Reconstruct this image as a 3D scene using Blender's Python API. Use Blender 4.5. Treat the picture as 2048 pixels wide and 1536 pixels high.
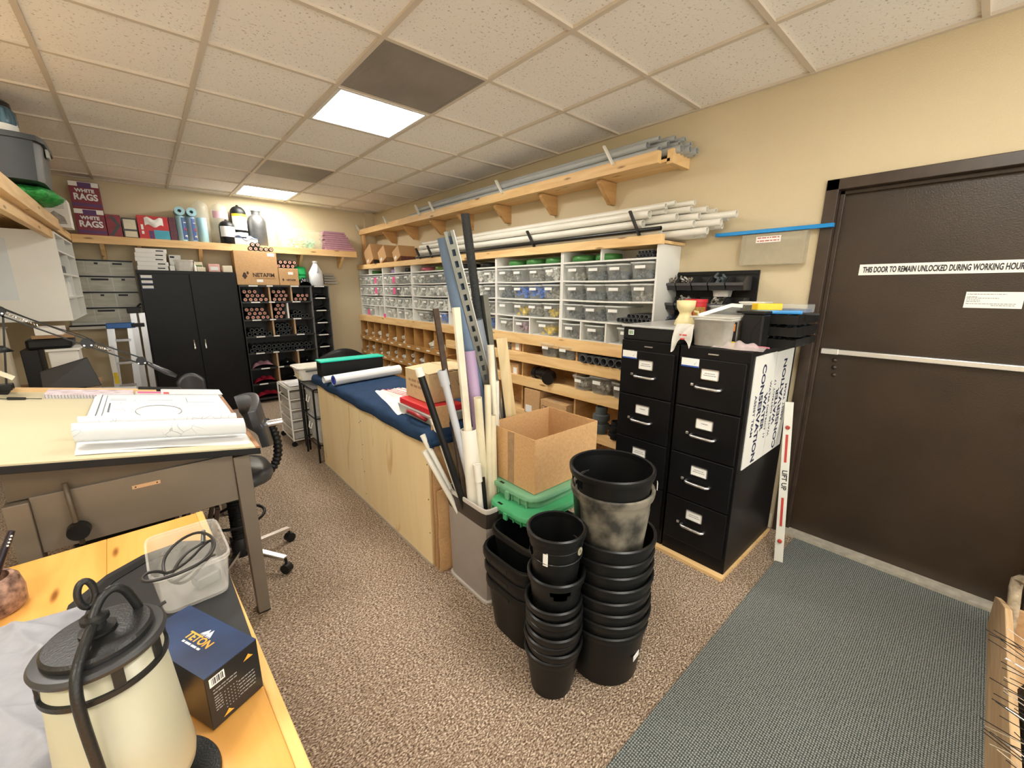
import bpy, bmesh, math, random
from mathutils import Vector, Matrix
random.seed(7)
for o in list(bpy.data.objects): bpy.data.objects.remove(o)
SC=bpy.context.scene; COL=SC.collection
# ---------------------------------------------------------------- camera
cam=bpy.data.cameras.new('camera'); co=bpy.data.objects.new('camera',cam); COL.objects.link(co)
cam.sensor_width=36; cam.lens=14.507; cam.clip_start=.05
co.matrix_world=Matrix(((0.75247,0.14311,-0.64289,0),(-0.65861,0.17022,-0.73298,0),(0.00454,0.97496,0.22234,1.497),(0,0,0,1)))
SC.camera=co
# ---------------------------------------------------------------- world, light, exposure
W=bpy.data.worlds.new('world'); SC.world=W; W.use_nodes=True
W.node_tree.nodes['Background'].inputs[0].default_value=(.9,.88,.8,1); W.node_tree.nodes['Background'].inputs[1].default_value=1.0
SC.view_settings.view_transform='Standard'; SC.view_settings.look='None'; SC.view_settings.gamma=1; SC.view_settings.use_curve_mapping=False
SC.view_settings.exposure=1.85
LAMP=10.5       # strength of the ceiling light diffusers
G=.6136        # ceiling grid pitch across the room
CZ=2.626; XR=2.861; YB=6.55
def gx(i): return i*G-.2256
def gy(k): return (k+3.3632)*.61
# ---------------------------------------------------------------- materials
MC={}
def mat(name,col,rough=.5,metal=0,var=.12,scale=8,bump=0,bscale=60,spec=.5,alpha=1,stretch=None,dark=None,emit=0,coat=0):
    if name in MC: return MC[name]
    m=bpy.data.materials.new(name); m.use_nodes=True; nt=m.node_tree; b=nt.nodes['Principled BSDF']
    b.inputs['Roughness'].default_value=rough; b.inputs['Metallic'].default_value=metal
    b.inputs['Specular IOR Level'].default_value=spec
    if coat: b.inputs['Coat Weight'].default_value=coat
    tc=nt.nodes.new('ShaderNodeTexCoord'); mp=nt.nodes.new('ShaderNodeMapping')
    nt.links.new(tc.outputs['Object'],mp.inputs[0])
    if stretch: mp.inputs['Scale'].default_value=stretch
    n=nt.nodes.new('ShaderNodeTexNoise'); n.inputs['Scale'].default_value=scale; n.inputs['Detail'].default_value=4
    nt.links.new(mp.outputs[0],n.inputs[0])
    r=nt.nodes.new('ShaderNodeValToRGB'); r.color_ramp.elements[0].position=.3; r.color_ramp.elements[1].position=.7
    c=Vector(col); d=Vector(dark) if dark else c*(1-var); l=c*(1+var*.6)
    r.color_ramp.elements[0].color=(*d,1); r.color_ramp.elements[1].color=(min(l[0],1),min(l[1],1),min(l[2],1),1)
    nt.links.new(n.outputs[0],r.inputs[0]); nt.links.new(r.outputs[0],b.inputs['Base Color'])
    if bump:
        n2=nt.nodes.new('ShaderNodeTexNoise'); n2.inputs['Scale'].default_value=bscale; nt.links.new(mp.outputs[0],n2.inputs[0])
        bp=nt.nodes.new('ShaderNodeBump'); bp.inputs['Strength'].default_value=bump; bp.inputs['Distance'].default_value=.01
        nt.links.new(n2.outputs[0],bp.inputs['Height']); nt.links.new(bp.outputs[0],b.inputs['Normal'])
    if emit:
        nt.links.new(r.outputs[0],b.inputs['Emission Color']); b.inputs['Emission Strength'].default_value=emit
    if alpha<1: b.inputs['Alpha'].default_value=alpha
    m['a']=1; MC[name]=m; return m
def wood(name,c1,c2,axis='Y',scale=3,knots=True,rough=.5):
    if name in MC: return MC[name]
    m=bpy.data.materials.new(name); m.use_nodes=True; nt=m.node_tree; b=nt.nodes['Principled BSDF']; b.inputs['Roughness'].default_value=rough
    tc=nt.nodes.new('ShaderNodeTexCoord'); mp=nt.nodes.new('ShaderNodeMapping'); nt.links.new(tc.outputs['Object'],mp.inputs[0])
    s=[6,6,6]; s['XYZ'.index(axis)]=.7; mp.inputs['Scale'].default_value=s
    n=nt.nodes.new('ShaderNodeTexNoise'); n.inputs['Scale'].default_value=scale; n.inputs['Detail'].default_value=6; n.inputs['Distortion'].default_value=.8
    nt.links.new(mp.outputs[0],n.inputs[0])
    r=nt.nodes.new('ShaderNodeValToRGB'); r.color_ramp.elements[0].position=.35; r.color_ramp.elements[1].position=.62
    r.color_ramp.elements[0].color=(*c2,1); r.color_ramp.elements[1].color=(*c1,1)
    nt.links.new(n.outputs[0],r.inputs[0]); out=r.outputs[0]
    if knots:
        v=nt.nodes.new('ShaderNodeTexVoronoi'); v.inputs['Scale'].default_value=1; mp2=nt.nodes.new('ShaderNodeMapping')
        s2=[14,14,14]; s2['XYZ'.index(axis)]=3.2; mp2.inputs['Scale'].default_value=s2
        nt.links.new(tc.outputs['Object'],mp2.inputs[0]); nt.links.new(mp2.outputs[0],v.inputs[0])
        r2=nt.nodes.new('ShaderNodeValToRGB'); r2.color_ramp.elements[0].position=.07; r2.color_ramp.elements[1].position=.16
        r2.color_ramp.elements[0].color=(.22,.12,.05,1); r2.color_ramp.elements[1].color=(1,1,1,1)
        nt.links.new(v.outputs['Distance'],r2.inputs[0])
        mx=nt.nodes.new('ShaderNodeMix'); mx.data_type='RGBA'; mx.blend_type='MULTIPLY'; mx.inputs[0].default_value=.85
        nt.links.new(out,mx.inputs[6]); nt.links.new(r2.outputs[0],mx.inputs[7]); out=mx.outputs[2]
    nt.links.new(out,b.inputs['Base Color']); MC[name]=m; return m
def plastic(name,col,a=.35,rough=.25):
    """thin clear moulded plastic: mostly see-through, with its own sheen"""
    if name in MC: return MC[name]
    m=bpy.data.materials.new(name); m.use_nodes=True; nt=m.node_tree; b=nt.nodes['Principled BSDF']
    b.inputs['Base Color'].default_value=(*col,1); b.inputs['Roughness'].default_value=rough
    tc=nt.nodes.new('ShaderNodeTexCoord'); n=nt.nodes.new('ShaderNodeTexNoise'); n.inputs['Scale'].default_value=25
    nt.links.new(tc.outputs['Object'],n.inputs[0])
    mr=nt.nodes.new('ShaderNodeMapRange'); mr.inputs[3].default_value=a*.75; mr.inputs[4].default_value=a*1.25
    nt.links.new(n.outputs[0],mr.inputs[0]); nt.links.new(mr.outputs[0],b.inputs['Alpha'])
    MC[name]=m; return m
def text_mat(name,col): return mat(name,col,.6,0,.05)
# ---------------------------------------------------------------- mesh builder
class MB:
    def __init__(s): s.bm=bmesh.new()
    def _add(s,vs,fs):
        v=[s.bm.verts.new(p) for p in vs]
        for f in fs:
            try: s.bm.faces.new([v[i] for i in f])
            except ValueError: pass
        return s
    def hexa(s,p): return s._add(p,[(0,3,2,1),(4,5,6,7),(0,1,5,4),(1,2,6,5),(2,3,7,6),(3,0,4,7)])
    def box(s,x0,x1,y0,y1,z0,z1):
        if x0>x1:x0,x1=x1,x0
        if y0>y1:y0,y1=y1,y0
        if z0>z1:z0,z1=z1,z0
        return s.hexa([(x0,y0,z0),(x1,y0,z0),(x1,y1,z0),(x0,y1,z0),(x0,y0,z1),(x1,y0,z1),(x1,y1,z1),(x0,y1,z1)])
    def obox(s,c,size,rz=0,rx=0,ry=0):
        M=Matrix.Translation(c)@Matrix.Rotation(rz,4,'Z')@Matrix.Rotation(rx,4,'X')@Matrix.Rotation(ry,4,'Y')
        a,b,d=[q/2 for q in size]
        return s.hexa([tuple(M@Vector(p)) for p in [(-a,-b,-d),(a,-b,-d),(a,b,-d),(-a,b,-d),(-a,-b,d),(a,-b,d),(a,b,d),(-a,b,d)]])
    def bar(s,p,q,w,h,up=(0,0,1)):
        p=Vector(p);q=Vector(q);d=(q-p).normalized();u=Vector(up); sd=d.cross(u)
        if sd.length<1e-4: sd=d.cross(Vector((1,0,0)))
        sd.normalize();u=sd.cross(d)
        a=sd*w/2;b=u*h/2
        return s.hexa([tuple(x) for x in (p-a-b,p+a-b,q+a-b,q-a-b,p-a+b,p+a+b,q+a+b,q-a+b)])
    def cone(s,p,q,r0,r1=None,n=16,cap=True):
        p=Vector(p);q=Vector(q);r1=r0 if r1 is None else r1
        d=(q-p).normalized(); a=d.orthogonal().normalized(); b=d.cross(a)
        vs=[];N=n
        for c,r in((p,r0),(q,r1)):
            for i in range(n):
                t=2*math.pi*i/n; vs.append(tuple(c+(a*math.cos(t)+b*math.sin(t))*r))
        fs=[(i,(i+1)%n,N+(i+1)%n,N+i) for i in range(n)]
        if cap: fs+= [tuple(range(n-1,-1,-1)),tuple(range(N,2*N))]
        return s._add(vs,fs)
    def pipe(s,p,q,r,t=None,n=14):
        """hollow pipe"""
        t=t or r*.18; p=Vector(p);q=Vector(q); d=(q-p).normalized(); a=d.orthogonal().normalized(); b=d.cross(a); vs=[]
        for c,rr in((p,r),(q,r),(q,r-t),(p,r-t)):
            for i in range(n):
                u=2*math.pi*i/n; vs.append(tuple(c+(a*math.cos(u)+b*math.sin(u))*rr))
        fs=[]
        for k in range(4):
            o=k*n;e=((k+1)%4)*n
            fs+=[(o+i,o+(i+1)%n,e+(i+1)%n,e+i) for i in range(n)]
        return s._add(vs,fs)
    def lathe(s,prof,c=(0,0,0),n=28,sx=1,sy=1,sq=2,rot=None):
        """prof: (r,z) list; sq>2 gives rounded-square section; closed on axis where r==0"""
        c=Vector(c); vs=[];k=len(prof)
        for r,z in prof:
            for i in range(n):
                t=2*math.pi*i/n; ct,st=math.cos(t),math.sin(t)
                f=(abs(ct)**sq+abs(st)**sq)**(-1/sq)
                v=Vector((ct*f*r*sx,st*f*r*sy,z))
                if rot is not None: v=rot@v
                vs.append(tuple(c+v))
        fs=[(j*n+i,j*n+(i+1)%n,(j+1)*n+(i+1)%n,(j+1)*n+i) for j in range(k-1) for i in range(n)]
        s._add(vs,fs); bmesh.ops.remove_doubles(s.bm,verts=s.bm.verts,dist=1e-6) if any(r==0 for r,z in prof) else None
        return s
    def tube(s,pts,r,n=8,closed=False):
        pts=[Vector(p) for p in pts]; k=len(pts); vs=[]; a=None
        for i,p in enumerate(pts):
            if closed: d=pts[(i+1)%k]-pts[i-1]
            else: d=pts[min(i+1,k-1)]-pts[max(i-1,0)]
            d.normalize()
            if a is None: a=d.orthogonal().normalized()
            else: a=(a-d*a.dot(d)).normalized()
            b=d.cross(a); rr=r[i] if isinstance(r,(list,tuple)) else r
            for j in range(n):
                t=2*math.pi*j/n; vs.append(tuple(p+(a*math.cos(t)+b*math.sin(t))*rr))
        m=k if closed else k-1
        fs=[(i*n+j,i*n+(j+1)%n,((i+1)%k)*n+(j+1)%n,((i+1)%k)*n+j) for i in range(m) for j in range(n)]
        if not closed: fs+=[tuple(range(n-1,-1,-1)),tuple(range((k-1)*n,k*n))]
        return s._add(vs,fs)
    def poly(s,pts,vec):
        n=len(pts); v=Vector(vec)
        return s._add([tuple(p) for p in pts]+[tuple(Vector(p)+v) for p in pts],
            [tuple(range(n-1,-1,-1)),tuple(range(n,2*n))]+[(i,(i+1)%n,n+(i+1)%n,n+i) for i in range(n)])
    def grid(s,nx,ny,f):
        vs=[tuple(f(i/nx,j/ny)) for j in range(ny+1) for i in range(nx+1)]
        return s._add(vs,[(j*(nx+1)+i,j*(nx+1)+i+1,(j+1)*(nx+1)+i+1,(j+1)*(nx+1)+i) for j in range(ny) for i in range(nx)])
    def build(s,name,m,parent=None,bevel=0,smooth=False,solid=0,sub=0):
        off=Vector((0,0,0))
        if parent is not None:
            q=parent
            while q.parent is not None: q=q.parent
            off=Vector(q.get('_loc',(0,0,0)))
        bmesh.ops.recalc_face_normals(s.bm,faces=s.bm.faces)
        for v in s.bm.verts: v.co-=off
        me=bpy.data.meshes.new(name); s.bm.to_mesh(me); s.bm.free()
        if smooth:
            for p in me.polygons: p.use_smooth=True
        me.materials.append(m); o=bpy.data.objects.new(name,me); COL.objects.link(o)
        if parent is not None: o.parent=parent
        if solid:
            md=o.modifiers.new('s','SOLIDIFY'); md.thickness=solid; md.offset=0
        if sub:
            md=o.modifiers.new('d','SUBSURF'); md.levels=sub; md.render_levels=sub
        if bevel:
            md=o.modifiers.new('b','BEVEL'); md.width=bevel; md.segments=2; md.limit_method='ANGLE'; md.angle_limit=.6
        if smooth and (bevel or smooth=='e'):
            md=o.modifiers.new('e','EDGE_SPLIT'); md.split_angle=.7
        return o
def T(name,label,cat,loc=(0,0,0),group=None):
    o=bpy.data.objects.new(name,None); COL.objects.link(o); o.location=loc; o['_loc']=tuple(loc); o.empty_display_size=.05
    o['label']=label; o['category']=cat
    if group: o['group']=group
    return o
def tag(o,label,cat,group=None,kind=None):
    o['label']=label; o['category']=cat
    if group: o['group']=group
    if kind: o['kind']=kind
    return o
def S(o): o['kind']='structure'; return o
def dup(root,loc,label=None,rz=None,group=None,scale=None):
    r=root.copy(); COL.objects.link(r); r.location=loc; r['_loc']=tuple(loc)
    if label: r['label']=label
    if group: r['group']=group
    if rz is not None: r.rotation_euler=(0,0,rz)
    if scale: r.scale=scale
    for ch in root.children:
        c=ch.copy(); COL.objects.link(c); c.parent=r
        for g in ch.children:
            d=g.copy(); COL.objects.link(d); d.parent=c
    return r
def text(name,body,size,m,origin,xdir,ydir,parent=None,ext=.0006,sx=1,bold=0,align='CENTER'):
    """lettering as thin raised mesh; xdir reading direction, ydir up of the letters"""
    cu=bpy.data.curves.new(name,'FONT'); cu.body=body; cu.size=size; cu.extrude=ext; cu.align_x=align; cu.align_y='CENTER'; cu.offset=bold; cu.resolution_u=3
    to=bpy.data.objects.new(name,cu); me=bpy.data.meshes.new_from_object(to); bpy.data.objects.remove(to); bpy.data.curves.remove(cu)
    x=Vector(xdir).normalized();y=Vector(ydir);y=(y-x*y.dot(x)).normalized();z=x.cross(y)
    o3=Vector(origin); off=Vector((0,0,0))
    if parent is not None:
        q=parent
        while q.parent is not None: q=q.parent
        off=Vector(q.get('_loc',(0,0,0)))
    for v in me.vertices: v.co=o3-off+x*v.co.x*sx+y*v.co.y+z*(v.co.z+ext)
    me.materials.clear(); me.materials.append(m)
    o=bpy.data.objects.new(name,me); COL.objects.link(o)
    if parent is not None: o.parent=parent
    return o
def tub_mesh(w,d,h,t=.003,taper=.88,lip=.006,cx=0,cy=0,z0=0,n=28,sq=7):
    """open moulded tub, rounded-rectangle section, w along x, d along y"""
    m=MB(); r=.5
    m.lathe([(0,0),(r*taper*.97,0),(r*taper,.004),(r*.985,h-lip*2),(r*.985+lip/w,h-lip*2),(r*.985+lip/w,h),(r*.985-t/w*1.2,h),(r*taper-t/w,t+.001),(0,t+.001)],(cx,cy,z0),n,sx=w,sy=d,sq=sq)
    return m
def marks(name,m,origin,xdir,ydir,rows,parent=None,h=.003,ext=.0004,seed=1):
    """print too small to read: broken dashes, rows of (x start, x end, y)"""
    x=Vector(xdir).normalized();y=Vector(ydir);y=(y-x*y.dot(x)).normalized();z=x.cross(y);o3=Vector(origin);rn=random.Random(seed);b=MB()
    for (a,e,yy) in rows:
        p=a
        while p<e:
            l=min(e-p,h*rn.uniform(1.2,4.5)); q=[o3+x*u+y*(yy+v)+z*w for w in(0,ext) for (u,v) in((p,0),(p+l,0),(p+l,h),(p,h))]
            b.hexa([tuple(k) for k in q]); p+=l+h*.7
    o=b.build(name,m,parent); o['kind']='stuff'; return o
# colours
M_wall=mat('beige_wall_paint',(.66,.56,.37),.75,var=.03,scale=2,bump=.25,bscale=220)
M_pine=wood('pine_board_y',(.86,.60,.29),(.74,.46,.19),'Y'); M_pinex=wood('pine_board_x',(.82,.56,.27),(.70,.43,.18),'X'); M_pinez=wood('pine_board_z',(.66,.40,.18),(.52,.28,.10),'Z')
M_mel=mat('white_melamine',(.80,.80,.76),.4,var=.02)
M_blk=mat('black_painted_steel',(.006,.006,.007),.38,var=.2,spec=.22)
M_bpl=mat('black_plastic',(.009,.0095,.010),.42,var=.3,spec=.3)
M_chr=mat('chrome',(.75,.75,.77),.22,1,var=.04)
M_lab=mat('paper_label',(.85,.85,.82),.6,var=.03)
M_card=mat('cardboard',(.56,.34,.16),.8,var=.12,scale=90)
M_cardd=mat('brown_cardboard_dark',(.34,.21,.11),.8,var=.15,scale=30)
M_clear=plastic('clear_plastic',(.80,.84,.82),.20)
M_wpvc=mat('white_pvc',(.82,.80,.72),.35,var=.05,scale=4)
M_gpvc=mat('grey_pvc',(.36,.38,.40),.35,var=.08)
M_gpvcd=mat('dark_grey_pvc',(.09,.095,.10),.35,var=.2)
M_ink=text_mat('dark_ink',(.02,.02,.03))
# ---------------------------------------------------------------- room shell
def carpet():
    m=bpy.data.materials.new('brown_speckled_carpet'); m.use_nodes=True; nt=m.node_tree; b=nt.nodes['Principled BSDF']; b.inputs['Roughness'].default_value=.95; b.inputs['Specular IOR Level'].default_value=.1
    tc=nt.nodes.new('ShaderNodeTexCoord'); mp=nt.nodes.new('ShaderNodeMapping'); mp.inputs['Scale'].default_value=(1,1.7,1); nt.links.new(tc.outputs['Object'],mp.inputs[0])
    v=nt.nodes.new('ShaderNodeTexVoronoi'); v.inputs['Scale'].default_value=115; nt.links.new(mp.outputs[0],v.inputs[0])
    n=nt.nodes.new('ShaderNodeTexNoise'); n.inputs['Scale'].default_value=110; n.inputs['Detail'].default_value=3; nt.links.new(mp.outputs[0],n.inputs[0])
    r=nt.nodes.new('ShaderNodeValToRGB'); e=r.color_ramp.elements; e[0].position=.36; e[0].color=(.15,.105,.075,1); e[1].position=.64; e[1].color=(.82,.71,.57,1)
    x=e.new(.5); x.color=(.44,.335,.245,1)
    nt.links.new(n.outputs[0],r.inputs[0])
    r3=nt.nodes.new('ShaderNodeValToRGB'); r3.color_ramp.elements[0].color=(1,1,1,1); r3.color_ramp.elements[0].position=.25; r3.color_ramp.elements[1].color=(.42,.36,.32,1); r3.color_ramp.elements[1].position=.75
    nt.links.new(v.outputs['Distance'],r3.inputs[0])
    mx=nt.nodes.new('ShaderNodeMix'); mx.data_type='RGBA'; mx.blend_type='MULTIPLY'; mx.inputs[0].default_value=.8
    nt.links.new(r.outputs[0],mx.inputs[6]); nt.links.new(r3.outputs[0],mx.inputs[7]); nt.links.new(mx.outputs[2],b.inputs['Base Color'])
    bp=nt.nodes.new('ShaderNodeBump'); bp.inputs['Strength'].default_value=.8; bp.inputs['Distance'].default_value=.006; bp.invert=True; nt.links.new(v.outputs['Distance'],bp.inputs['Height']); nt.links.new(bp.outputs[0],b.inputs['Normal'])
    return m
S(MB().box(-1.6,2.9,-2.6,YB,-.05,0).build('floor',carpet()))
def ceil_mat():
    m=bpy.data.materials.new('pitted_ceiling_tile'); m.use_nodes=True; nt=m.node_tree; b=nt.nodes['Principled BSDF']; b.inputs['Roughness'].default_value=.9
    tc=nt.nodes.new('ShaderNodeTexCoord'); n=nt.nodes.new('ShaderNodeTexNoise'); n.inputs['Scale'].default_value=75; n.inputs['Detail'].default_value=2; nt.links.new(tc.outputs['Object'],n.inputs[0])
    r=nt.nodes.new('ShaderNodeValToRGB'); e=r.color_ramp.elements; e[0].position=.30; e[0].color=(.55,.50,.44,1); e[1].position=.38; e[1].color=(.93,.89,.84,1)
    nt.links.new(n.outputs[0],r.inputs[0]); nt.links.new(r.outputs[0],b.inputs['Base Color'])
    bp=nt.nodes.new('ShaderNodeBump'); bp.inputs['Strength'].default_value=.3; bp.inputs['Distance'].default_value=.004; nt.links.new(n.outputs[0],bp.inputs['Height']); nt.links.new(bp.outputs[0],b.inputs['Normal'])
    return m
S(MB().box(-1.6,2.95,-2.6,YB,CZ+.012,CZ+.06).build('ceiling',ceil_mat()))
g=MB(); w=.012
for i in range(-2,5): g.box(gx(i)-w,gx(i)+w,-2.6,YB,CZ-.001,CZ+.012)
for k in range(-7,8):
    if gy(k)<YB: g.box(-1.6,XR,gy(k)-w,gy(k)+w,CZ,CZ+.0125)
g.box(XR-.022,XR,-2.6,YB,CZ-.002,CZ+.0125); g.box(-1.6,XR,YB-.022,YB,CZ-.002,CZ+.0125)
S(g.build('trim_1',mat('ceiling_grid_metal',(.66,.58,.48),.5,var=.03)))
DY0,DY1,DZ=-.33,.634,2.02   # door opening
r=MB(); r.box(XR,XR+.16,.66,YB+.1,0,CZ+.05).box(XR,XR+.16,-2.6,-.36,0,CZ+.05).box(XR,XR+.16,-.36,.66,2.05,CZ+.05)
S(r.build('wall_right',M_wall))
S(MB().box(-1.7,XR,YB,YB+.1,0,CZ+.05).build('wall_back',M_wall))
S(MB().box(-1.7,-1.6,-2.6,YB+.1,0,CZ+.05).build('wall_left',M_wall))
# wall behind the camera left out so world light fills the room
S(MB().box(2.70,XR,YB-.06,YB,2.0,CZ).build('trim_2',M_wall))   # boxed pipe in the corner
M_base=mat('cream_rubber_baseboard',(.62,.56,.43),.6,var=.05)
S(MB().box(XR-.012,XR,.70,1.40,0,.10).box(XR-.012,XR,-2.6,-.40,0,.10).build('baseboard_right',M_base))
S(MB().box(-1.6,XR,YB-.012,YB,0,.10).build('baseboard_back',M_base))
# door
M_door=mat('dark_brown_door_paint',(.033,.020,.012),.40,var=.25,scale=3,bump=.12,bscale=150)
M_frame=mat('dark_brown_frame_paint',(.046,.030,.021),.38,var=.25,scale=12)
f=MB(); 
for y0,y1 in((.634,.691),(-.39,-.33)): f.box(XR-.018,XR+.14,y0,y1,0,2.075)
f.box(XR-.018,XR+.14,-.39,.691,DZ,2.075)
f.box(XR+.03,XR+.05,.612,.634,0,DZ).box(XR+.03,XR+.05,-.33,-.308,0,DZ).box(XR+.03,XR+.05,-.33,.634,DZ-.02,DZ)
S(f.build('trim_3',M_frame,bevel=.003))
door=S(MB().box(XR+.052,XR+.097,-.327,.631,.02,DZ-.004).build('door_1',M_door))
DX=XR+.052
b=MB().box(DX-.03,DX,-.31,.60,1.152,1.178); b.box(DX-.034,DX-.004,.52,.60,1.150,1.180); b.build('push_bar',mat('satin_aluminium',(.72,.72,.70),.3,.6,var=.03),door,bevel=.003)
b=MB()
for k,z in enumerate((1.115,1.075,1.032)): b.lathe([(0,.012),(.006,.011),(.011,.006),(.013,0)],(DX,.535-.004*k,z),16,rot=Matrix.Rotation(-math.pi/2,3,'Y'))
b.build('bolt_head',M_frame,door,smooth=True)
b=MB(); ry=Matrix.Rotation(-math.pi/2,3,'Y')
b.lathe([(.034,0),(.034,.006),(.012,.012),(.012,.035),(.024,.042),(.028,.055),(.024,.068),(0,.072)],(DX,-.235,.943),24,rot=ry); b.build('door_handle',M_chr,door,smooth=True)
b=MB().box(DX-.002,DX,-.34+.06,.50,1.582,1.637); sg=b.build('door_sign',mat('white_sign_plastic',(.86,.86,.82),.35,var=.02),door)
text('sign_lettering','THIS DOOR TO REMAIN UNLOCKED DURING WORKING HOURS',.040,M_ink,(DX-.0022,.484,1.608),(0,-1,0),(0,0,1),sg,sx=.475,bold=.0012,align='LEFT')
b=MB().box(DX-.0015,DX,-.09,.088,1.425,1.498); sg=b.build('posted_notice',M_lab,door)
marks('notice_print',mat('notice_ink',(.25,.25,.25),.6),(DX-.0016,.083,1.44),(0,-1,0),(0,0,1),[(0,.12,.046),(0,.035,.034),(0,.10,.028),(0,.045,.020),(0,.045,.013),(0,.155,.003),(.08,.15,-.004)],sg,h=.0028)
S(MB().box(XR-.03,XR+.05,-.33,.634,0,.022).build('trim_4',mat('worn_aluminium_threshold',(.60,.56,.47),.45,.3,var=.2,scale=30)))
# entrance mat
def mat_runner():
    m=bpy.data.materials.new('grey_ribbed_matting'); m.use_nodes=True; nt=m.node_tree; b=nt.nodes['Principled BSDF']; b.inputs['Roughness'].default_value=.9; b.inputs['Specular IOR Level'].default_value=.15
    tc=nt.nodes.new('ShaderNodeTexCoord')
    w1=nt.nodes.new('ShaderNodeTexWave'); w1.bands_direction='X'; w1.inputs['Scale'].default_value=32; w1.inputs['Distortion'].default_value=.6
    w2=nt.nodes.new('ShaderNodeTexWave'); w2.bands_direction='Y'; w2.inputs['Scale'].default_value=42; w2.inputs['Distortion'].default_value=.8
    n=nt.nodes.new('ShaderNodeTexNoise'); n.inputs['Scale'].default_value=160
    for q in(w1,w2,n): nt.links.new(tc.outputs['Object'],q.inputs[0])
    ad=nt.nodes.new('ShaderNodeMath'); ad.operation='MULTIPLY'; nt.links.new(w1.outputs['Fac'],ad.inputs[0]); nt.links.new(w2.outputs['Fac'],ad.inputs[1])
    a2=nt.nodes.new('ShaderNodeMath'); a2.operation='ADD'; nt.links.new(ad.outputs[0],a2.inputs[0]); nt.links.new(n.outputs[0],a2.inputs[1])
    r=nt.nodes.new('ShaderNodeValToRGB'); e=r.color_ramp.elements; e[0].position=.42; e[0].color=(.04,.05,.048,1); e[1].position=1.25/1.3; e[1].color=(.34,.35,.33,1); x=e.new(.7); x.color=(.125,.145,.14,1)
    nt.links.new(a2.outputs[0],r.inputs[0]); nt.links.new(r.outputs[0],b.inputs['Base Color'])
    bp=nt.nodes.new('ShaderNodeBump'); bp.inputs['Strength'].default_value=.6; bp.inputs['Distance'].default_value=.004; nt.links.new(ad.outputs[0],bp.inputs['Height']); nt.links.new(bp.outputs[0],b.inputs['Normal'])
    return m
tag(MB().box(.55,XR-.035,-2.2,.562,0,.007).build('entrance_mat',mat_runner()),'dark grey ribbed entrance mat lying in front of the brown door','mat')
# ---------------------------------------------------------------- ceiling lights and vents
M_dif=bpy.data.materials.new('lit_diffuser'); M_dif.use_nodes=True; nt=M_dif.node_tree
bs=nt.nodes['Principled BSDF']; tc=nt.nodes.new('ShaderNodeTexCoord'); ck=nt.nodes.new('ShaderNodeTexNoise'); ck.inputs['Scale'].default_value=90; nt.links.new(tc.outputs['Object'],ck.inputs[0])
rr=nt.nodes.new('ShaderNodeValToRGB'); rr.color_ramp.elements[0].color=(1,.95,.86,1); rr.color_ramp.elements[1].color=(1,.97,.9,1); nt.links.new(ck.outputs[0],rr.inputs[0]); nt.links.new(rr.outputs[0],bs.inputs['Emission Color'])
bs.inputs['Emission Strength'].default_value=LAMP; bs.inputs['Base Color'].default_value=(.9,.9,.88,1)
def light(i,k,label,grp=None):
    x0,x1,y0,y1=gx(i)+.013,gx(i+1)-.013,gy(k)+.013,gy(k+1)-.013
    t=T('ceiling_light',label,'light',((x0+x1)/2,(y0+y1)/2,CZ),grp)
    f=MB(); w=.022
    f.box(x0,x0+w,y0,y1,CZ-.003,CZ+.011).box(x1-w,x1,y0,y1,CZ-.003,CZ+.011).box(x0+w,x1-w,y0,y0+w,CZ-.003,CZ+.011).box(x0+w,x1-w,y1-w,y1,CZ-.003,CZ+.011)
    f.build('frame',mat('white_light_frame',(.75,.72,.66),.4,var=.02),t)
    MB().box(x0+w,x1-w,y0+w,y1-w,CZ+.002,CZ+.008).build('diffuser',M_dif,t)
light(2,1,'large lit square ceiling light above the filing area, nearer the camera')
light(2,6,'smaller-looking lit ceiling light far back above the blue plastic rolls')
def vent_mat():
    m=mat('perforated_grey_metal',(.30,.27,.245),.5,.3,var=.15,scale=3); nt=m.node_tree; b=nt.nodes['Principled BSDF']
    tc=nt.nodes.new('ShaderNodeTexCoord'); v=nt.nodes.new('ShaderNodeTexVoronoi'); v.inputs['Scale'].default_value=130; v.inputs['Randomness'].default_value=0; nt.links.new(tc.outputs['Object'],v.inputs[0])
    bp=nt.nodes.new('ShaderNodeBump'); bp.inputs['Strength'].default_value=.8; bp.inputs['Distance'].default_value=.004; nt.links.new(v.outputs['Distance'],bp.inputs['Height']); nt.links.new(bp.outputs[0],b.inputs['Normal']); return m
M_vent=vent_mat()
for i,k,l in((2,0,'large grey perforated ceiling vent beside the nearer lit light'),(2,4,'small grey metal ceiling vent panel in front of the far light')):
    x0,x1,y0,y1=gx(i)+.013,gx(i+1)-.013,gy(k)+.013,gy(k+1)-.013
    t=T('ceiling_vent',l,'vent',((x0+x1)/2,(y0+y1)/2,CZ))
    MB().box(x0+.015,x1-.015,y0+.015,y1-.015,CZ+.001,CZ+.010).build('perforated_panel',M_vent,t)
    f=MB(); w=.014
    f.box(x0,x0+w,y0,y1,CZ,CZ+.011).box(x1-w,x1,y0,y1,CZ,CZ+.011).box(x0+w,x1-w,y0,y0+w,CZ,CZ+.011).box(x0+w,x1-w,y1-w,y1,CZ,CZ+.011); f.build('vent_frame',M_vent,t)
light(2,-4,'lit square ceiling light overhead behind the camera near the door')
light(-2,-4,'added fill light panel behind the camera above the workbench, out of view')  # added out of view to brighten the dim left side
light(-1,0,'added fill light panel over the drafting table, just above the view')  # extra unseen panel, put in as fill for the left ceiling and table
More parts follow.
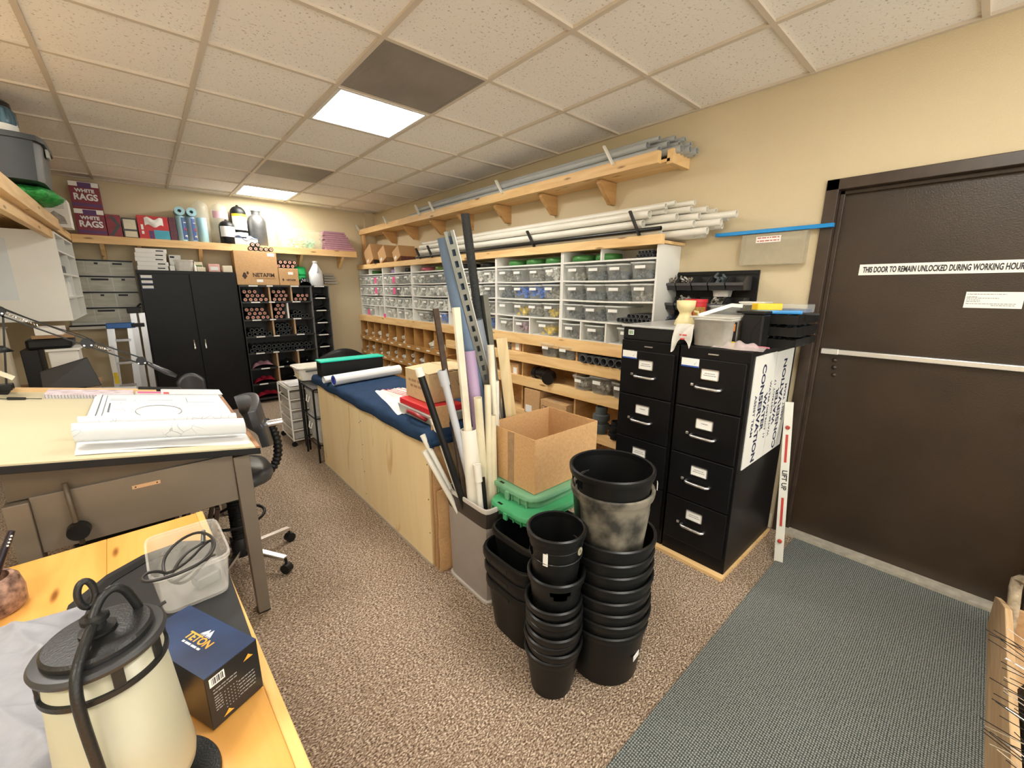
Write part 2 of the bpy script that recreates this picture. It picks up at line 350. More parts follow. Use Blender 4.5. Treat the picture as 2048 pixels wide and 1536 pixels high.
# ================================================================ right wall: cubbies, shelving, pipes, filing cabinets
FX=2.57                                   # front of the white cubby units
UY=[1.485+.8415*i for i in range(7)]      # unit boundaries along the wall
SZ=[1.112,1.272,1.425,1.573,1.712,1.788]  # shelf heights
ORD=['first','second','third','fourth','fifth','sixth','seventh','eighth','ninth','tenth','eleventh','twelfth']
UN=['end cubby unit beside the filing cabinets','second cubby unit from the door','third cubby unit, behind the tall pipes','fourth cubby unit from the door','fifth cubby unit from the door','farthest cubby unit in the corner']
bots=[[.46,.745],[.44,.70],[.5],[.40],[.27,.53],[.2,.4,.6]]   # small dividers of the bottom row
for i in range(6):
    y0,y1=UY[i]+.001,UY[i+1]-.001
    t=T('cubby_shelf_unit','white melamine '+UN[i],'shelf unit',((FX+XR)/2,(y0+y1)/2,1.112))
    for a,b in((y0,y0+.014),(y1-.014,y1)): MB().box(FX,XR-.002,a,b,1.112,1.795).build('side_panel',M_mel,t)
    MB().box(XR-.008,XR-.002,y0+.014,y1-.014,1.112,1.795).build('back_panel',M_mel,t)
    for z in SZ[:5]:
        sag=.006 if 1.2<z<1.65 else .0
        m=MB(); n=8
        for k in range(n):
            a=y0+.014+(y1-y0-.028)*k/n; b=y0+.014+(y1-y0-.028)*(k+1)/n
            za=z-sag*4*(k/n)*(1-k/n); zb=z-sag*4*((k+1)/n)*(1-(k+1)/n)
            m.hexa([(FX,a,za-.012),(XR-.009,a,za-.012),(XR-.009,b,zb-.012),(FX,b,zb-.012),(FX,a,za),(XR-.009,a,za),(XR-.009,b,zb),(FX,b,zb)])
        m.build('shelf',M_mel,t)
    for q in bots[i]:
        yy=y0+(y1-y0)*q; MB().box(FX,XR-.009,yy-.006,yy+.006,SZ[0],SZ[1]-.013).build('divider',M_mel,t)
    if i in(0,4,5):
        yy=y0+(y1-y0)*.55; MB().box(FX+.002,XR-.009,yy-.006,yy+.006,SZ[4],1.795).build('divider',M_mel,t)
# --- bins: three sizes of clear tub with a paper label, one prototype each
def make_bin(w,d,h,name='plastic_bin'):
    t=T(name,'x','bin',(0,0,0))
    m=MB(); m.lathe([(0,0),(.42,0),(.43,.004),(.492,h-.012),(.498,h-.006)],(d/2,0,0),28,sx=d,sy=w,sq=8); m.build('tub',M_clear,t,smooth=True)
    m=MB(); m.lathe([(.500,h-.011),(.530,h-.010),(.530,h+.001),(.488,h+.001),(.500,h-.011)],(d/2,0,0),28,sx=d,sy=w,sq=7); m.build('rim',plastic('clear_rim',(.85,.88,.86),.55),t,smooth=True)
    MB().box(-.0135,-.0120,-w*.24,w*.20,h*.62,h*.80).build('label',M_lab,t)
    return t
def fittings(name,m,w,d,h,seed,n=46,r=.014):
    """a heap of short pipe fittings"""
    rnd=random.Random(seed); b=MB()
    for k in range(n):
        z=h*.10+h*.78*rnd.random()**.8; s=.80+.1*z/h
        p=Vector((d*.5+(rnd.random()-.5)*d*s*.78,(rnd.random()-.5)*w*s*.82,z))
        v=Vector((rnd.uniform(-1,1),rnd.uniform(-1,1),rnd.uniform(-1,1))).normalized(); L=rnd.uniform(.014,.034)
        q=p+v*L; q.z=max(min(q.z,h*.98),.012)
        rr=r*rnd.uniform(.7,1.15); b.cone(p,q,rr,rr*1.0,7)
        if rnd.random()<.5:
            u=v.orthogonal(); b.cone(q,q+u*L*.8,rr*.9,rr*.9,7)
    return b.build(name,m)
BW,BD,BH=.182,.255,.118
PB=make_bin(BW,BD,BH); PBn=0
M_fw=mat('white_fittings',(.90,.89,.82),.35,var=.1,scale=30); M_fd=mat('dark_fittings',(.085,.11,.13),.35,var=.3,scale=30); M_fb=mat('blue_fittings',(.02,.20,.80),.35,var=.2,scale=30)
M_fm=mat('mixed_fittings',(.45,.42,.36),.4,var=.6,scale=70,dark=(.08,.08,.07)); M_fp=mat('purple_fittings',(.38,.22,.30),.4,var=.2,scale=30); M_fy=mat('yellow_parts',(.80,.58,.05),.4,var=.15,scale=30)
FM={'w':('white pipe fittings',M_fw),'d':('dark pipe fittings',M_fd),'b':('blue fittings',M_fb),'m':('mixed small fittings',M_fm),'p':('purple fittings',M_fp),'y':('yellow tubing and parts',M_fy)}
HEAP={}; HU=set()
def heap(kind,full,w,h):
    key=(kind,full)
    if key not in HEAP:
        L,m=FM[kind]; HEAP[key]=[fittings('pipe_fittings',m,BW*.95,BD*.95,BH*full,hash(kind)%1 + ord(kind)*3+v,n=int(60*full)) for v in (0,1)]
        for o in HEAP[key]: o['_used']=0; o.hide_render=False
    c=HEAP[key]; o=c[random.randrange(2)]
    if o['_used']: o=o.copy(); COL.objects.link(o)
    else: o['_used']=1
    return o
# rows listed from the near (door) end: each char a content, '-' no bin, '.' empty bin
ROWS={0:['dddm','mddd','-.dd','ddd'],
      1:['wm.m','mbbd','ymy.','ypr'],
      2:['wwmm','dwww','mmpp','bmw-'],
      3:['mdmw','wwww','wwww','bmw-'],
      4:['wmww','wwmw','wwww','w.wm'],
      5:['wwww','wwww','wwww','--..']}
used=0
RW=['bottom row','third row','second row','top row']
for u in range(6):
    for r_,(s) in enumerate(ROWS[u]):
        lvl=3-r_          # 3 = top bin row
        z=SZ[lvl]+.001; y0,y1=UY[u]+.022,UY[u+1]-.022; n=4 if len(s)==4 else len(s)
        for k,c in enumerate(s):
            if c=='-': continue
            cw=(y1-y0)/n; yc=y0+cw*(k+.5); sw=1.0
            if lvl==0:
                ed=[UY[u]+.015]+[UY[u]+.8415*q for q in bots[u]]+[UY[u+1]-.015]
                if k>=len(ed)-1: continue
                yc=(ed[k]+ed[k+1])/2; cw=ed[k+1]-ed[k]-.012
            sw=min(1.0,(cw-.004)/(BW*1.065)); hh=1.0 if lvl!=3 else .94
            if lvl==0: hh=1.02
            sg=(.006*4*((yc-UY[u])/.8415)*(1-(yc-UY[u])/.8415)) if lvl in(1,2,3) else 0
            x=FX-.012+.008*math.sin(u*3+k*2+lvl); kind=c if c!='r' else 'm'
            lab={'w':'white fittings','d':'dark fittings','b':'bright blue fittings','m':'mixed fittings','y':'yellow items','p':'purple items','r':'small parts','.':'nothing inside'}[c]
            L=f"clear bin of {lab}, {ORD[k]} from door in {RW[r_ if False else 3-lvl] if False else ['bottom row','third row','second row','top row'][lvl]}, {['end unit near cabinets','second unit','third unit behind pipes','fourth unit','fifth unit','corner unit'][u]}"
            if not used: t=PB; used=1; t.location=(x,yc,z); t['_loc']=(x,yc,z); t['label']=L; t['group']='clear bins in the white cubbies'; t.scale=(1,sw,hh)
            else: t=dup(PB,(x,yc,z-sg),L,scale=(1,sw,hh),rz=random.uniform(-.03,.03))
            if c!='.':
                full={'w':1.0,'b':1.0,'d':.7,'m':.7,'y':.6,'p':.7,'r':.7}[c]
                if u==0: full=.55
                h=heap(kind,full,0,0); HU.add(h.name); h.location=(x+.006,yc,z-sg+.002); h.scale=(1,sw*.95,hh*.95)
                tag(h,f"heap of {FM[kind][0]} inside {ORD[k]} bin, {['bottom row','third row','second row','top row'][lvl]}, {['end unit near cabinets','second unit','third unit','fourth unit','fifth unit','corner unit'][u]}",'fittings','pipe fittings heaped in the bins','stuff')
for q in HEAP.values():
    for o in list(q):
        if o.name not in HU: bpy.data.objects.remove(o)
# pink tags hanging on far bins
pk=None
M_pink=mat('pink_tag_paper',(.85,.10,.30),.6,var=.05)
for k,(y,z) in enumerate(((5.86,1.60),(5.86,1.455),(5.28,1.60),(5.28,1.455),(6.17,1.14),(5.62,1.10))):
    x=2.535
    if pk is None: pk=MB().box(-.0015,.0015,-.032,.032,-.04,.04).build('price_tag',M_pink); o=pk
    else: o=pk.copy(); COL.objects.link(o)
    o.location=(x,y,z+.02); tag(o,['bright pink tag on top row bin, fifth cubby unit','bright pink tag on second row bin, fifth cubby unit','bright pink tag on top row bin, further left of fourth unit','bright pink tag on second row bin nearest the tall pipes','bright pink tag in bottom row of the corner cubby unit','bright pink tag lowest, hanging over wooden strip edge'][k],'tag','pink tags on the bins')
# coiled rolls in the shallow top row
def coil(name,m,x,y,z,R,r,turns,label,grp):
    b=MB(); pts=[]
    b.lathe([(R*.45,0),(R,0),(R+.003,turns*r*.5),(R,turns*r),(R*.45,turns*r),(R*.42,turns*r*.5),(R*.45,0)],(x,y,z),24)
    o=b.build(name,m,smooth=True); return tag(o,label,'lid',grp)
M_grn=mat('green_plastic',(.05,.22,.05),.4,var=.2); M_lil=mat('lilac_plastic',(.36,.24,.50),.45,var=.1)
for k,(y,z,c,l) in enumerate(((1.97,1.713,M_grn,'round green valve box lid in end cubby unit beside black tubes'),(2.20,1.713,M_grn,'round green lid in left half of end cubby unit'),(2.50,1.713,M_grn,'round green lid, nearest of three in second cubby unit'),(2.74,1.713,M_grn,'round green lid, middle of three in second cubby unit'),(2.98,1.713,M_grn,'round green lid, farthest of three in second cubby unit'),
        (3.42,1.713,M_bpl,'black round lid in third cubby unit top slot near tall pipes'),(3.75,1.713,M_bpl,'black round lid farther along third cubby unit top slot'),(4.30,1.713,mat('olive_plastic',(.10,.16,.03),.4),'olive green round lid in fourth cubby unit top slot'),(4.62,1.713,mat('rose_plastic',(.40,.10,.14),.45),'rose red round lid stack in fourth cubby unit top slot'),
        (5.45,1.713,M_lil,'lilac round lid in fifth cubby unit top slot'),(5.05,1.713,M_bpl,'black round lid in fifth cubby unit top slot'),(6.2,1.713,M_grn,'dark green round lid in corner cubby unit top slot'))):
    coil('valve_cover',c,2.70,y,z,.098,.016,3,l,'round lids in the top slots')
def tubes(name,label_fn,grp,cat,m,pts,r,L,d=(1,0,0)):
    first=None
    for k,p in enumerate(pts):
        if first is None: first=MB().pipe((0,0,0),Vector(d)*L,r,n=12).build(name,m); o=first
        else: o=first.copy(); COL.objects.link(o)
        o.location=p; tag(o,label_fn(k),cat,grp)
tubes('foam_tube',lambda k:'small dark foam tube end piled in top slot beside white end panel','dark tubes in the top right slot','tube',M_gpvcd,[(2.58,1.545+.026*(j%5)+.013*(j//5),1.726+.023*(j//5)) for j in range(9)],.0115,.24)
tubes('pipe_offcut',lambda k:'short dark grey pipe offcut piled in third row of end cubby unit','dark pipe offcuts in the end unit','pipe',M_gpvcd,[(2.555,1.515+.034*(j%8)+(.017 if j>7 else 0),1.290+.030*(j//8)) for j in range(13)],.0165,.26)
# --- wooden strips and lower shelving
PX=2.52
t=T('lumber_shelving','pine lower shelving with white bins, dark pipes and boxes below white cubbies','shelving',(2.69,2.7,0))
for n_,(z0,z1) in (('top_rail',(1.022,1.110)),('shelf_lip',(.855,.943)),('shelf_lip',(.636,.722)),('shelf_lip',(.325,.405))):
    MB().box(PX,PX+.038,1.44,4.02,z0,z1).build(n_,M_pine,t,bevel=.003)
MB().box(PX+.038,XR-.003,1.44,4.02,1.085,1.110).build('top_board',M_pine,t)
for z in(.925,.704,.39): MB().box(PX+.038,XR-.003,1.44,4.02,z-.018,z).build('shelf',M_pine,t)
M_dk=wood('pine_divider',(.60,.36,.15),(.48,.27,.10),'X')
for z0,z1 in((.925,1.022),(.704,.907),(.39,.686)):
    for y in((2.13,2.77,3.55) ): MB().box(PX+.038,XR-.003,y-.009,y+.009,z0,z1 if z0<.9 else 1.085).build('divider',M_dk,t)
MB().box(XR-.012,XR-.003,1.44,4.02,.1,1.085).build('back_board',M_dk,t)
t=T('pigeonhole_unit','long pine pigeonhole unit of many small slots holding white fittings, far corner','shelving',(2.69,5.2,0))
MB().box(PX,PX+.038,4.02,6.53,1.022,1.110).build('top_rail',M_pine,t,bevel=.003)
MB().box(PX+.038,XR-.003,4.02,6.53,1.085,1.110).build('top_board',M_pine,t)
LZ=[.765,.535,.305,.08]
M_pg=wood('slot_board',(.52,.28,.09),(.42,.21,.06),'X',knots=False)
for z in LZ:
    MB().box(PX,PX+.02,4.02,6.53,z-.03,z+.032).build('slot_lip',M_pg,t)
    MB().box(PX+.02,XR-.003,4.02,6.53,z-.014,z).build('shelf',M_pg,t)
tops=[1.085]+[q-.014 for q in LZ]
for r_ in range(4):
    for k in range(11):
        y=4.06+.2465*k
        MB().box(PX+.02,XR-.004,y-.005,y+.005,LZ[r_],tops[r_]).build('divider',M_pg,t)
MB().box(XR-.01,XR-.003,4.02,6.53,.05,1.085).build('back_board',M_pg,t)
rl=[MB() for _ in range(1)]
b=MB()
for z in LZ[:3]:
    for k in range(10): b.box(PX-.0015,PX,4.14+.2465*k,4.22+.2465*k,z-.005,z+.012)
b.build('slot_label',M_lab,t)
hp=[]
for v in range(2):
    rnd=random.Random(v+50); b=MB()
    for k in range(20):
        p=Vector((rnd.uniform(.02,.18),rnd.uniform(-.08,.08),rnd.uniform(.018,.105)*(1-.3*rnd.random()))); v_=Vector((rnd.uniform(-1,.2),rnd.uniform(-1,1),rnd.uniform(-.4,.6))).normalized()
        b.pipe(p,p+v_*rnd.uniform(.03,.05),.019,.005,8)
    hp.append(b.build('pipe_fittings',M_wpvc,smooth=False))
n_=0
RR=['upper','middle','lower']
for r_ in range(3):
    for k in range(10):
        if (r_,k) in ((0,2),(0,3),(1,1),(2,1),(2,3),(2,4),(2,8)): continue
        o=hp[(r_+k)%2]
        if n_>=2: o=o.copy(); COL.objects.link(o)
        else: o=hp[n_]
        n_+=1
        o.location=(PX+.045,4.06+.2465*(k+.5),LZ[r_]+.001); o.scale=(1,1,.75+.5*((k*7+r_*3)%5)/4)
        tag(o,f"white pipe fittings heaped in {RR[r_]} pigeonhole row, {ORD[9-k]} slot from the corner",'fittings','white fittings in the pigeonholes','stuff')
# bins and boxes on the lower shelving
def bin_at(x,y,z,w,d,h,label,full=None,m=None,grp='clear bins on the pine shelving'):
    t=T('plastic_bin',label,'bin',(x,y,z),grp)
    tub_mesh(d,w,h,taper=.84,cx=x+d/2,cy=y,z0=z).build('tub',M_clear,t,smooth=True)
    MB().box(x-.0135,x-.012,y-w*.22,y+w*.18,z+h*.6,z+h*.8).build('label',M_lab,t)
    if full:
        o=fittings('pipe_fittings',m or M_fd,w*.8,d*.8,h*full,int(y*100),40); o.location=(x+.025,y,z+.003)
        tag(o,label.replace('clear bin','dark parts inside bin').replace('clear plastic bin','dark parts inside bin')[:90],'fittings','parts in the pine shelving bins','stuff')
bin_at(2.50,2.42,.9435,.17,.25,.115,'clear bin second from brown box on upper pine shelf',.7)
bin_at(2.50,2.245-.02,.9435,.17,.25,.112,'clear bin next to the wooden divider on upper pine shelf',.7)
bin_at(2.56,3.02-.0,.926,.14,.2,.10,'clear bin on upper pine shelf behind leaning lumber',.7)
bin_at(2.49,2.045,.7225,.155,.26,.115,'clear bin leftmost of three on middle pine shelf',.5,M_fm)
bin_at(2.49,1.865,.7225,.175,.26,.135,'clear bin middle of three on middle pine shelf, taller',.5,M_fm)
bin_at(2.49,1.675,.7225,.155,.26,.12,'clear bin nearest the black cabinet on middle pine shelf',.5,M_fm)
for y_,z_,k in ((4.12,.80,'upper'),(4.12,.57,'lower')): pass
tubes('coupling',lambda k:'black threaded pipe coupling in row on upper pine shelf','row of black couplings','fitting',M_gpvcd,[(2.50,1.56+.066*j,.978) for j in range(8)],.031,.16)
b=MB(); b.lathe([(0,0),(.045,0),(.045,.05),(.05,.05),(.05,.085),(.036,.085),(.036,.06),(0,.06)],(2.60,2.09,.926),20); tag(b.build('pipe_fitting',M_gpvcd,smooth='e'),'dark round pipe cap standing beside divider left of couplings','fitting')
b=MB(); b.cone((2.60,2.62,.765),(2.60,2.50,.765),.05,n=20); b.cone((2.60,2.50,.765),(2.57,2.42,.762),.055,n=20); b.cone((2.57,2.42,.762),(2.49,2.38,.76),.053,n=20); b.cone((2.6,2.64,.765),(2.6,2.6,.765),.058,n=20); b.cone((2.6,2.53,.765),(2.6,2.49,.765),.061,n=20)
tag(b.build('pipe_elbow',mat('gloss_black_plastic',(.01,.01,.01),.12),smooth='e'),'large glossy black pipe elbow lying on middle pine shelf','fitting')
def carton(name,x0,x1,y0,y1,z0,z1,label,m=None,lab=None,flaps=0,cat='box',grp=None,seam=1):
    m=m or M_card; t=T(name,label,cat,((x0+x1)/2,(y0+y1)/2,z0),grp)
    MB().box(x0,x1,y0,y1,z0,z1).build('body',m,t,bevel=.003)
    if seam: MB().box(x0+.002,x1-.002,(y0+y1)/2-.02,(y0+y1)/2+.02,z1,z1+.0008).build('tape',mat('packing_tape',(.50,.36,.20),.3,var=.1),t)
    if lab: MB().box(*lab).build('label',M_lab,t)
    return t
carton('carton',2.56,2.80,2.80,2.93,.926,1.05,'small brown box with white label on upper pine shelf',lab=(2.5585,2.56,2.82,2.87,.95,1.02))
carton('carton',2.56,2.80,2.83,2.95,.705,.82,'small brown box with white label, one shelf lower',lab=(2.5585,2.56,2.85,2.90,.72,.78))
t=carton('carton',2.52,2.80,2.50,2.70,.391,.62,'tall brown carton on lowest pine shelf, left one',lab=(2.518,2.52,2.60,2.68,.40,.47)); 
t=carton('carton',2.50,2.80,2.17,2.47,.391,.565,'wide brown printed carton on lowest pine shelf, right one'); marks('print',M_ink,(2.4995,2.41,.49),(0,-1,0),(0,0,1),[(0,.17,.0)],t,h=.022); MB().pipe((2.4995,2.435,.50),(2.4985,2.435,.50),.018,.004,18).build('round_mark',M_ink,t)
M_vlv=mat('grey_valve_plastic',(.10,.12,.12),.4,var=.15)
for k,(x,y,l) in enumerate(((2.56,1.86,'stacked grey pipe union, left of two columns on lowest pine shelf'),(2.53,1.70,'shorter black union beside grey union on lowest pine shelf'))):
    b=MB(); pr=[(0,0),(.05,0),(.05,.035),(.066,.035),(.066,.075),(.05,.08),(.05,.10),(.066,.105),(.066,.15),(.045,.155),(.045,.21),(.036,.21),(.036,.12),(0,.12)]
    if k: pr=[(r*.8,z*.66) for r,z in pr]
    b.lathe(pr,(x,y,.406 if 0 else .4055),8 if 0 else 20); tag(b.build('pipe_union',M_vlv if not k else M_bpl,smooth='e'),l,'fitting')
# --- shelf over cubbies carrying white pipes
t=T('pipe_shelf','long pine shelf above the white cubbies carrying white pipes','shelf',(2.7,4,1.796))
MB().box(FX-.022,FX+.016,1.46,6.53,1.79,1.853).build('shelf_lip',M_pine,t,bevel=.002)
MB().box(FX+.016,XR-.003,1.46,6.53,1.798,1.815).build('shelf',M_pine,t)
pegs=[(1.62,.16),(2.62,.13),(4.28,.13),(4.55,.12)]
def peg(name,x,y,z,h,m,label,grp):
    b=MB(); b.bar((x,y,z),(x-.015,y+.075,z+h),.024,.012,(0,1,0)); o=b.build(name,m); tag(o,label,'bracket',grp)
for k,(y,h) in enumerate(pegs): peg('retaining_peg',FX-.03,y,1.853,h,mat('dark_steel_bracket',(.02,.02,.02),.4),['black metal peg holding white pipes, nearest the door','black metal peg holding white pipes, middle of shelf','black metal peg near the far ends of white pipes','black metal peg behind the tall channel at far pipe end'][k],'black pipe retaining pegs')
WP=[(2.59,1.870,1.50,.026),(2.575,1.928,1.62,.0255),(2.58,1.985,1.58,.0255),(2.65,1.853,1.22,.022),(2.635,1.90,1.30,.0225),(2.64,1.955,1.42,.024),(2.64,2.005,1.50,.022),(2.70,1.85,1.28,.02),(2.69,1.90,1.16,.022),(2.695,1.95,1.30,.022),(2.70,2.0,1.36,.02),(2.755,1.85,1.35,.02),(2.75,1.90,1.22,.021),(2.752,1.947,1.10,.021),(2.75,1.995,1.28,.02),(2.80,1.85,1.3,.02),(2.805,1.895,1.2,.02),(2.81,1.94,1.17,.02),(2.81,1.985,1.25,.02),(2.60,2.025,1.48,.016),(2.66,2.045,1.45,.014),(2.72,2.04,1.35,.016)]
for k,(x,z,y,r) in enumerate(WP):
    L={0:'white pipe lowest at front of stack on shelf',1:'thick white pipe second up at front of stack',2:'thick white pipe third up at front of stack'}.get(k,'long white plastic pipe in the stack on the shelf above the cubbies')
    tag(MB().pipe((x,y,z+.002),(x+.01*math.sin(k),4.72-.05*(k%4),z+.002),r,.003,14).build('plastic_pipe',M_wpvc,smooth='e'),L,'pipe','white pipes on the shelf above the cubbies' )
tag(MB().pipe((2.545,1.47,1.885),(2.542,4.66,1.872),.014,.003,12).build('plastic_pipe',mat('black_pipe',(.012,.012,.012),.3),smooth='e'),'single long black pipe among the white pipes on the shelf','pipe')
# --- top shelf under the ceiling with grey conduit
t=T('bracket_shelf','high pine shelf on triangular wooden brackets carrying grey conduit','shelf',(2.7,4,2.3))
MB().box(2.60,2.638,1.56,6.50,2.295,2.37).build('shelf_lip',M_pine,t,bevel=.003)
MB().box(2.638,XR-.003,1.50,6.50,2.30,2.318).build('shelf',M_pine,t)
MB().box(2.638,XR-.003,1.48,1.52,2.285,2.37).build('end_board',M_pinex,t)
for y in(2.07,2.68,3.30,3.93,4.5,5.17,5.8):
    MB().poly([(XR-.003,y-.018,2.295),(2.66,y-.018,2.295),(2.66,y-.018,2.27),(XR-.06,y-.018,2.14),(XR-.003,y-.018,2.14)],(0,.036,0)).build('bracket',M_dk,t)
MB().box(2.625,2.66,6.40,6.48,1.853,2.295).build('post',M_pinez,t)
CP=[(2.625,2.397,1.57,.025),(2.63,2.447,1.66,.024),(2.68,2.392,1.45,.024),(2.69,2.44,1.55,.022),(2.735,2.392,1.42,.022),(2.74,2.438,1.50,.021),(2.785,2.39,1.40,.022),(2.79,2.435,1.45,.02),(2.825,2.388,1.44,.018),(2.665,2.482,1.60,.017),(2.72,2.478,1.52,.017),(2.77,2.472,1.48,.016)]
M_cond=mat('grey_conduit',(.42,.44,.44),.4,var=.08)
for k,(x,z,y,r) in enumerate(CP):
    tag(MB().pipe((x,y,z-.024),(x,4.9-.12*(k%5) if k!=1 else 4.7,z-.024),r,.003,14).build('conduit',M_cond,smooth='e'),['long grey conduit at lower front of the high shelf','long grey conduit upper front of the high shelf'][k] if k<2 else 'long grey conduit in the bundle on the high shelf under the ceiling','pipe','grey conduit on the high shelf')
M_tie=mat('white_bracket_plastic',(.78,.76,.68),.5)
for k,(y,h) in enumerate(((1.90,.13),(3.10,.12),(4.30,.11),(4.62,.12),(5.5,.10),(6.52-.06,.10))): peg('retaining_peg',2.592,y,2.35,h,M_tie,['white peg nearest the door on the high conduit shelf','white peg second from door on the high conduit shelf','white peg third from door on high shelf','white peg fourth from door on high shelf','white peg holding lumber strips on the high shelf','white peg at far corner end of the high shelf'][k],'white pegs on the high shelf')
for k,(x,z) in enumerate(((2.655,2.335),(2.70,2.335),(2.66,2.372))): tag(MB().box(x,x+.036,4.95,6.3-.1*k,z-.016,z+.016).build('lumber_strip',M_pine),['pale lumber strip front on far part of high shelf','pale lumber strip behind on far part of high shelf','pale lumber strip on top at far part of high shelf'][k],'lumber','lumber strips on the high shelf')
# tilted cartons on the far end of the pipe shelf
for k,(y,h,l) in enumerate(((6.18,.30,'tilted brown carton with black corner in far corner of pipe shelf'),(5.72,.24,'tilted brown carton in the middle of three on pipe shelf'),(5.28,.21,'tilted brown carton with dark red side, nearest white pipes'))):
    t=T('carton',l,'box',(2.72,y,1.816),'tilted cartons on the pipe shelf')
    mm=[M_card,M_card,M_card][k]; b=MB().obox((2.71,y,1.816+.165-.03*k/2),(.24,.26-.03*k,h-.06),0,rx=-.42); b.build('body',mm,t,bevel=.003)
    s=MB().obox((2.715,y-.137+.012*k,1.816+.115-.03*k/2),(.234,.004,h-.08),0,rx=-.42); s.build('side_print',[mat('black_print',(.02,.02,.02),.6),M_cardd,mat('dark_red_print',(.16,.05,.04),.6,scale=40,var=.4)][k],t)
    MB().obox((2.588,y+.02,1.816+.09),(.003,.06,.035),0,rx=-.42).build('label',M_lab,t)
# ---------------------------------------------------------------- filing cabinets
M_hl=mat('brushed_handle',(.70,.70,.70),.28,.9,var=.04)
CX0=2.11
def cabinet(y0,y1,zt,labels,label,first):
    t=T('filing_cabinet',label,'filing cabinet',((CX0+2.79)/2,(y0+y1)/2,.018))
    MB().box(CX0+.006,2.79,y0,y1,.018,zt).build('body',M_blk,t,bevel=.003)
    dz=(zt-.018-.085-.055)/4; yc=(y0+y1)/2
    for k in range(4):
        z1=zt-.055-dz*k; z0=z1-dz+.006
        d=MB().box(CX0-.012,CX0+.006,y0+.012,y1-.012,z0,z1).build('drawer',M_blk,t,bevel=.004)
        # card holder frame and card
        fy0,fy1=yc-.045,yc+.045; fz0,fz1=z1-.105,z1-.05
        m=MB(); w=.004
        m.box(CX0-.016,CX0-.012,fy0,fy1,fz0,fz0+w).box(CX0-.016,CX0-.012,fy0,fy1,fz1-w,fz1).box(CX0-.016,CX0-.012,fy0,fy0+w,fz0,fz1).box(CX0-.016,CX0-.012,fy1-w,fy1,fz0,fz1)
        m.build('card_holder',M_hl,d)
        MB().box(CX0-.0135,CX0-.012,fy0+w,fy1-w,fz0+w,fz1-w).build('card',M_lab,d)
        marks('card_print',M_gpvcd,(CX0-.0135,fy1-.018,(fz0+fz1)/2),(0,-1,0),(0,0,1),[(.0,.052,.004),(-.005,.058,-.006)] if k!=1 else [(.01,.045,.002)],d,h=.0028,ext=.0002,seed=k)
        hz=z1-.145
        MB().tube([(CX0-.012,yc-.062,hz),(CX0-.030,yc-.060,hz-.001),(CX0-.036,yc-.05,hz-.002),(CX0-.037,yc,hz-.002),(CX0-.036,yc+.05,hz-.002),(CX0-.030,yc+.060,hz-.001),(CX0-.012,yc+.062,hz)],.0075,8).build('handle',M_hl,d,smooth=True)
        MB().box(CX0-.02,CX0-.012,yc+.077,yc+.092,hz-.002,hz+.012).build('latch',M_hl,d,bevel=.002)
    MB().box(CX0-.0015,CX0+.006,yc-.025,yc+.025,zt-.033,zt-.027).build('name_badge',M_hl,t)
    s=MB().box(CX0-.0135,CX0-.012,y1-.115,y1-.022,zt-.105,zt-.06).build('sticker',M_lab,t)
    MB().box(CX0-.0145,CX0-.0135,y1-.115,y1-.022,zt-.105,zt-.098).build('blue_band',mat('sticker_blue',(.02,.08,.38),.5),s)
    MB().poly([(CX0-.0135,y1-.105,zt-.070),(CX0-.0135,y1-.095,zt-.090),(CX0-.0135,y1-.088,zt-.088),(CX0-.0135,y1-.096,zt-.084)],(-.0004,0,0)).build('mark',M_gpvc,s)
cabinet(.700,1.052,1.215,['Drawing Plans\nBudget Department','Closed Jobs\nLandscape','HOLD\nPriority Jobs','Miscellaneous Files'],'black four-drawer filing cabinet nearest the door, white signs on its side',1)
cabinet(1.060,1.415,1.215,['Invoices','Price Lists','Customer Info\nReports','Manuals'],'black four-drawer filing cabinet left of the other, beside the pine shelving',0)
tag(MB().box(CX0-.03,2.80,.69,1.43,.0,.018).build('plinth_board',M_pine),'thin pine board on the carpet under the two filing cabinets','board')
# signs stuck on the side of the near cabinet
M_sign=mat('white_corrugated_sign',(.80,.80,.76),.45,var=.03)
def csign(x0,x1,z0,z1,label,upright):
    t=T('campaign_sign',label,'sign',((x0+x1)/2,.694,z0))
    MB().box(x0,x1,.6955,.6995,z0,z1).build('panel',M_sign,t)
    M_navy=text_mat('navy_ink',(.01,.015,.06)); w=x1-x0; y=.6953; dn=(0,0,-1) if upright else (0,0,1); ux=(1,0,0) if upright else (-1,0,0)
    zc=(z0+z1)/2-.02; xc=(x0+x1)/2
    for body,s,off,bo in(('WATER DISTRICT 17',.034,.110,.0004),('WATER',.058,.055,.0018),('CONSERVATION',.068,-.015,.002),('ASSIST TEAM',.038,-.085,.0006)):
        text('sign_text',body,s,M_navy,(xc+(off if upright else -off),y,zc),dn,ux,t,ext=.0003,bold=bo,sx=1.02)
csign(2.165,2.458,.605,1.19,'white sign reading CONSERVATION down the side of the black filing cabinet',True)
csign(2.464,2.745,.605,1.186,'second white sign behind the level, lettering the other way up, on cabinet side',False)
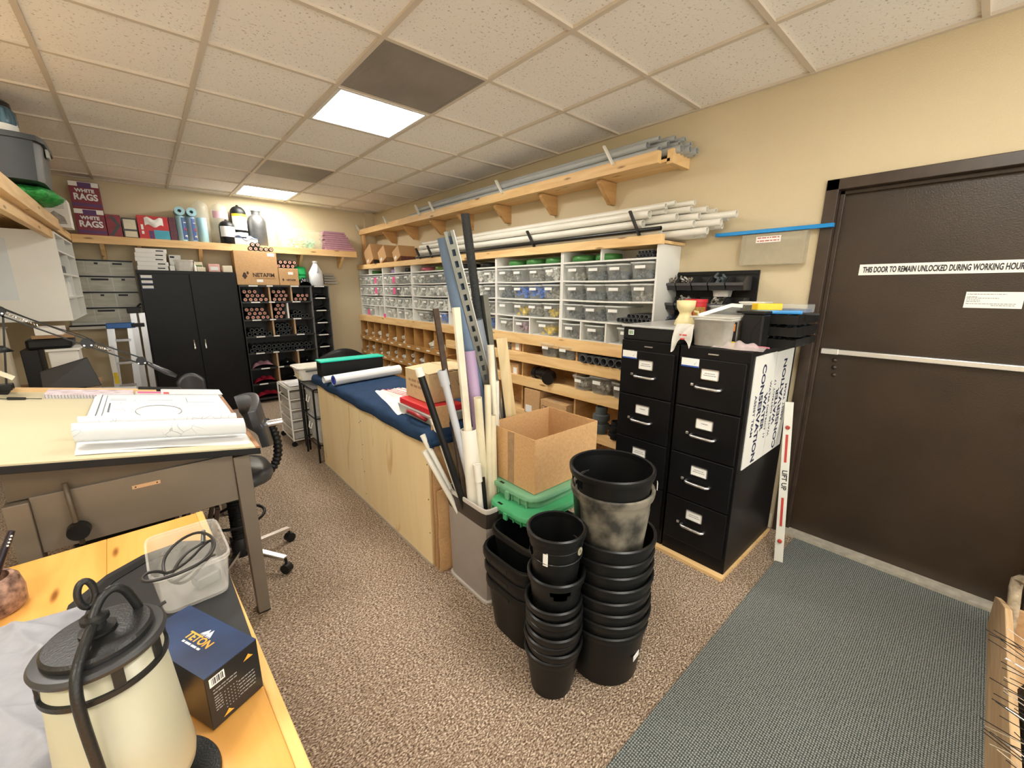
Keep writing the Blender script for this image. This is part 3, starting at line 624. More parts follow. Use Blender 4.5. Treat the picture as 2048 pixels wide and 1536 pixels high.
# spirit level leaning at the wall by the door
t=T('spirit_level','long off-white bar reading LIFT UP leaning between cabinet signs and door frame','level',(2.49,.545,0))
P0=Vector((2.49,.548,.004)); P1=Vector((2.715,.672,.875)); dd=(P1-P0).normalized()
cdir=Vector((.80,-.60,0)); nrm=dd.cross(cdir).normalized(); cdir=nrm.cross(dd).normalized()
if nrm.dot(Vector((0,0,1.4))-P0)<0 and False: nrm=-nrm
nv=(Vector((0,0,1.5))-P0).normalized(); nrm=nv-dd*nv.dot(dd); nrm.normalize(); wd=dd.cross(nrm).normalized()
def lv(a,b): return P0+dd*a+wd*b
def lbox(a0,a1,b0,b1,n0,n1):
    ps=[]
    for n in(n0,n1):
        for a,b in((a0,b0),(a1,b0),(a1,b1),(a0,b1)): ps.append(tuple(lv(a,b)+nrm*n))
    return MB().hexa(ps)
LL=(P1-P0).length
lbox(0,LL,-.0215,.0215,-.010,.0).build('beam',mat('offwhite_aluminium',(.66,.66,.60),.45,var=.05),t,bevel=.002)
M_rs=mat('red_slot',(.45,.03,.02),.5)
for a0,a1 in((.20,.36),(.56,.72)): lbox(a0,a1,-.006,.006,0,.0015).build('red_slot',M_rs,t)
for a in(.115,.76): MB().cone(lv(a,0),lv(a,0)+nrm*.016,.012,.006,12).build('thumb_screw',M_rs,t)
text('lettering','LIFT UP',.034,M_ink,lv(.46,0)+nrm*.0005,-dd,wd if wd.cross(Vector((0,0,1))).length<9 and True else wd,t,bold=.0008)
# ---------------------------------------------------------------- on top of the filing cabinets
t=T('storage_case','flat black case with pale lid lying on the left filing cabinet','case',(2.4,1.24,1.216))
MB().box(2.115,2.76,1.062,1.412,1.216,1.290).build('case_body',M_bpl,t,bevel=.008)
MB().box(2.105,2.77,1.054,1.420,1.290,1.303).build('lid',mat('pale_grey_lid',(.50,.51,.50),.3,var=.08),t,bevel=.005)
s=MB().box(2.113,2.115,1.34,1.375,1.245,1.275).build('label',M_lab,t)
for k in range(3): MB().box(2.1122,2.113,1.345+.009*k,1.350+.009*k,1.25,1.27).build('mark',M_grn,s)
t=T('plastic_bottle','pale yellow hourglass-shaped plastic jug upside down beside red tub','bottle',(2.33,1.12,1.3035))
MB().lathe([(0,0),(.052,0),(.056,.008),(.050,.03),(.036,.055),(.031,.070),(.036,.080),(.048,.10),(.052,.14),(0,.142)],(2.30,1.135,1.3035),24).build('body',mat('pale_yellow_plastic',(.78,.68,.36),.4,var=.06),t,smooth=True)
MB().tube([(2.315,1.095,1.385),(2.33,1.078,1.38),(2.333,1.072,1.35),(2.325,1.085,1.325)],.007,8).build('handle',MC['pale_yellow_plastic'],t,smooth=True)
t=T('coffee_tub','bright red plastic tub with gold label behind the yellow jug','tub',(2.45,1.10,1.3035))
b=MB(); b.lathe([(0,0),(.058,0),(.060,.01),(.060,.125),(.064,.126),(.064,.145),(0,.147)],(2.46,1.155,1.3035),24); b.build('tub_body',mat('red_plastic',(.60,.02,.03),.35,var=.08),t,smooth='e')
b=MB().grid(8,1,lambda u,v:(2.46+.0608*math.cos(3.4+u*1.2),1.155+.0608*math.sin(3.4+u*1.2),1.32+v*.085)); b.build('label',mat('gold_label',(.45,.24,.05),.5,var=.4,scale=60),t)
def opentub(name,x,y,z,w,d,h,label,m=None,lid=None,lab=None,rz=0,cat='bin',grp=None,tap=.9):
    t=T(name,label,cat,(x,y,z),grp)
    tub_mesh(d,w,h,taper=tap,cx=x,cy=y,z0=z).build('tub',m or M_clear,t,smooth=True)
    if lid: MB().box(x-d/2-.006,x+d/2+.006,y-w/2-.006,y+w/2+.006,z+h,z+h+.008).build('lid',lid,t,bevel=.003)
    if lab: MB().box(x-d/2-.004,x-d/2-.002,y-w*.3,y+w*.3,z+h*.2,z+h*.7).build('label',M_lab,t)
    t.rotation_euler=(0,0,rz); return t
M_frost=plastic('frosted_plastic',(.74,.72,.66),.72,.4)
M_wlid=mat('white_lid',(.78,.77,.72),.4)
opentub('plastic_bin',2.275,.925,1.2165,.20,.27,.145,'large frosted bin on the near filing cabinet with tape across it',M_frost,M_frost)
b=MB(); b.bar((2.14,.985,1.373),(2.30,.89,1.425),.004,.018); b.bar((2.30,.89,1.425),(2.36,.86,1.42),.004,.018); tag(b.build('plastic_strap',mat('white_strap',(.8,.8,.76),.4)),'white plastic strap lying bent over the frosted bin','strap')
opentub('plastic_bin',2.52,.985,1.2165,.17,.17,.20,'clear angled bin with small parts behind frosted bin',M_clear,None,None)
opentub('plastic_bin',2.545,.86,1.2165,.12,.12,.215,'small white lidded bin between the clear bin and yellow tool',M_frost,M_wlid)
t=T('tool_case','black hard plastic tool case standing on the near filing cabinet','case',(2.29,.775,1.216))
MB().box(2.245,2.345,.715,.812,1.217,1.385).build('case_body',M_bpl,t,bevel=.008); MB().box(2.24,2.35,.712,.815,1.385,1.400).build('lid',M_bpl,t,bevel=.004); MB().poly([(2.2445,.735,1.36),(2.2445,.765,1.30),(2.2445,.762,1.24),(2.2445,.759,1.24),(2.2445,.761,1.30),(2.2445,.728,1.36)],(-.002,0,0)).build('rib',M_bpl,t)
t=T('zip_bag','crumpled clear zip bag with pink seam on front edge of near cabinet','bag',(2.17,.79,1.216))
def bagf(u,v):
    return (2.13+.10*v+.01*math.sin(9*u),.90-.23*u,1.219+.030*math.sin(math.pi*u)*math.sin(math.pi*v)+.007*math.sin(23*u+5*v)*math.sin(math.pi*v)+.010*v)
M_bagp=plastic('pinkish_bag_plastic',(.82,.70,.68),.50,.10)
MB().grid(26,10,bagf).build('bag',M_bagp,t,smooth=True)
MB().tube([bagf(u/10,1) for u in range(11)],.004,6).build('zip',mat('pink_zip',(.75,.22,.32),.4),t)
t=T('plastic_bag','white crumpled plastic bag hanging over front edge between two filing cabinets','bag',(2.10,1.02,1.2))
def bg2(u,v): return (2.094-.012*math.sin(8*u+4*v)-.010*v,1.075-.10*u+.02*v,1.33-.155*v*(.75+.25*math.cos(5*u)))
MB().grid(14,14,bg2).build('bag',plastic('white_bag_plastic',(.80,.78,.74),.85,.3),t,smooth=True)
marks('print',mat('red_print',(.6,.05,.05),.5),(2.074,1.045,1.25),(0,-1,0),(0,0,1),[(0,.04,.02),(.005,.035,.0)],t,h=.007)
t=T('warning_card','black and yellow product card propped beside the black tool case','card',(2.2,.83,1.217))
MB().box(2.205,2.208,.818,.856,1.217,1.345).build('card_body',M_bpl,t); MB().box(2.203,2.205,.818,.856,1.217,1.248).build('yellow_band',mat('yellow_print',(.80,.60,.02),.5),t); MB().box(2.203,2.205,.824,.850,1.30,1.335).build('orange_mark',mat('orange_print',(.7,.25,.03),.5),t)
for k in range(3):
    z=1.217+.060*k; t=T('parts_tray','black plastic parts tray '+['at the bottom','in the middle','on top'][k]+' of stack beside the door end','tray',(2.50,.70,z),'stack of black parts trays')
    MB().box(2.37,2.72,.600 if k else .64,.800,z,z+.010).build('tray_base',M_bpl,t)
    m=MB(); 
    for y in(.604,.650,.70,.75,.796): m.box(2.37,2.72,y-.003,y+.003,z+.01,z+.048)
    for x in(2.372,2.46,2.55,2.64,2.718): m.box(x-.003,x+.003,.601,.799,z+.01,z+.044)
    m.build('divider',M_bpl,t)
    if k<2: o=fittings('small_parts',M_fd,.16,.30,.04,k+5,60,.008); o.location=(2.39,.70,z+.011); tag(o,'small dark parts lying in '+['bottom','middle'][k]+' black tray','fittings','parts in the black trays','stuff')
t=T('hand_saw','pruning saw with yellow and blue grip on top of the black trays','saw',(2.45,.68,1.40))
b=MB().poly([(2.37,.79,1.40),(2.40,.74,1.40),(2.45,.70,1.40),(2.47,.72,1.40),(2.43,.79,1.40),(2.40,.83,1.40)],(0,0,.035)); b.build('guard',mat('yellow_plastic',(.85,.55,.02),.4),t,bevel=.004)
MB().bar((2.36,.80,1.393),(2.47,.62,1.393),.04,.018).build('handle',mat('blue_plastic',(.03,.25,.60),.4),t,bevel=.005)
MB().bar((2.30,.86,1.392),(2.52,.56,1.386),.02,.010).build('blade',M_bpl,t)
t=T('clear_blister_box','clear lidded box with blue screws at the back of the black trays','box',(2.62,.70,1.385)); MB().box(2.56,2.70,.62,.76,1.386,1.43).build('case_body',M_clear,t,bevel=.004); MB().box(2.57,2.69,.63,.75,1.388,1.405).build('contents',mat('blue_grey_parts',(.10,.16,.3),.4,var=.5,scale=90),t)
# black hanging bin rack on the wall
t=T('bin_rack','black wall rack panel holding hooked bins above the filing cabinets','rack',(2.85,1.26,1.25))
MB().box(2.846,2.859,.963,1.56,1.225,1.622).build('panel',M_bpl,t,bevel=.002)
m=MB()
for z in(1.36,1.49,1.60): m.box(2.838,2.846,.97,1.55,z,z+.012)
m.build('hook_rail',M_bpl,t)
hb=None
for r_ in range(3):
    for k in range(5):
        y=1.475-.107*k; z=1.500-.130*r_; n='stack bin'
        L='black hanging bin, %s from the left in %s row of wall rack'%(['first','second','third','fourth','fifth'][k],['top','middle','lowest'][r_])
        if hb is None:
            hb=T('hanging_bin',L,'bin',(2.73,y,z),'black bins on the wall rack'); m=MB(); x0=2.72;w=.050
            m.poly([(x0,y-w,z),(2.838,y-w,z),(2.838,y-w,z+.085),(x0+.03,y-w,z+.085),(x0-.02,y-w,z+.045)],(0,.003,0)); m.poly([(x0,y+w-.003,z),(2.838,y+w-.003,z),(2.838,y+w-.003,z+.085),(x0+.03,y+w-.003,z+.085),(x0-.02,y+w-.003,z+.045)],(0,.003,0))
            m.hexa([(x0,y-w,z),(2.838,y-w,z),(2.838,y+w,z),(x0,y+w,z),(x0,y-w,z+.003),(2.838,y-w,z+.003),(2.838,y+w,z+.003),(x0,y+w,z+.003)])
            m.hexa([(x0,y-w,z),(x0+.003,y-w,z),(x0+.003,y+w,z),(x0,y+w,z),(x0-.02,y-w,z+.045),(x0-.017,y-w,z+.045),(x0-.017,y+w,z+.045),(x0-.02,y+w,z+.045)]); m.box(2.835,2.838,y-w,y+w,z,z+.085)
            m.build('bin_body',mat('dark_grey_bin',(.03,.03,.032),.4),hb); m=MB().box(x0-.0235,x0-.018,y-w,y+w,z+.030,z+.047); m.build('front_lip',mat('dark_grey_lip',(.07,.07,.075),.35),hb)
        else: dup(hb,(2.73,y,z),L)
for (r_,k,mm) in((0,0,'m'),(0,1,'m'),(0,3,'d'),(1,1,'w'),(1,3,'w'),(2,0,'d')):
    y=1.475-.107*k; z=1.503-.130*r_
    o=fittings('metal_parts',{'m':mat('shiny_metal_parts',(.45,.43,.40),.25,.8,var=.4),'d':M_fd,'w':M_fm}[mm],.085,.10,.085,40+r_*5+k,34,.008); o.location=(2.728,y,z); tag(o,'small metal parts heaped in %s row, %s black hanging bin'%(['top','middle','lowest'][r_],['first','second','third','fourth'][k]),'hardware','parts in the hanging bins','stuff')
opentub('plastic_bin',2.775,1.14,1.46,.10,.08,.05,'small white lidded tub held in middle row of black rack',M_frost,M_wlid)
# blue rail and clear document box on the wall
t=T('wall_rail','bright blue metal rail on the wall left of the door frame','rail',(2.85,.94,1.84))
MB().box(2.812,2.842,.625,1.241,1.832,1.853).build('rail',mat('bright_blue_anodised',(.01,.28,.72),.3,.2,var=.05),t,bevel=.002); MB().box(2.842,2.8605,.72,1.21,1.835,1.85).build('mount',M_bpl,t)
t=T('document_box','clear plastic document box on the wall below the blue rail','box',(2.83,.9,1.65))
m=MB(); m.hexa([(2.80,.745,1.65),(2.858,.745,1.65),(2.858,1.055,1.65),(2.80,1.055,1.65),(2.80,.73,1.83),(2.803,.73,1.83),(2.803,1.075,1.83),(2.80,1.075,1.83)])
b=MB(); b.box(2.798,2.801,.735,1.07,1.65,1.825).box(2.801,2.858,.735,1.07,1.65,1.653).box(2.801,2.858,.735,.738,1.653,1.825).box(2.801,2.858,1.067,1.07,1.653,1.825); m.bm.free(); b.build('clear_box',plastic('smoky_clear',(.55,.50,.38),.35,.2),t)
s=MB().box(2.7965,2.798,.86,.99,1.775,1.81).build('label',M_lab,t); marks('label_print',mat('red_ink',(.5,.10,.06),.5),(2.7964,.983,1.78),(0,-1,0),(0,0,1),[(0,.115,.002),(0,.115,.019)],s,h=.006,ext=.0002)
# ================================================================ centre: counter, waste bin with pipes, tubs, boxes, pots
M_ply=wood('birch_plywood',(.80,.64,.36),(.70,.50,.25),'Z',scale=1.0,knots=False); 
def ply_mat():
    m=wood('birch_plywood_stained',(.82,.66,.38),(.78,.60,.33),'Z',scale=1.2,knots=False); nt=m.node_tree; b=nt.nodes['Principled BSDF']
    tc=nt.nodes.new('ShaderNodeTexCoord'); mp=nt.nodes.new('ShaderNodeMapping'); mp.inputs['Scale'].default_value=(2,2.6,.9); mp.inputs['Location'].default_value=(3,1.1,.3)
    n=nt.nodes.new('ShaderNodeTexNoise'); n.inputs['Scale'].default_value=1.5; n.inputs['Detail'].default_value=5; n.inputs['Distortion'].default_value=1.2
    nt.links.new(tc.outputs['Object'],mp.inputs[0]); nt.links.new(mp.outputs[0],n.inputs[0])
    r=nt.nodes.new('ShaderNodeValToRGB'); r.color_ramp.elements[0].position=.60; r.color_ramp.elements[0].color=(1,1,1,1); r.color_ramp.elements[1].position=.66; r.color_ramp.elements[1].color=(.74,.60,.44,1); nt.links.new(n.outputs[0],r.inputs[0])
    src=b.inputs['Base Color'].links[0].from_socket; mx=nt.nodes.new('ShaderNodeMix'); mx.data_type='RGBA'; mx.blend_type='MULTIPLY'; mx.inputs[0].default_value=1
    nt.links.new(src,mx.inputs[6]); nt.links.new(r.outputs[0],mx.inputs[7]); nt.links.new(mx.outputs[2],b.inputs['Base Color']); return m
M_ply=ply_mat()
t=T('work_counter','long plywood-fronted counter with dark blue fabric top in the middle of room','counter',(1.23,2.7,0))
MB().box(.997,1.009,1.795,2.714,.012,.745).build('front_panel',M_ply,t)
MB().box(.997,1.009,2.718,3.62,.012,.745).build('front_panel',M_ply,t)
MB().box(1.01,1.47,1.795,1.807,.012,.745).build('side_panel',M_ply,t); MB().box(1.01,1.47,3.608,3.62,.012,.745).build('side_panel',M_ply,t)
MB().box(1.458,1.47,1.808,3.607,.012,.745).build('rear_panel',M_ply,t)
MB().box(.99,1.009,1.79,3.625,0,.012).build('base_strip',mat('dusty_trim',(.40,.34,.27),.7,var=.2),t)
b=MB()
for (y,z) in((2.70,.62),(2.70,.45),(2.70,.25),(2.70,.08),(2.735,.60),(2.735,.33),(1.81,.6),(1.81,.4),(1.81,.2)): b.cone((.9955,y,z),(.997,y,z),.004,n=8)
b.build('screw',M_gpvcd,t)
M_blue=mat('navy_blue_fabric',(.018,.042,.095),.9,var=.15,scale=12,bump=.3,bscale=300,spec=.15)
m=MB()
def clothp(u,v):
    # profile across x from front bottom hem, over the top, to the rear
    prof=[(.978,.728),(.966,.735),(.960,.76),(.963,.785),(.975,.800),(1.02,.803),(1.25,.803),(1.45,.803),(1.48,.800),(1.490,.785),(1.492,.76),(1.488,.735)]
    i=u*(len(prof)-1); a=int(min(i,len(prof)-2)); f=i-a
    x=prof[a][0]*(1-f)+prof[a+1][0]*f; z=prof[a][1]*(1-f)+prof[a+1][1]*f
    y=1.70+1.92*v; e=max(0,(.025-v)/.025)
    z-= e*e*.035 if z>.79 else 0
    return (x+.004*math.sin(v*37)*(1 if z<.78 else 0),y,z+.003*math.sin(v*21+u*5)*(1 if z<.79 else .3))
m.grid(22,60,clothp); m.grid(22,1,lambda u,v:tuple(Vector(clothp(u,0))*(1-v)+Vector((clothp(u,0)[0],1.705,.735))*v)); 
m.build('fabric_top',M_blue,t,smooth=True,solid=.006)
MB().box(1.0,1.47,1.72,3.6,.745,.785).build('core_board',M_ply,t)
# things on the counter
M_paper=mat('white_drawing_paper',(.72,.73,.74),.6,var=.03,scale=5)
def roll(x0,y0,x1,y1,z,r,label,blue=False):
    t=T('paper_roll',label,'paper roll',((x0+x1)/2,(y0+y1)/2,z-r)); p=Vector((x0,y0,z));q=Vector((x1,y1,z))
    d=(q-p).normalized(); s=d.cross(Vector((0,0,1))); m=MB()
    def f(u,v):
        a=u*math.pi*2*2.6; rr=r-.0035*u*2.6; return p+(q-p)*v+s*math.cos(a)*rr+Vector((0,0,1))*math.sin(a)*rr
    m.grid(60,1,f); m.build('sheet',M_paper,t,smooth=True)
    if blue: 
        MB().pipe(p-d*.001,p+d*.012,r*.80,.012,20).build('blue_core_edge',mat('blue_ink_edge',(.02,.04,.35),.5),t)
roll(.96,3.07,1.52,3.16,.846,.040,'thick white plan roll with blue core lying across blue counter',True)
roll(.93,3.20,1.50,3.30,.832,.028,'thinner white plan roll lying behind the thick roll on counter')
t=T('portfolio_case','long black case with teal lid standing across far end of the counter','case',(1.25,3.45,.805))
MB().box(.985,1.50,3.42,3.54,.806,.925).build('case_body',M_bpl,t,bevel=.004)
MB().box(.98,1.505,3.412,3.548,.925,.938).build('lid',mat('teal_plastic',(.01,.55,.40),.4,var=.05),t,bevel=.003)
t=T('document_bag','white printed plastic mailing bag lying on the blue counter top','bag',(1.15,2.4,.805))
def bagc(u,v):
    a=Vector((1.12,2.72,0));b=Vector((.985,2.10,0));c=Vector((1.22,2.08,0));d=Vector((1.33,2.66,0))
    p=(a*(1-u)+b*u)*(1-v)+(d*(1-u)+c*u)*v
    z=.808+.035*math.sin(math.pi*u)**.7*math.sin(math.pi*v)**.7+.006*math.sin(17*u+9*v)*math.sin(math.pi*v)+.004*math.sin(31*v-8*u)
    return (p.x,p.y,max(z,.8065))
MB().grid(30,20,bagc).build('bag',mat('white_poly_bag',(.78,.78,.76),.3,var=.03),t,smooth=True)
M_redp=mat('red_print',(.6,.05,.05),.5)
marks('print',M_redp,(1.10,2.56,.852),(.15,-1,0),(1,.15,0),[(0,.30,.0),(.02,.33,.025),(.04,.25,.05),(.05,.3,.09)],t,h=.008,ext=.0006)
# red and grey tool box under the open carton
t=T('tool_box','red and pale grey tool box with red handle at near end of counter','tool box',(1.12,1.95,.803))
MB().hexa([(1.03,1.80,.806),(1.24,1.80,.806),(1.24,2.16,.806),(1.03,2.16,.806),(1.02,1.79,.86),(1.25,1.79,.86),(1.25,2.17,.86),(1.02,2.17,.86)]).build('grey_base',mat('pale_grey_plastic',(.42,.41,.37),.4),t,bevel=.006)
M_redt=mat('red_plastic',(.60,.02,.03),.3)
MB().box(1.03,1.24,1.81,2.16,.860,.893).build('lid',M_redt,t,bevel=.006)
MB().tube([(1.018,1.83,.835),(.998,1.85,.85),(.990,1.90,.858),(.990,1.96,.858),(.998,2.0,.85),(1.018,2.03,.835)],.011,8).build('handle',mat('dark_red_plastic',(.28,.015,.02),.35),t,smooth=True)
# worn carton on the tool box
t=T('carton','worn closed brown carton resting on red tool box at counter end','box',(1.24,2.06,.894))
MB().box(1.08,1.40,1.90,2.17,.8945,1.055).build('body',mat('pale_cardboard',(.55,.40,.22),.8,var=.1,scale=60),t,bevel=.004)
M_pc=mat('pale_cardboard_flap',(.68,.52,.30),.8,var=.06)
MB().hexa([(1.08,1.90,1.056),(1.24,1.90,1.062),(1.24,2.17,1.062),(1.08,2.17,1.056),(1.08,1.90,1.059),(1.24,1.90,1.070),(1.24,2.17,1.070),(1.08,2.17,1.059)]).build('flap',M_pc,t)
MB().hexa([(1.25,1.90,1.062),(1.40,1.90,1.056),(1.40,2.17,1.056),(1.25,2.17,1.062),(1.25,1.90,1.066),(1.40,1.90,1.060),(1.40,2.17,1.060),(1.25,2.17,1.070)]).build('flap',M_pc,t)
marks('print',M_cardd,(1.0795,2.13,.96),(0,-1,0),(0,0,1),[(0,.13,.03),(.02,.15,0)],t,h=.014); text('print','VSRI',.05,M_cardd,(1.30,1.8995,.985),(1,0,0),(0,0,1),t)
# flattened cartons leaning at the counter end
for k,(y,x0,x1,h,l) in enumerate(((1.783,1.0,1.12,.74,'tall flattened cardboard sheet standing against end of the counter'),(1.755,1.0,1.10,.92,'second flattened brown cardboard between counter and waste bin'),(1.722,1.00,1.13,.48,'short creased cardboard sheet nearest the grey waste bin'))):
    t=T('cardboard_sheet',l,'cardboard',((x0+x1)/2,y,0)); m=MB()
    n=12
    m.grid(4,n,lambda u,v:(x0+(x1-x0)*u,y-.012*u+.004*math.sin(v*14+k),h*v+.001)); m.build('sheet',M_card,t,solid=.005)
# wall-side bin holding the long lengths
def waste_bin(x0,x1,y0,y1,h,label,body,rim,detail):
    t=T('waste_bin',label,'bin',((x0+x1)/2,(y0+y1)/2,0)); cx,cy=(x0+x1)/2,(y0+y1)/2; w,d=x1-x0,y1-y0
    m=MB(); m.lathe([(0,.004),(.46,.004),(.47,.03),(.495,h-.10),(.480,h-.10),(.455,.035),(0,.012)],(cx,cy,0),64,sx=w*1.03,sy=d*1.03,sq=13); m.build('bin_body',body,t,smooth='e')
    m=MB(); m.lathe([(.496,h-.10),(.515,h-.07),(.515,h-.016),(.485,h-.016),(.485,h-.10),(.496,h-.10)],(cx,cy,0),64,sx=w*1.03,sy=d*1.03,sq=13); m.build('collar',rim,t,smooth='e')
    m=MB(); m.lathe([(.487,h-.02),(.520,h-.02),(.524,h-.008),(.518,h),(.487,h),(.487,h-.02)],(cx,cy,0),64,sx=w*1.03,sy=d*1.03,sq=13); m.build('rim',detail,t,smooth='e')
    m=MB(); m.lathe([(0,0),(.49,0),(.50,.006),(.50,.016),(.47,.018),(0,.018)],(cx,cy,0),64,sx=w*1.03,sy=d*1.03,sq=13); m.build('foot',detail,t,smooth='e')
    return t
M_taupe=mat('taupe_grey_plastic',(.30,.27,.25),.45,var=.05); M_brn=mat('dark_brown_plastic',(.035,.028,.024),.4); M_lt=mat('pale_taupe_plastic',(.52,.49,.45),.4)
t=waste_bin(1.040,1.285,1.362,1.690,.512,'taupe waste bin crammed with pipes, beside the counter end',M_taupe,M_brn,M_lt)
MB().box(1.0438,1.0462,1.40,1.60,.350,.354).box(1.0448,1.0472,1.42,1.62,.300,.303).build('groove',M_lt,t)
MB().hexa([(1.052,1.385,.02),(1.055,1.385,.02),(1.055,1.665,.02),(1.052,1.665,.02),(1.0475,1.38,.10),(1.055,1.38,.10),(1.055,1.67,.10),(1.0475,1.67,.10)]).build('lower_panel',mat('mid_taupe',(.20,.18,.165),.45),t)
waste_bin(1.33,1.62,1.52,1.75,.46,'second dark bin hidden behind taupe bin, holding the longest lengths',M_bpl,M_bpl,M_bpl)
M_cream=mat('aged_cream_pvc',(.72,.66,.48),.45,var=.15,scale=6); M_wst=mat('white_painted_lumber',(.76,.70,.56),.55,var=.15,scale=8)
def inp(top,base): return Vector(top),Vector(base)
def pip(label,top,base,r,m,t_=None,cat='pipe',name='plastic_pipe',n=16):
    a,b=inp(top,base); return tag(MB().pipe(b,a,r,t_ or r*.15,n).build(name,m,smooth='e'),label,cat)
t=T('pvc_pipe','thin black pipe with white cap leaning left out of the taupe bin','pipe',(1.12,1.49,.03))
MB().pipe((1.14,1.47,.03),(.897,1.66,1.135),.0165,.003,14).build('pipe_body',mat('black_pipe',()) if 0 else M_bpl,t,smooth='e'); MB().cone((.902,1.656,1.112),(.894,1.662,1.150),.0195,.0195,16).build('end_cap',M_wpvc,t,smooth='e')
t=T('pvc_pipe','pale grey conduit with wide socket end leaning left from taupe bin','pipe',(1.16,1.46,.03)); M_pg2=mat('pale_grey_conduit',(.48,.50,.54),.4,var=.05)
MB().pipe((1.165,1.46,.03),(.991,1.62,1.130),.0175,.003,16).build('pipe_body',M_pg2,t,smooth='e'); MB().pipe((1.003,1.614,1.062),(.990,1.6205,1.134),.023,.004,16).build('socket',M_pg2,t,smooth='e')
tag(MB().bar((1.085,1.49,.03),(.992,1.66,1.413),.026,.012,(0,1,0)).build('metal_bar',mat('rusty_dark_steel',(.07,.045,.03),.55,.4,var=.4,scale=20)),'rusty dark flat bar standing left of white strip in bin','metal bar')
tag(MB().bar((1.100,1.475,.05),(1.063,1.60,1.418),.034,.016,(0,1,0)).build('lumber_strip',M_wst),'tall white painted wooden strip in front of the blue pipe','lumber')
pip('very wide faded blue pipe, tallest of coloured pipes in bin',(1.062,1.66,1.725),(1.375,1.60,.03),.043,mat('faded_blue_pvc',(.115,.175,.27),.5,var=.12),.004)
a=Vector((1.034,1.60,1.744)); b0=Vector((1.505,1.56,.03)); t=T('strut_channel','slotted galvanised steel channel leaning across the blue pipe','metal channel',(1.5,1.56,.03))
dd=(a-b0).normalized(); sx=dd.cross(Vector((0,1,0))).normalized(); sy=dd.cross(sx).normalized()
M_galv=mat('galvanised_steel',(.22,.225,.20),.40,.75,var=.15,scale=15)
face=Vector((-.55,-.83,0)); face=(face-dd*face.dot(dd)).normalized(); side=dd.cross(face).normalized(); Lc=(a-b0).length; m=MB()
def cpt(l,s_,f_): return tuple(b0+dd*l+side*s_+face*f_)
def cbox(m,l0,l1,s0,s1,f0,f1): m.hexa([cpt(l0,s0,f0),cpt(l1,s0,f0),cpt(l1,s1,f0),cpt(l0,s1,f0),cpt(l0,s0,f1),cpt(l1,s0,f1),cpt(l1,s1,f1),cpt(l0,s1,f1)])
W_=.021; k=0; l=0; 
cbox(m,0,Lc,-W_,-.0075,0,.002); cbox(m,0,Lc,.0075,W_,0,.002)
while l<Lc-.05:
    cbox(m,l,l+.022,-.0075,.0075,0,.002); l+=.050
cbox(m,0,Lc,-W_,-W_+.002,-.04,0); cbox(m,0,Lc,W_-.002,W_,-.04,0); cbox(m,0,Lc,-W_,W_,-.042,-.040)
m.build('slotted_face',M_galv,t)
m=MB(); cbox(m,0,Lc,W_-.0005,W_+.003,-.041,.0); m.build('bright_edge',mat('bright_zinc',(.70,.70,.66),.3,.7),t)
pip('long black tube reaching highest, touching the top shelf line',(1.193,1.70,1.843),(1.415,1.63,.03),.0215,mat('ribbed_black_tube',(.015,.017,.017),.45,bump=.6,bscale=200),.003)
pip('lavender purple pipe below the wide blue pipe',(1.130,1.60,1.213),(1.185,1.45,.03),.030,mat('lavender_pvc',(.40,.29,.46),.45,var=.08),.004)
pip('wide slate grey pipe to the right of lavender pipe',(1.204,1.64,1.353),(1.452,1.58,.03),.033,mat('slate_grey_pvc',(.22,.25,.30),.45,var=.1),.004)
pip('cream pipe of medium height with open end, bin centre',(1.112,1.51,1.005),(1.175,1.50,.03),.0195,M_cream)
pip('widest short white pipe with open end at front of bin',(1.085,1.55,.845),(1.10,1.47,.03),.040,M_wpvc,.003)
t=T('pvc_pipe','shortest white pipe with socket end at front right of bin','pipe',(1.075,1.40,.03)); MB().pipe((1.085,1.41,.03),(1.072,1.47,.691),.014,.003,14).build('pipe_body',M_wpvc,t,smooth='e'); MB().pipe((1.074,1.46,.61),(1.072,1.47,.695),.0185,.0035,14).build('socket',M_wpvc,t,smooth='e')
t=T('pvc_pipe','thin white pipe with capped end second from left in bin','pipe',(1.12,1.50,.03)); MB().pipe((1.15,1.50,.03),(1.014,1.75,.852),.0155,.003,14).build('pipe_body',M_wpvc,t,smooth='e'); MB().cone((1.017,1.744,.838),(1.012,1.754,.868),.019,.019,14).build('end_cap',M_wpvc,t,smooth='e')
pip('thin white pipe lowest at far left of bin',(.946,1.75,.793),(1.19,1.50,.03),.0135,M_wpvc)
pip('another thin white pipe low at left, nearer the bin rim',(.935,1.72,.721),(1.18,1.47,.03),.0135,M_wpvc)
pip('tall thin white pipe in front of pale lumber board',(1.221,1.55,1.239),(1.225,1.45,.03),.0165,M_wst)
tag(MB().bar((1.50,1.575,.03),(1.348,1.62,1.257),.055,.020,(-.6,-.8,0)).build('lumber_board',wood('rough_lumber',(.72,.58,.34),(.56,.40,.18),'Z',scale=4)),'wide stained lumber board standing right of the white pipes','lumber')
pip('cream pipe half hidden right of medium cream pipe',(1.178,1.52,1.054),(1.13,1.44,.03),.0165,M_cream)
pip('short cream pipe beside the open cardboard box edge',(1.191,1.50,.906),(1.15,1.43,.03),.0175,M_cream)
pip('white pipe with ink marks left of lumber board',(1.262,1.56,1.055),(1.24,1.53,.03),.0155,M_wpvc)
tag(MB().bar((1.437,1.60,.03),(1.269,1.66,1.472),.03,.028,(0,1,0)).build('metal_angle',M_galv),'grey galvanised bar behind the slotted channel','metal bar')
pip('dark grey tube between white pipe and lumber board',(1.40,1.66,1.08),(1.46,1.66,.03),.02,M_gpvcd)
tag(MB().bar((1.10,1.40,.03),(1.085,1.455,.63),.035,.004,(-.6,-.8,0)).build('metal_strip',M_bpl),'dark flat strip leaning behind the shortest white pipe','metal strip')
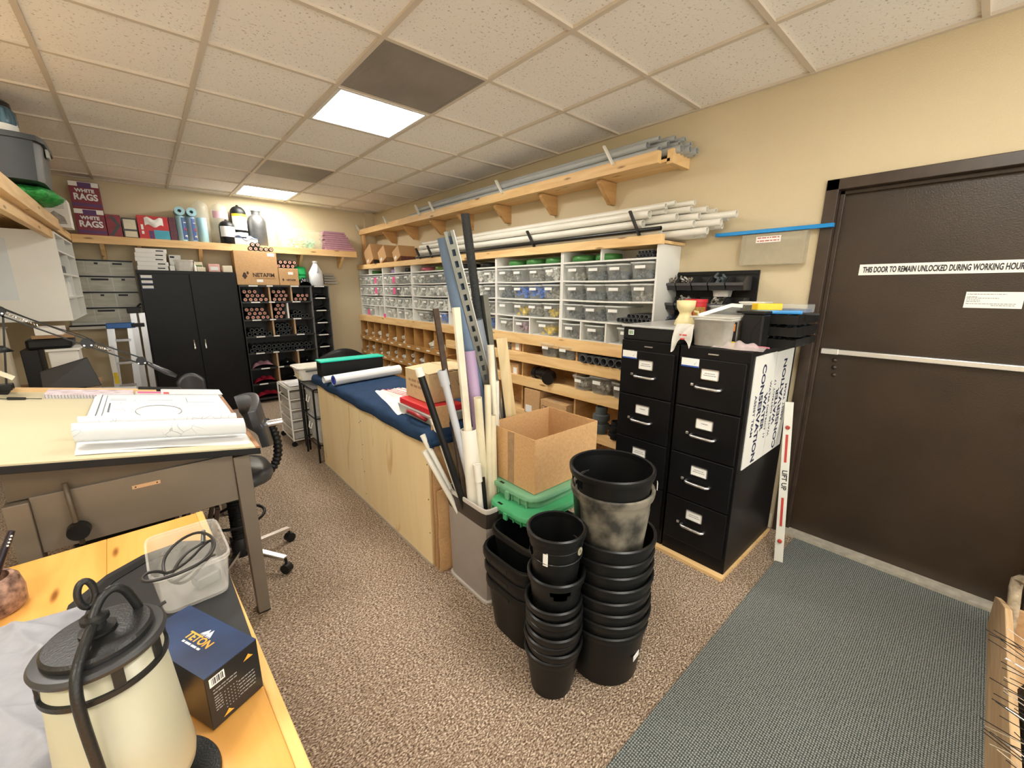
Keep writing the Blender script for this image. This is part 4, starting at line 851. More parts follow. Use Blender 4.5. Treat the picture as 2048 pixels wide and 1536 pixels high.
# ---------------------------------------------------------------- black tubs with green valve lids
M_pot=mat('black_nursery_plastic',(.006,.0065,.007),.36,var=.3,spec=.32)
tubs='black oblong tubs nested in a stack'
for k,(z,w,d,h,l) in enumerate(((0,.40,.30,.265,'lowest black oblong tub of the nested stack on carpet'),(.10,.41,.31,.235,'second black oblong tub up in the nested stack'),(.165,.42,.32,.24,'third black oblong tub up in nested stack'))):
    cx=.965+.5*.41; cy=1.16
    t=T('plastic_tub',l,'tub',(cx,cy,z),tubs); m=MB(); top=z+h; s0=.86 if k==0 else .88
    m.lathe([(0,z+.001),(.5*s0,z+.001),(.498,top-.04),(.520,top-.04),(.520,top-.006),(.512,top),(.485,top),(.485,top-.03),(.47*s0,z+.006),(0,z+.006)],(cx,cy,0),44,sx=w,sy=d,sq=5); m.build('tub_body',M_pot,t,smooth='e')
    m=MB(); m.bar((cx-w*.512,cy-.05,top-.03),(cx-w*.512,cy+.05,top-.03),.012,.02); m.build('grip',M_pot,t,bevel=.004)
t=T('plastic_tub','topmost black oblong tub, tilted, right under green lids','tub',(1.20,1.175,.24),tubs); m=MB()
m.lathe([(0,.245),(.42,.245),(.485,.445),(.510,.445),(.510,.465),(.50,.47),(.475,.47),(.41,.25),(0,.25)],(1.20,1.175,0),44,sx=.37,sy=.31,sq=5); m.build('tub_body',M_pot,t,smooth='e')
M_vgr=mat('valve_box_green',(.17,.40,.24),.45,var=.1)
def vlid(x0,x1,y0,y1,z,h,label,m):
    t=T('valve_box_lid',label,'lid',((x0+x1)/2,(y0+y1)/2,z),'green valve box lids'); cx,cy=(x0+x1)/2,(y0+y1)/2;w,d=x1-x0,y1-y0
    b=MB(); b.lathe([(0,h-.012),(.44,h-.012),(.44,.0),(.455,.0),(.47,h-.022),(.50,h-.022),(.50,h-.006),(.49,h),(0,h)],(cx,cy,z),44,sx=w,sy=d,sq=6); b.build('cover',m,t,smooth='e')
    b=MB(); b.box(x0+.004,x0+.022,cy-.018,cy+.018,z+h-.03,z+h-.004).box(x0-.006,x0+.006,cy-.012,cy+.012,z+.0,z+h-.018); b.build('latch',m,t,bevel=.002)
    for k in range(5): MB().box(x0+.008,x0+.018,y0+.05+.05*k,y0+.055+.05*k,z,z+h-.02).build('rib',m,t)
    b=MB().box(x0+.012,x0+.024,cy+.045,cy+.075,z+h-.0005,z+h+.001); b.build('slot',M_bpl,t)
    return t
vlid(1.10,1.50,1.15,1.44,.475,.050,'green valve box lid, lower one, sitting on the black tubs',mat('bright_valve_green',(.07,.38,.17),.45,var=.1))
vlid(1.165,1.58,1.185,1.53,.527,.060,'pale green valve box lid, upper one, under the open carton',M_vgr)
# open carton
t=T('open_carton','large open-topped brown cardboard box on the green valve lids','box',(1.43,1.38,.59))
x0,x1,y0,y1,z0,z1=1.208,1.650,1.220,1.562,.590,.850; w=.005
MB().box(x0,x1,y0,y1,z0,z0+w).build('bottom',M_card,t)
for a in((x0,x0+w,y0,y1),(x1-w,x1,y0,y1),(x0+w,x1-w,y0,y0+w),(x0+w,x1-w,y1-w,y1)): MB().box(a[0],a[1],a[2],a[3],z0+w,z1).build('side_panel',M_card,t)
MB().hexa([(x0+.02,y0+.02,z0+.02),(x0+.2,y0+.02,z0+.03),(x0+.2,y1-.02,z0+.03),(x0+.02,y1-.02,z0+.02),(x0+.02,y0+.02,z0+.024),(x0+.2,y0+.02,z0+.034),(x0+.2,y1-.02,z0+.034),(x0+.02,y1-.02,z0+.024)]).build('inner_flap',M_card,t)
MB().box(x0-.0008,x0,1.36,1.405,z0+.001,z1-.002).build('packing_tape',mat('brown_tape',(.34,.21,.11),.35,var=.2,scale=40),t)
# ---------------------------------------------------------------- nested pots
def pot(cx,cy,z,rb,rt,h,label,grp,m=M_pot,notch=None,lip=.012,n=40,collar=.035):
    t=T('nursery_pot',label,'pot',(cx,cy,z),grp); b=MB(); tk=.003
    pr=[(0,.001),(rb-.008,.001),(rb,.008),(rt-.004,h-collar),(rt,h-collar),(rt+lip*.5,h-lip),(rt+lip*.5,h-.002),(rt+.002,h),(rt-tk,h-.002),(rt-tk-.003,h-collar),(rb-tk,.006),(0,.006)]
    b.lathe(pr,(cx,cy,z),n)
    if notch:                      # hand-hole cut through wall and rim
        for ang,aw,dep in notch:
            dele=[]
            for f in b.bm.faces:
                c=f.calc_center_median()-Vector((cx,cy,z)); a=math.atan2(c.y,c.x); da=(a-ang+math.pi)%(2*math.pi)-math.pi
                if abs(da)<aw and h-collar-.001-dep<c.z<h-.003 and math.hypot(c.x,c.y)>rb*.95 and c.z<h-.013: dele.append(f)
            bmesh.ops.delete(b.bm,geom=dele,context='FACES')
    b.build('pot_body',m,t,smooth='e'); return t
def pot2(cx,cy,z,rb,rt,h,label,grp,hole=None,m=M_pot,n=48):
    """pot with wide grip openings: wall built as rows of quads so the hole has an outline"""
    t=T('nursery_pot',label,'pot',(cx,cy,z),grp); b=MB(); tk=.003
    def R(zz): return rb+(rt-rb)*min(1,zz/(h-.01))
    rows=[0.001+ (h-.02)*j/10 for j in range(11)]
    def ring(rr,zz): return [b.bm.verts.new((cx+rr*math.cos(2*math.pi*i/n),cy+rr*math.sin(2*math.pi*i/n),z+zz)) for i in range(n)]
    def skin(off):
        rg=[ring(R(q)-off,q) for q in rows]
        for j in range(10):
            for i in range(n):
                a=2*math.pi*(i+.5)/n; cut=False
                for (ha,hw,z0,z1) in (hole or []):
                    da=(a-ha+math.pi)%(2*math.pi)-math.pi
                    if abs(da)<hw*(1 if rows[j]>z0+.25*(z1-z0) else .65) and rows[j]>=z0 and rows[j+1]<=z1+.001: cut=True
                if not cut: b.bm.faces.new([rg[j][i],rg[j][(i+1)%n],rg[j+1][(i+1)%n],rg[j+1][i]])
        b.bm.faces.new(rg[0])
    skin(0); skin(tk)
    b.build('pot_body',m,t,smooth='e')
    b=MB(); b.lathe([(rt-.004,h-.030),(rt+.004,h-.028),(rt+.007,h-.014),(rt+.007,h-.004),(rt+.001,h),(rt-.005,h-.003),(rt-.004,h-.030)],(cx,cy,z),n); b.build('rim',m,t,smooth='e')
    return t
# tall slim stack
g='slim black nursery pots nested in a tall stack'
cx,cy=.99,.885; base=[0,.035,.070,.105,.14,.175,.215,.325]
words=['lowest slim black pot with its foot on the carpet, front stack','second slim black pot up in the front stack','third slim black pot up in the front stack','fourth slim black pot up in the front stack','fifth slim black pot up in the front stack','sixth slim black pot up in the front stack','seventh slim black pot up in the front stack','eighth slim black pot up, just below the top pot']
for k,z in enumerate(base):
    pot2(cx+.004*math.sin(k*2),cy+.004*math.cos(k*3),z+.001 if k==0 else z,.078,.100,.188,words[k],g,hole=[(-2.3+.9*k%6.28,.40,.11,.17)] if k else None)
t=pot2(.993,.888,.475,.080,.100,.205,'topmost slim black pot, open mouth up, on the front stack',g,hole=[(2.6,.28,.09,.15)])
b=MB().obox((.905,.855,.60),(.002,.018,.05),.3); b.build('price_sticker',M_lab,t)
m=MB(); 
for q in range(6): m.obox((.993+.094*math.cos(-1.35)+.0,.888-.094,.615),(.028,.003,.006),.2,0,q*.52)
m.build('paint_mark',mat('pale_paint_mark',(.35,.33,.22),.7),t)
m=MB(); 
for q in (.62,.58): m.lathe([(.094,q),(.0965,q+.002),(.094,q+.004)],(.993,.888,0),40)
m.build('inner_ring',mat('glossy_black',(.02,.022,.025),.15),t,smooth=True)
# wide stack
g='wide black nursery pots nested in a tall stack'
cx,cy=1.235,.82
lv=[.245,.295,.345,.395,.448,.50,.552,.61]
ww=['lowest wide black pot with paper sticker, on the carpet','second wide black pot up from the carpet','third wide black pot up from the carpet','fourth wide black pot up from the carpet','fifth wide black pot up from the carpet','sixth wide black pot up from the carpet','seventh wide black pot up from the carpet','eighth wide black pot up, right under the dusty pot']
for k,zt in enumerate(lv):
    t=pot2(cx+.003*math.sin(k*1.7),cy+.003*math.cos(k*2.3),zt-.243 if k==0 else zt-.24,.135,.158,.24,ww[k],g,hole=[(-.6+1.3*k,.16,.14,.19)] if k>0 else None)
    if k==0: MB().obox((1.232,.82-.1475,.125),(.045,.002,.022),.12).build('sticker',M_lab,t)
M_dust=mat('dusty_black_plastic',(.09,.085,.07),.7,var=.0,scale=9,dark=(.025,.024,.02))
rp=M_dust.node_tree.nodes['Color Ramp'].color_ramp; rp.elements[1].color=(.19,.17,.13,1); rp.elements[0].position=.42; rp.elements[1].position=.62; M_dust.node_tree.nodes['Noise Texture'].inputs['Detail'].default_value=9
pot2(cx-.008,cy+.004,.545,.125,.148,.245,'pale dusty wide pot second from the top of the wide stack',g,hole=[(-1.05,.22,.15,.21)],m=M_dust)
t=pot2(cx-.012,cy+.008,.622,.128,.150,.245,'topmost wide black pot with open mouth beside the carton',g,hole=[(2.75,.30,.15,.225),(-1.05,.20,.12,.19)])
MB().obox((cx+.085,cy-.125,.80),(.022,.002,.028),.6).build('price_sticker',M_lab,t)
# ================================================================ foreground bench
BZ=.66
M_bench=wood('varnished_pine_bench',(.86,.46,.12),(.70,.33,.07),'Y',scale=1.6,rough=.3)
t=T('wooden_bench','varnished pine workbench in the near left corner under the lantern','bench',(.055,1.87,0))
def BP(a,b,z): # a along the right edge toward camera, b to the left
    d=Vector((.0438,-1,0)).normalized(); n=Vector((-1,-.0438,0)).normalized(); p=Vector((.055,1.87,z))+d*a+n*b; return tuple(p)
def bbox_(a0,a1,b0,b1,z0,z1): return MB().hexa([BP(a0,b0,z0),BP(a1,b0,z0),BP(a1,b1,z0),BP(a0,b1,z0),BP(a0,b0,z1),BP(a1,b0,z1),BP(a1,b1,z1),BP(a0,b1,z1)])
for k in range(4): bbox_(0,2.3,.022+.245*k,.022+.245*(k+1)-.0003,BZ-.028,BZ).build('top_plank',M_bench,t,bevel=.002)
bbox_(-.002,2.3,0,.022,BZ-.06,BZ+.001).build('edge_strip',wood('pale_edge_pine',(.84,.56,.20),(.76,.46,.14),'Y',knots=False,rough=.35),t,bevel=.003)
for a,b in((.03,.03),(.03,.90),(2.2,.03),(2.2,.9)): bbox_(a,a+.07,b,b+.07,0,BZ-.028).build('leg',M_bench,t)
# black folded cover
t0=MB().poly([(.083,.985,BZ),(.072,1.60,BZ),(-.02,1.668,BZ),(-.12,1.655,BZ),(-.20,1.60,BZ),(-.27,1.50,BZ),(-.30,.95,BZ)],(0,0,.004))
M_blkf=mat('dull_black_sheet',(.016,.017,.019),.42,var=.2)
t=T('black_folder','flat black folder lying on bench beneath clear tub and blue box','folder',(-.08,1.3,BZ)); t0.build('cover',M_blkf,t)
MB().poly([(-.03,1.640,BZ+.004),(-.12,1.628,BZ+.004),(-.20,1.57,BZ+.004),(-.245,1.47,BZ+.004),(-.225,1.47,BZ+.004),(-.18,1.545,BZ+.004),(-.11,1.598,BZ+.004),(-.03,1.612,BZ+.004)],(0,0,.002)).build('raised_band',M_bpl,t)
for q in((-.06,1.622),(-.025,1.63)):
    b=MB(); b.pipe((q[0],q[1]-.008,BZ+.006),(q[0],q[1]-.008,BZ+.009),.012,.003,16); b.build('eyelet',M_gpvcd,t)
# clear tub with cable
t=T('plastic_tub','translucent food tub holding black power cable on the bench','tub',(-.008,1.382,BZ+.0065)); cx,cy,z0=-.008,1.382,BZ+.0065
M_food=plastic('milky_clear_plastic',(.80,.78,.74),.26,.25)
m=MB(); m.lathe([(0,0),(.42,0),(.435,.006),(.49,.112),(.515,.113),(.515,.122),(.485,.122),(.43,.010),(0,.003)],(0,0,0),56,sx=.170,sy=.25,sq=8)
for v in m.bm.verts: v.co=Matrix.Rotation(.04,3,'Z')@v.co+Vector((cx,cy,z0))
m.build('tub_body',M_food,t,smooth='e')
pts=[]
def loopc(c,rx,ry,z,a0,a1,n,dz=0,tilt=0): 
    return [Vector((c[0]+rx*math.cos(a0+(a1-a0)*i/n),c[1]+ry*math.sin(a0+(a1-a0)*i/n),z+dz*i/n+tilt*math.sin(a0+(a1-a0)*i/n))) for i in range(n+1)]
def smooth(pts,it=2):
    pts=[Vector(p) for p in pts]
    for _ in range(it):
        q=[pts[0]]
        for a,b in zip(pts,pts[1:]): q+= [a*.75+b*.25,a*.25+b*.75]
        pts=q+[pts[-1]]
    return pts
path=[Vector(p) for p in [(.052,1.44,.70),(.035,1.36,.745),(-.02,1.30,.72),(-.06,1.36,.71),(-.07,1.44,.73),(-.035,1.475,.76),(.02,1.46,.785),(.05,1.40,.79),(.055,1.33,.79),(.03,1.255,.797),(-.03,1.225,.80),(-.09,1.235,.80),(-.105,1.262,.80),(-.09,1.285,.80),(-.07,1.29,.79),(-.055,1.33,.75),(-.01,1.40,.73),(.03,1.43,.75),(.055,1.42,.765),(.045,1.37,.75),(-.01,1.33,.735),(-.05,1.31,.73),(-.055,1.345,.73),(-.02,1.39,.76),(.03,1.405,.77)]]
tt=T('power_cable','black looped power cable spilling over the rim of the translucent tub','cable',(0,1.35,BZ+.02))
MB().tube(smooth(path,2),.0040,8).build('cord',mat('black_rubber_cord',(.02,.018,.017),.4),tt,smooth=True); MB().cone((.03,1.405,.77),(.036,1.447,.785),.0065,.0055,10).build('plug',M_gpvcd,tt,smooth='e')
b=T('metal_fitting','small grey metal block lying in the translucent tub under the cable','fitting',(.03,1.37,.68)); MB().obox((.022,1.345,BZ+.035),(.06,.045,.035),.3).build('block',mat('satin_grey_metal',(.30,.31,.31),.35,.6),b,bevel=.006)
# blue product box
ax=Vector((.42,-.91,0)).normalized(); bx=Vector((-.91,-.42,0)).normalized(); C0=Vector((-.019,.975,0)); z0=BZ+.0045; z1=.785
def QB(a,b,z): p=C0+ax*a+bx*b; return (p.x,p.y,z)
L2,W2=.115,.051
t=T('product_box','small navy and black box printed TETON beside the lantern','box',(C0.x,C0.y,z0))
M_navyb=mat('navy_gloss_card',(.018,.045,.13),.3,var=.45,scale=9); M_blkb=mat('black_gloss_card',(.015,.014,.014),.32,var=.3)
MB().hexa([QB(-L2,-W2,z0),QB(L2,-W2,z0),QB(L2,W2,z0),QB(-L2,W2,z0),QB(-L2,-W2,z1-.001),QB(L2,-W2,z1-.001),QB(L2,W2,z1-.001),QB(-L2,W2,z1-.001)]).build('carton_body',M_blkb,t,bevel=.001)
MB().hexa([QB(-L2,-W2,z1-.001),QB(L2,-W2,z1-.001),QB(L2,W2,z1-.001),QB(-L2,W2,z1-.001),QB(-L2,-W2,z1),QB(L2,-W2,z1),QB(L2,W2,z1),QB(-L2,W2,z1)]).build('top_flap',M_navyb,t)
M_gold=mat('gold_ink',(.85,.42,.05),.4); M_wink=mat('white_ink',(.85,.85,.85),.4)
cc=C0+ax*.01; up=-bx
text('title','TETON',.023,M_gold,(cc.x,cc.y,z1+.0002),ax,up,t,bold=.0007,ext=.0002)
c2=cc-up*.016; marks('subtitle_print',M_wink,(c2.x-ax.x*.03,c2.y-ax.y*.03,z1+.0002),ax,up,[(0,.058,0)],t,h=.0042,ext=.0002)
c3=cc+up*.013; 
def q3(a,b): p=c3+ax*a+up*b; return (p.x,p.y,z1+.0002)
for pa in ([(-.014,0),(-.004,.014),(.001,.006),(-.003,0)],[(.0,0),(.004,.016),(.016,0)],[(-.0145,-.002),(.0165,-.002),(.0165,-.0012),(-.0145,-.0012)]): MB().poly([q3(*p) for p in pa],(0,0,.0003)).build('mountain_mark',M_wink,t)
# end face prints
def EF(b,z,off=.0003): p=C0+ax*(L2+off)+bx*b; return Vector((p.x,p.y,z))
m=MB().hexa([tuple(EF(.044,.757,0)),tuple(EF(.016,.757,0)),tuple(EF(.016,.776,0)),tuple(EF(.044,.776,0)),tuple(EF(.044,.757,.0006)),tuple(EF(.016,.757,.0006)),tuple(EF(.016,.776,.0006)),tuple(EF(.044,.776,.0006))]); s=m.build('barcode_label',M_lab,t)
for k in range(9): MB().hexa([tuple(EF(.040-.0024*k-e,zz,o)) for o in(.0006,.0009) for (e,zz) in((0,.760),(.0007+.0006*(k%3),.760),(.0007+.0006*(k%3),.774),(0,.774))]).build('bar',M_ink,s)
M_gi=mat('grey_ink',(.35,.35,.34),.5)
marks('fine_print',M_gi,EF(.040,.672),-bx,(0,0,1),[(.0,.045,.074),(.0,.045,.067)]+[(0,.014,.058-.006*k) for k in range(6)]+[(.045,.078,.050-.008*k) for k in range(5)],t,h=.0022,ext=.0002)
for k in range(6): marks('fine_dot',M_gi,EF(.022,.726-.0075*k),-bx,(0,0,1),[(.0058*j,.0058*j+.002,0) for j in range(5)],t,h=.002,ext=.0002)
for (b0,zz) in((-.030,.757),(.020,.674)):
    o_=EF(b0,zz); MB().poly([tuple(o_-bx*u+Vector((0,0,v))) for u,v in((-.010,0),(.010,0),(.006,.004),(.001,.010),(-.004,.005))],tuple(ax*.0003)).build('mountain_mark',M_gold,t)
# lantern
LC=Vector((-.120,.785,0)); M_iron=mat('matte_black_cast_metal',(.018,.019,.020),.42,.3,var=.15,bump=.1,bscale=300); M_frg=mat('cream_frosted_glass',(.43,.41,.30),.35,var=.04,scale=12)
t=T('lantern_lamp','black metal outdoor lantern with cream frosted shade and ring handle on bench','lamp',(LC.x,LC.y,BZ))
c=(LC.x,LC.y,0)
MB().lathe([(0,BZ+.001),(.106,BZ+.001),(.108,BZ+.004),(.106,BZ+.009),(.05,BZ+.012),(.04,BZ+.02),(.034,BZ+.036),(0,BZ+.036)],c,64).build('base_plate',M_iron,t,smooth='e')
MB().lathe([(.0,BZ+.037),(.045,BZ+.038),(.068,BZ+.046),(.0785,BZ+.062),(.081,BZ+.08),(.0655,.978),(.0625,.978),(.076,BZ+.08),(.045,BZ+.045),(0,BZ+.041)],c,72).build('glass_shade',M_frg,t,smooth=True)
MB().lathe([(0,.996),(.02,.996),(.072,.990),(.0755,.985),(.074,.979),(.050,.981),(0,.985)],c,72).build('brim',mat('grey_black_metal',(.05,.052,.055),.4,.4),t,smooth='e')
MB().lathe([(0,1.006),(.058,1.003),(.0615,.999),(.0615,.992),(0,.993)],c,72).build('cap',M_iron,t,smooth='e')
MB().lathe([(.0675,.941),(.0725,.941),(.0725,.949),(.0675,.949),(.0675,.941)],c,72).build('band_ring',M_iron,t,smooth='e')
for a in(-75,15,105,195,-30): 
    r_=math.radians(a); p=LC+Vector((.0695*math.cos(r_),.0695*math.sin(r_),0)); MB().obox((p.x,p.y,.9635),(.004,.013,.038),r_).build('post',M_iron,t)
MB().lathe([(0,1.006),(.021,1.006),(.021,1.010),(.011,1.012),(.011,1.022),(.016,1.024),(.016,1.031),(.009,1.034),(0,1.036)],c,32).build('finial_collar',M_iron,t,smooth='e')
def at(ang,r,z): a=math.radians(ang); return LC+Vector((r*math.cos(a),r*math.sin(a),z))
arm=[at(-100,.010,1.024),at(-102,.028,1.021),at(-103,.05,1.014),at(-104,.074,1.000),at(-104,.084,.980),at(-104,.087,.95),at(-103,.088,.90),at(-100,.090,.80),at(-98,.091,.72),at(-96,.086,BZ+.02),at(-96,.080,BZ+.010)]
MB().tube(smooth(arm,2),.0066,12).build('side_arm',M_iron,t,smooth=True)
arm=[at(-112,.006,1.028),at(60,.008,1.042),at(40,.018,1.054),at(34,.030,1.056),at(32,.040,1.045),at(32,.047,1.024),at(32,.052,1.003)]
MB().tube(smooth(arm,2),.0062,12).build('scroll_arm',M_iron,t,smooth=True)
rc=LC+Vector((-.004,0.012,1.062)); ring=[rc+Vector((.80,.30,0))*.0105*math.cos(a)+Vector((0,0,1))*.021*math.sin(a) for a in [2*math.pi*i/28 for i in range(28)]]
MB().tube(ring,.0046,10,closed=True).build('hanging_ring',M_iron,t,smooth=True)
p=at(30,.073,.984); b=MB(); b.cone(p,p+Vector((.012,.006,.001)),.0022,.003,8); b.build('thumb_screw',M_iron,t)
# grey shirt
def cl(u,v):
    x=-.215-.55*u+ .02*math.sin(6*v); y=.66+.86*v-(.10*(1-u)*(v-.5)); 
    if u<.12: x+=(.12-u)*-.05
    w1=8*v+3*u+.8*math.sin(4*u+2*v); w2=11*u-5*v+.9*math.sin(5*v); fold=.020*(1-abs(math.sin(w1)))**2+.016*(1-abs(math.sin(w2)))**2+.010*(1-abs(math.sin(2.3*w1-w2)))**3+.003*math.sin(33*u+17*v)-.01
    e=min(1,min(u/.10,1),min((1-v)/.12,1)); e=math.sin(e*math.pi/2)
    return (x,y-.10*max(0,v-.9)*u,BZ+.003+.045*e+fold*e*.9+.012*e*math.sin(3*u))
t=T('grey_shirt','crumpled light grey cloth shirt heaped on the bench behind lantern','clothing',(-.4,1.1,BZ)); MB().grid(110,150,cl).build('cloth',mat('heather_grey_cloth',(.33,.34,.38),.9,var=.08,scale=40,bump=1,bscale=13),t,smooth=True)
# speckled stone vase with pen
t=T('stone_holder','speckled brown stone pen holder at the left edge of the bench','holder',(-.415,1.60,BZ))
M_spk=mat('speckled_brown_stone',(.40,.24,.18),.5,var=.5,scale=55,dark=(.08,.04,.03)); MB().lathe([(0,.001),(.055,.001),(.062,.01),(.064,.05),(.058,.085),(.050,.095),(.042,.095),(.042,.03),(0,.03)],(-.415,1.60,BZ),28).build('stone_body',M_spk,t,smooth='e')
t=T('dark_tool','dark slim handle with row of white dots standing in the stone holder','tool',(-.415,1.6,BZ+.03)); p=Vector((-.425,1.59,BZ+.035)); q=Vector((-.355,1.63,BZ+.20)); MB().tube([p,p.lerp(q,.5),q],[.009,.010,.007],10).build('tool_handle',mat('dark_plum_metal',(.03,.022,.03),.3,.4),t,smooth='e')
for k in range(4): MB().obox(tuple(p.lerp(q,.80+.045*k)+Vector((.004,-.0085,.001))),(.004,.002,.004)).build('dot',M_lab,t)
# ---------------------------------------------------------------- drafting table
M_tan=mat('taupe_enamel_steel',(.17,.14,.105),.4,var=.06); M_tan2=mat('brown_enamel_steel',(.10,.075,.05),.4,var=.1)
def TZ(x): return .825+.167*(.29-x)       # tilted board
t=T('drafting_table','taupe steel drafting table with tilted cream board, left side of the room','table',(-.1,2.6,0))
def tb(x0,x1,y0,y1,d0,d1): return MB().hexa([(x0,y0,TZ(x0)+d0),(x1,y0,TZ(x1)+d0),(x1,y1,TZ(x1)+d0),(x0,y1,TZ(x0)+d0),(x0,y0,TZ(x0)+d1),(x1,y0,TZ(x1)+d1),(x1,y1,TZ(x1)+d1),(x0,y1,TZ(x0)+d1)])
tb(-.75,.292,2.00,3.32,-.034,-.006).build('board',M_bpl,t,bevel=.002)
tb(-.748,.275,2.002,3.318,-.006,0).build('cream_surface',mat('cream_vinyl_board',(.54,.49,.33),.5,var=.04,scale=3),t)
tb(.276,.292,2.002,3.318,-.006,.001).build('wood_edge',wood('brown_edge',(.42,.20,.09),(.30,.13,.05),'Y',knots=False),t)
tb(-.748,-.02,3.26,3.30,0,.018).build('pencil_ledge',wood('pale_ledge',(.74,.52,.28),(.64,.42,.2),'X',knots=False),t)
def leg(x,y,sx): 
    return MB().hexa([(x-.022,y-.035,0.005),(x+.026,y-.035,0.005),(x+.026,y+.035,0.005),(x-.022,y+.035,0.005),(x-.03-.0*sx,y-.035,.79),(x+.03,y-.035,.79),(x+.03,y+.035,.79),(x-.03,y+.035,.79)])
for x,y in((.222,2.06),(-.42,2.06),(.222,3.20),(-.42,3.20)):
    leg(x,y,1).build('leg',M_tan,t,bevel=.003); MB().box(x-.022,x+.026,y-.035,y+.035,0,.006).build('foot',M_bpl,t)
MB().box(-.39,.192,2.04,2.075,.590,.800).build('side_apron',M_tan,t,bevel=.002); MB().box(-.39,.192,3.18,3.215,.62,.79).build('side_apron',M_tan,t)
MB().box(-.435,-.41,2.09,3.17,.62,.79).build('long_apron',M_tan,t); MB().box(.21,.235,2.09,3.17,.62,.79).build('long_apron',M_tan,t)
MB().hexa([(-.44,2.055,.795),(.24,2.055,.795),(.24,3.2,.795),(-.44,3.2,.795),(-.44,2.055,TZ(-.44)-.036),(.24,2.055,TZ(.24)-.036),(.24,3.2,TZ(.24)-.036),(-.44,3.2,TZ(-.44)-.036)]).build('tilt_box',M_tan2,t)
s=MB().box(-.135,-.052,2.038,2.040,.748,.762).build('name_plate',mat('brass_plate',(.62,.50,.38),.3,.8),t)
MB().cone((-.125,2.0375,.755),(-.125,2.038,.755),.003,.003,8).build('rivet',M_ink,s); MB().cone((-.062,2.0375,.755),(-.062,2.038,.755),.003,.003,8).build('rivet',M_ink,s)
MB().tube([(-.30,2.03,.83),(-.295,2.015,.74),(-.292,2.01,.66),(-.29,2.01,.60)],.008,8).build('tilt_rod',M_tan2,t,smooth=True)
MB().cone((-.29,2.015,.655),(-.29,1.985,.655),.032,.030,24).build('tilt_knob',M_bpl,t,smooth='e')
# drawings on the board
def plan_mat():
    m=mat('printed_plan_sheet',(.66,.68,.71),.55,var=.02); nt=m.node_tree; b=nt.nodes['Principled BSDF']; tc=nt.nodes.new('ShaderNodeTexCoord')
    w=nt.nodes.new('ShaderNodeTexVoronoi'); w.feature='DISTANCE_TO_EDGE'; w.inputs['Scale'].default_value=26; nt.links.new(tc.outputs['Object'],w.inputs[0])
    w2=nt.nodes.new('ShaderNodeTexNoise'); w2.inputs['Scale'].default_value=4; nt.links.new(tc.outputs['Object'],w2.inputs[0])
    r=nt.nodes.new('ShaderNodeValToRGB'); r.color_ramp.elements[0].position=.0; r.color_ramp.elements[0].color=(.42,.45,.50,1); r.color_ramp.elements[1].position=.03; r.color_ramp.elements[1].color=(1,1,1,1); nt.links.new(w.outputs['Distance'],r.inputs[0])
    r2=nt.nodes.new('ShaderNodeValToRGB'); r2.color_ramp.elements[0].position=.5; r2.color_ramp.elements[0].color=(0,0,0,1); r2.color_ramp.elements[1].position=.56; nt.links.new(w2.outputs[0],r2.inputs[0])
    mx=nt.nodes.new('ShaderNodeMix'); mx.data_type='RGBA'; mx.blend_type='MULTIPLY'; nt.links.new(r2.outputs[0],mx.inputs[0]); nt.links.new(b.inputs['Base Color'].links[0].from_socket,mx.inputs[6]); nt.links.new(r.outputs[0],mx.inputs[7]); nt.links.new(mx.outputs[2],b.inputs['Base Color']); return m
M_plan=plan_mat()
def on_board(u,v,x0,x1,y0,y1,d): x=x0+(x1-x0)*u; y=y0+(y1-y0)*v; return Vector((x,y,TZ(x)+d))
t=T('plan_set','thick stack of printed drawings curling up at front edge of table','drawings',(0,2.5,.85))
for k,(x0,x1,y0,y1) in enumerate(((-.255,.270,2.07,3.05),(-.262,.262,2.045,3.06),(-.25,.268,2.055,3.04),(-.265,.255,2.04,3.05),(-.258,.264,2.06,3.055))):
    d=.003+.0055*k
    MB().grid(10,30,lambda u,v:on_board(u,v,x0,x1,y0,y1,d*(.35+.65*min(1,v*4)) + .004*math.sin(5*u+k)*(1-min(1,v*3))+(-.004*k*(1-min(1,v*6))))+Vector((0,0,.010 if v<0 else 0))).build('sheet',M_paper,t,smooth=True)
def top(u,v): # the top sheets roll up toward the near edge
    return on_board(u,v,-.245,.262,2.24,3.05,.031+.002*math.sin(9*v+3*u))
MB().grid(10,20,top).build('printed_sheet',M_plan,t,smooth=True)
def curl(c0,r,d,x0,x1): 
    def f(u,v):
        a=-math.pi*.5+ v*math.pi*1.55; x=x0+(x1-x0)*u
        return Vector((x,c0-r*math.cos(a),TZ(x)+d+r+r*math.sin(a)))
    return f
MB().grid(10,14,curl(2.135,.036,.026,-.262,.262)).build('curled_sheet',M_plan,t,smooth=True)
MB().grid(10,14,curl(2.30,.026,.033,-.262,.255)).build('curled_sheet',M_plan,t,smooth=True)
for (x0,x1,y0,y1) in((-.235,-.232,2.36,3.02),(-.235,.255,3.018,3.021),(-.215,-.213,2.36,3.0),(.10,.22,2.80,2.802),(.10,.102,2.80,2.92),(-.06,.04,2.86,2.862),(.12,.20,2.40,2.403),(-.2,-.195,2.6,2.8),(-.2,-.14,2.90,2.903),(-.2,-.14,2.87,2.873)): MB().hexa([tuple(on_board(0,0,x,x,y,y,dd)) for dd in(.0335,.0339) for (x,y) in((x0,y0),(x1,y0),(x1,y1),(x0,y1))]).build('drawn_line',mat('grey_blue_ink',(.10,.12,.16),.6),t)
m=MB(); ring=[on_board(0,0,-.02+.085*math.cos(a),0,2.60+.13*math.sin(a),0,.0345) for a in [2*math.pi*i/40 for i in range(40)]]
m.tube(ring,.0012,4,closed=True); m.build('drawn_circle',mat('grey_blue_ink',()) if 0 else M_gpvcd,t)
M_note=mat('pink_grey_print',(.62,.52,.56),.6,var=.35,scale=25)
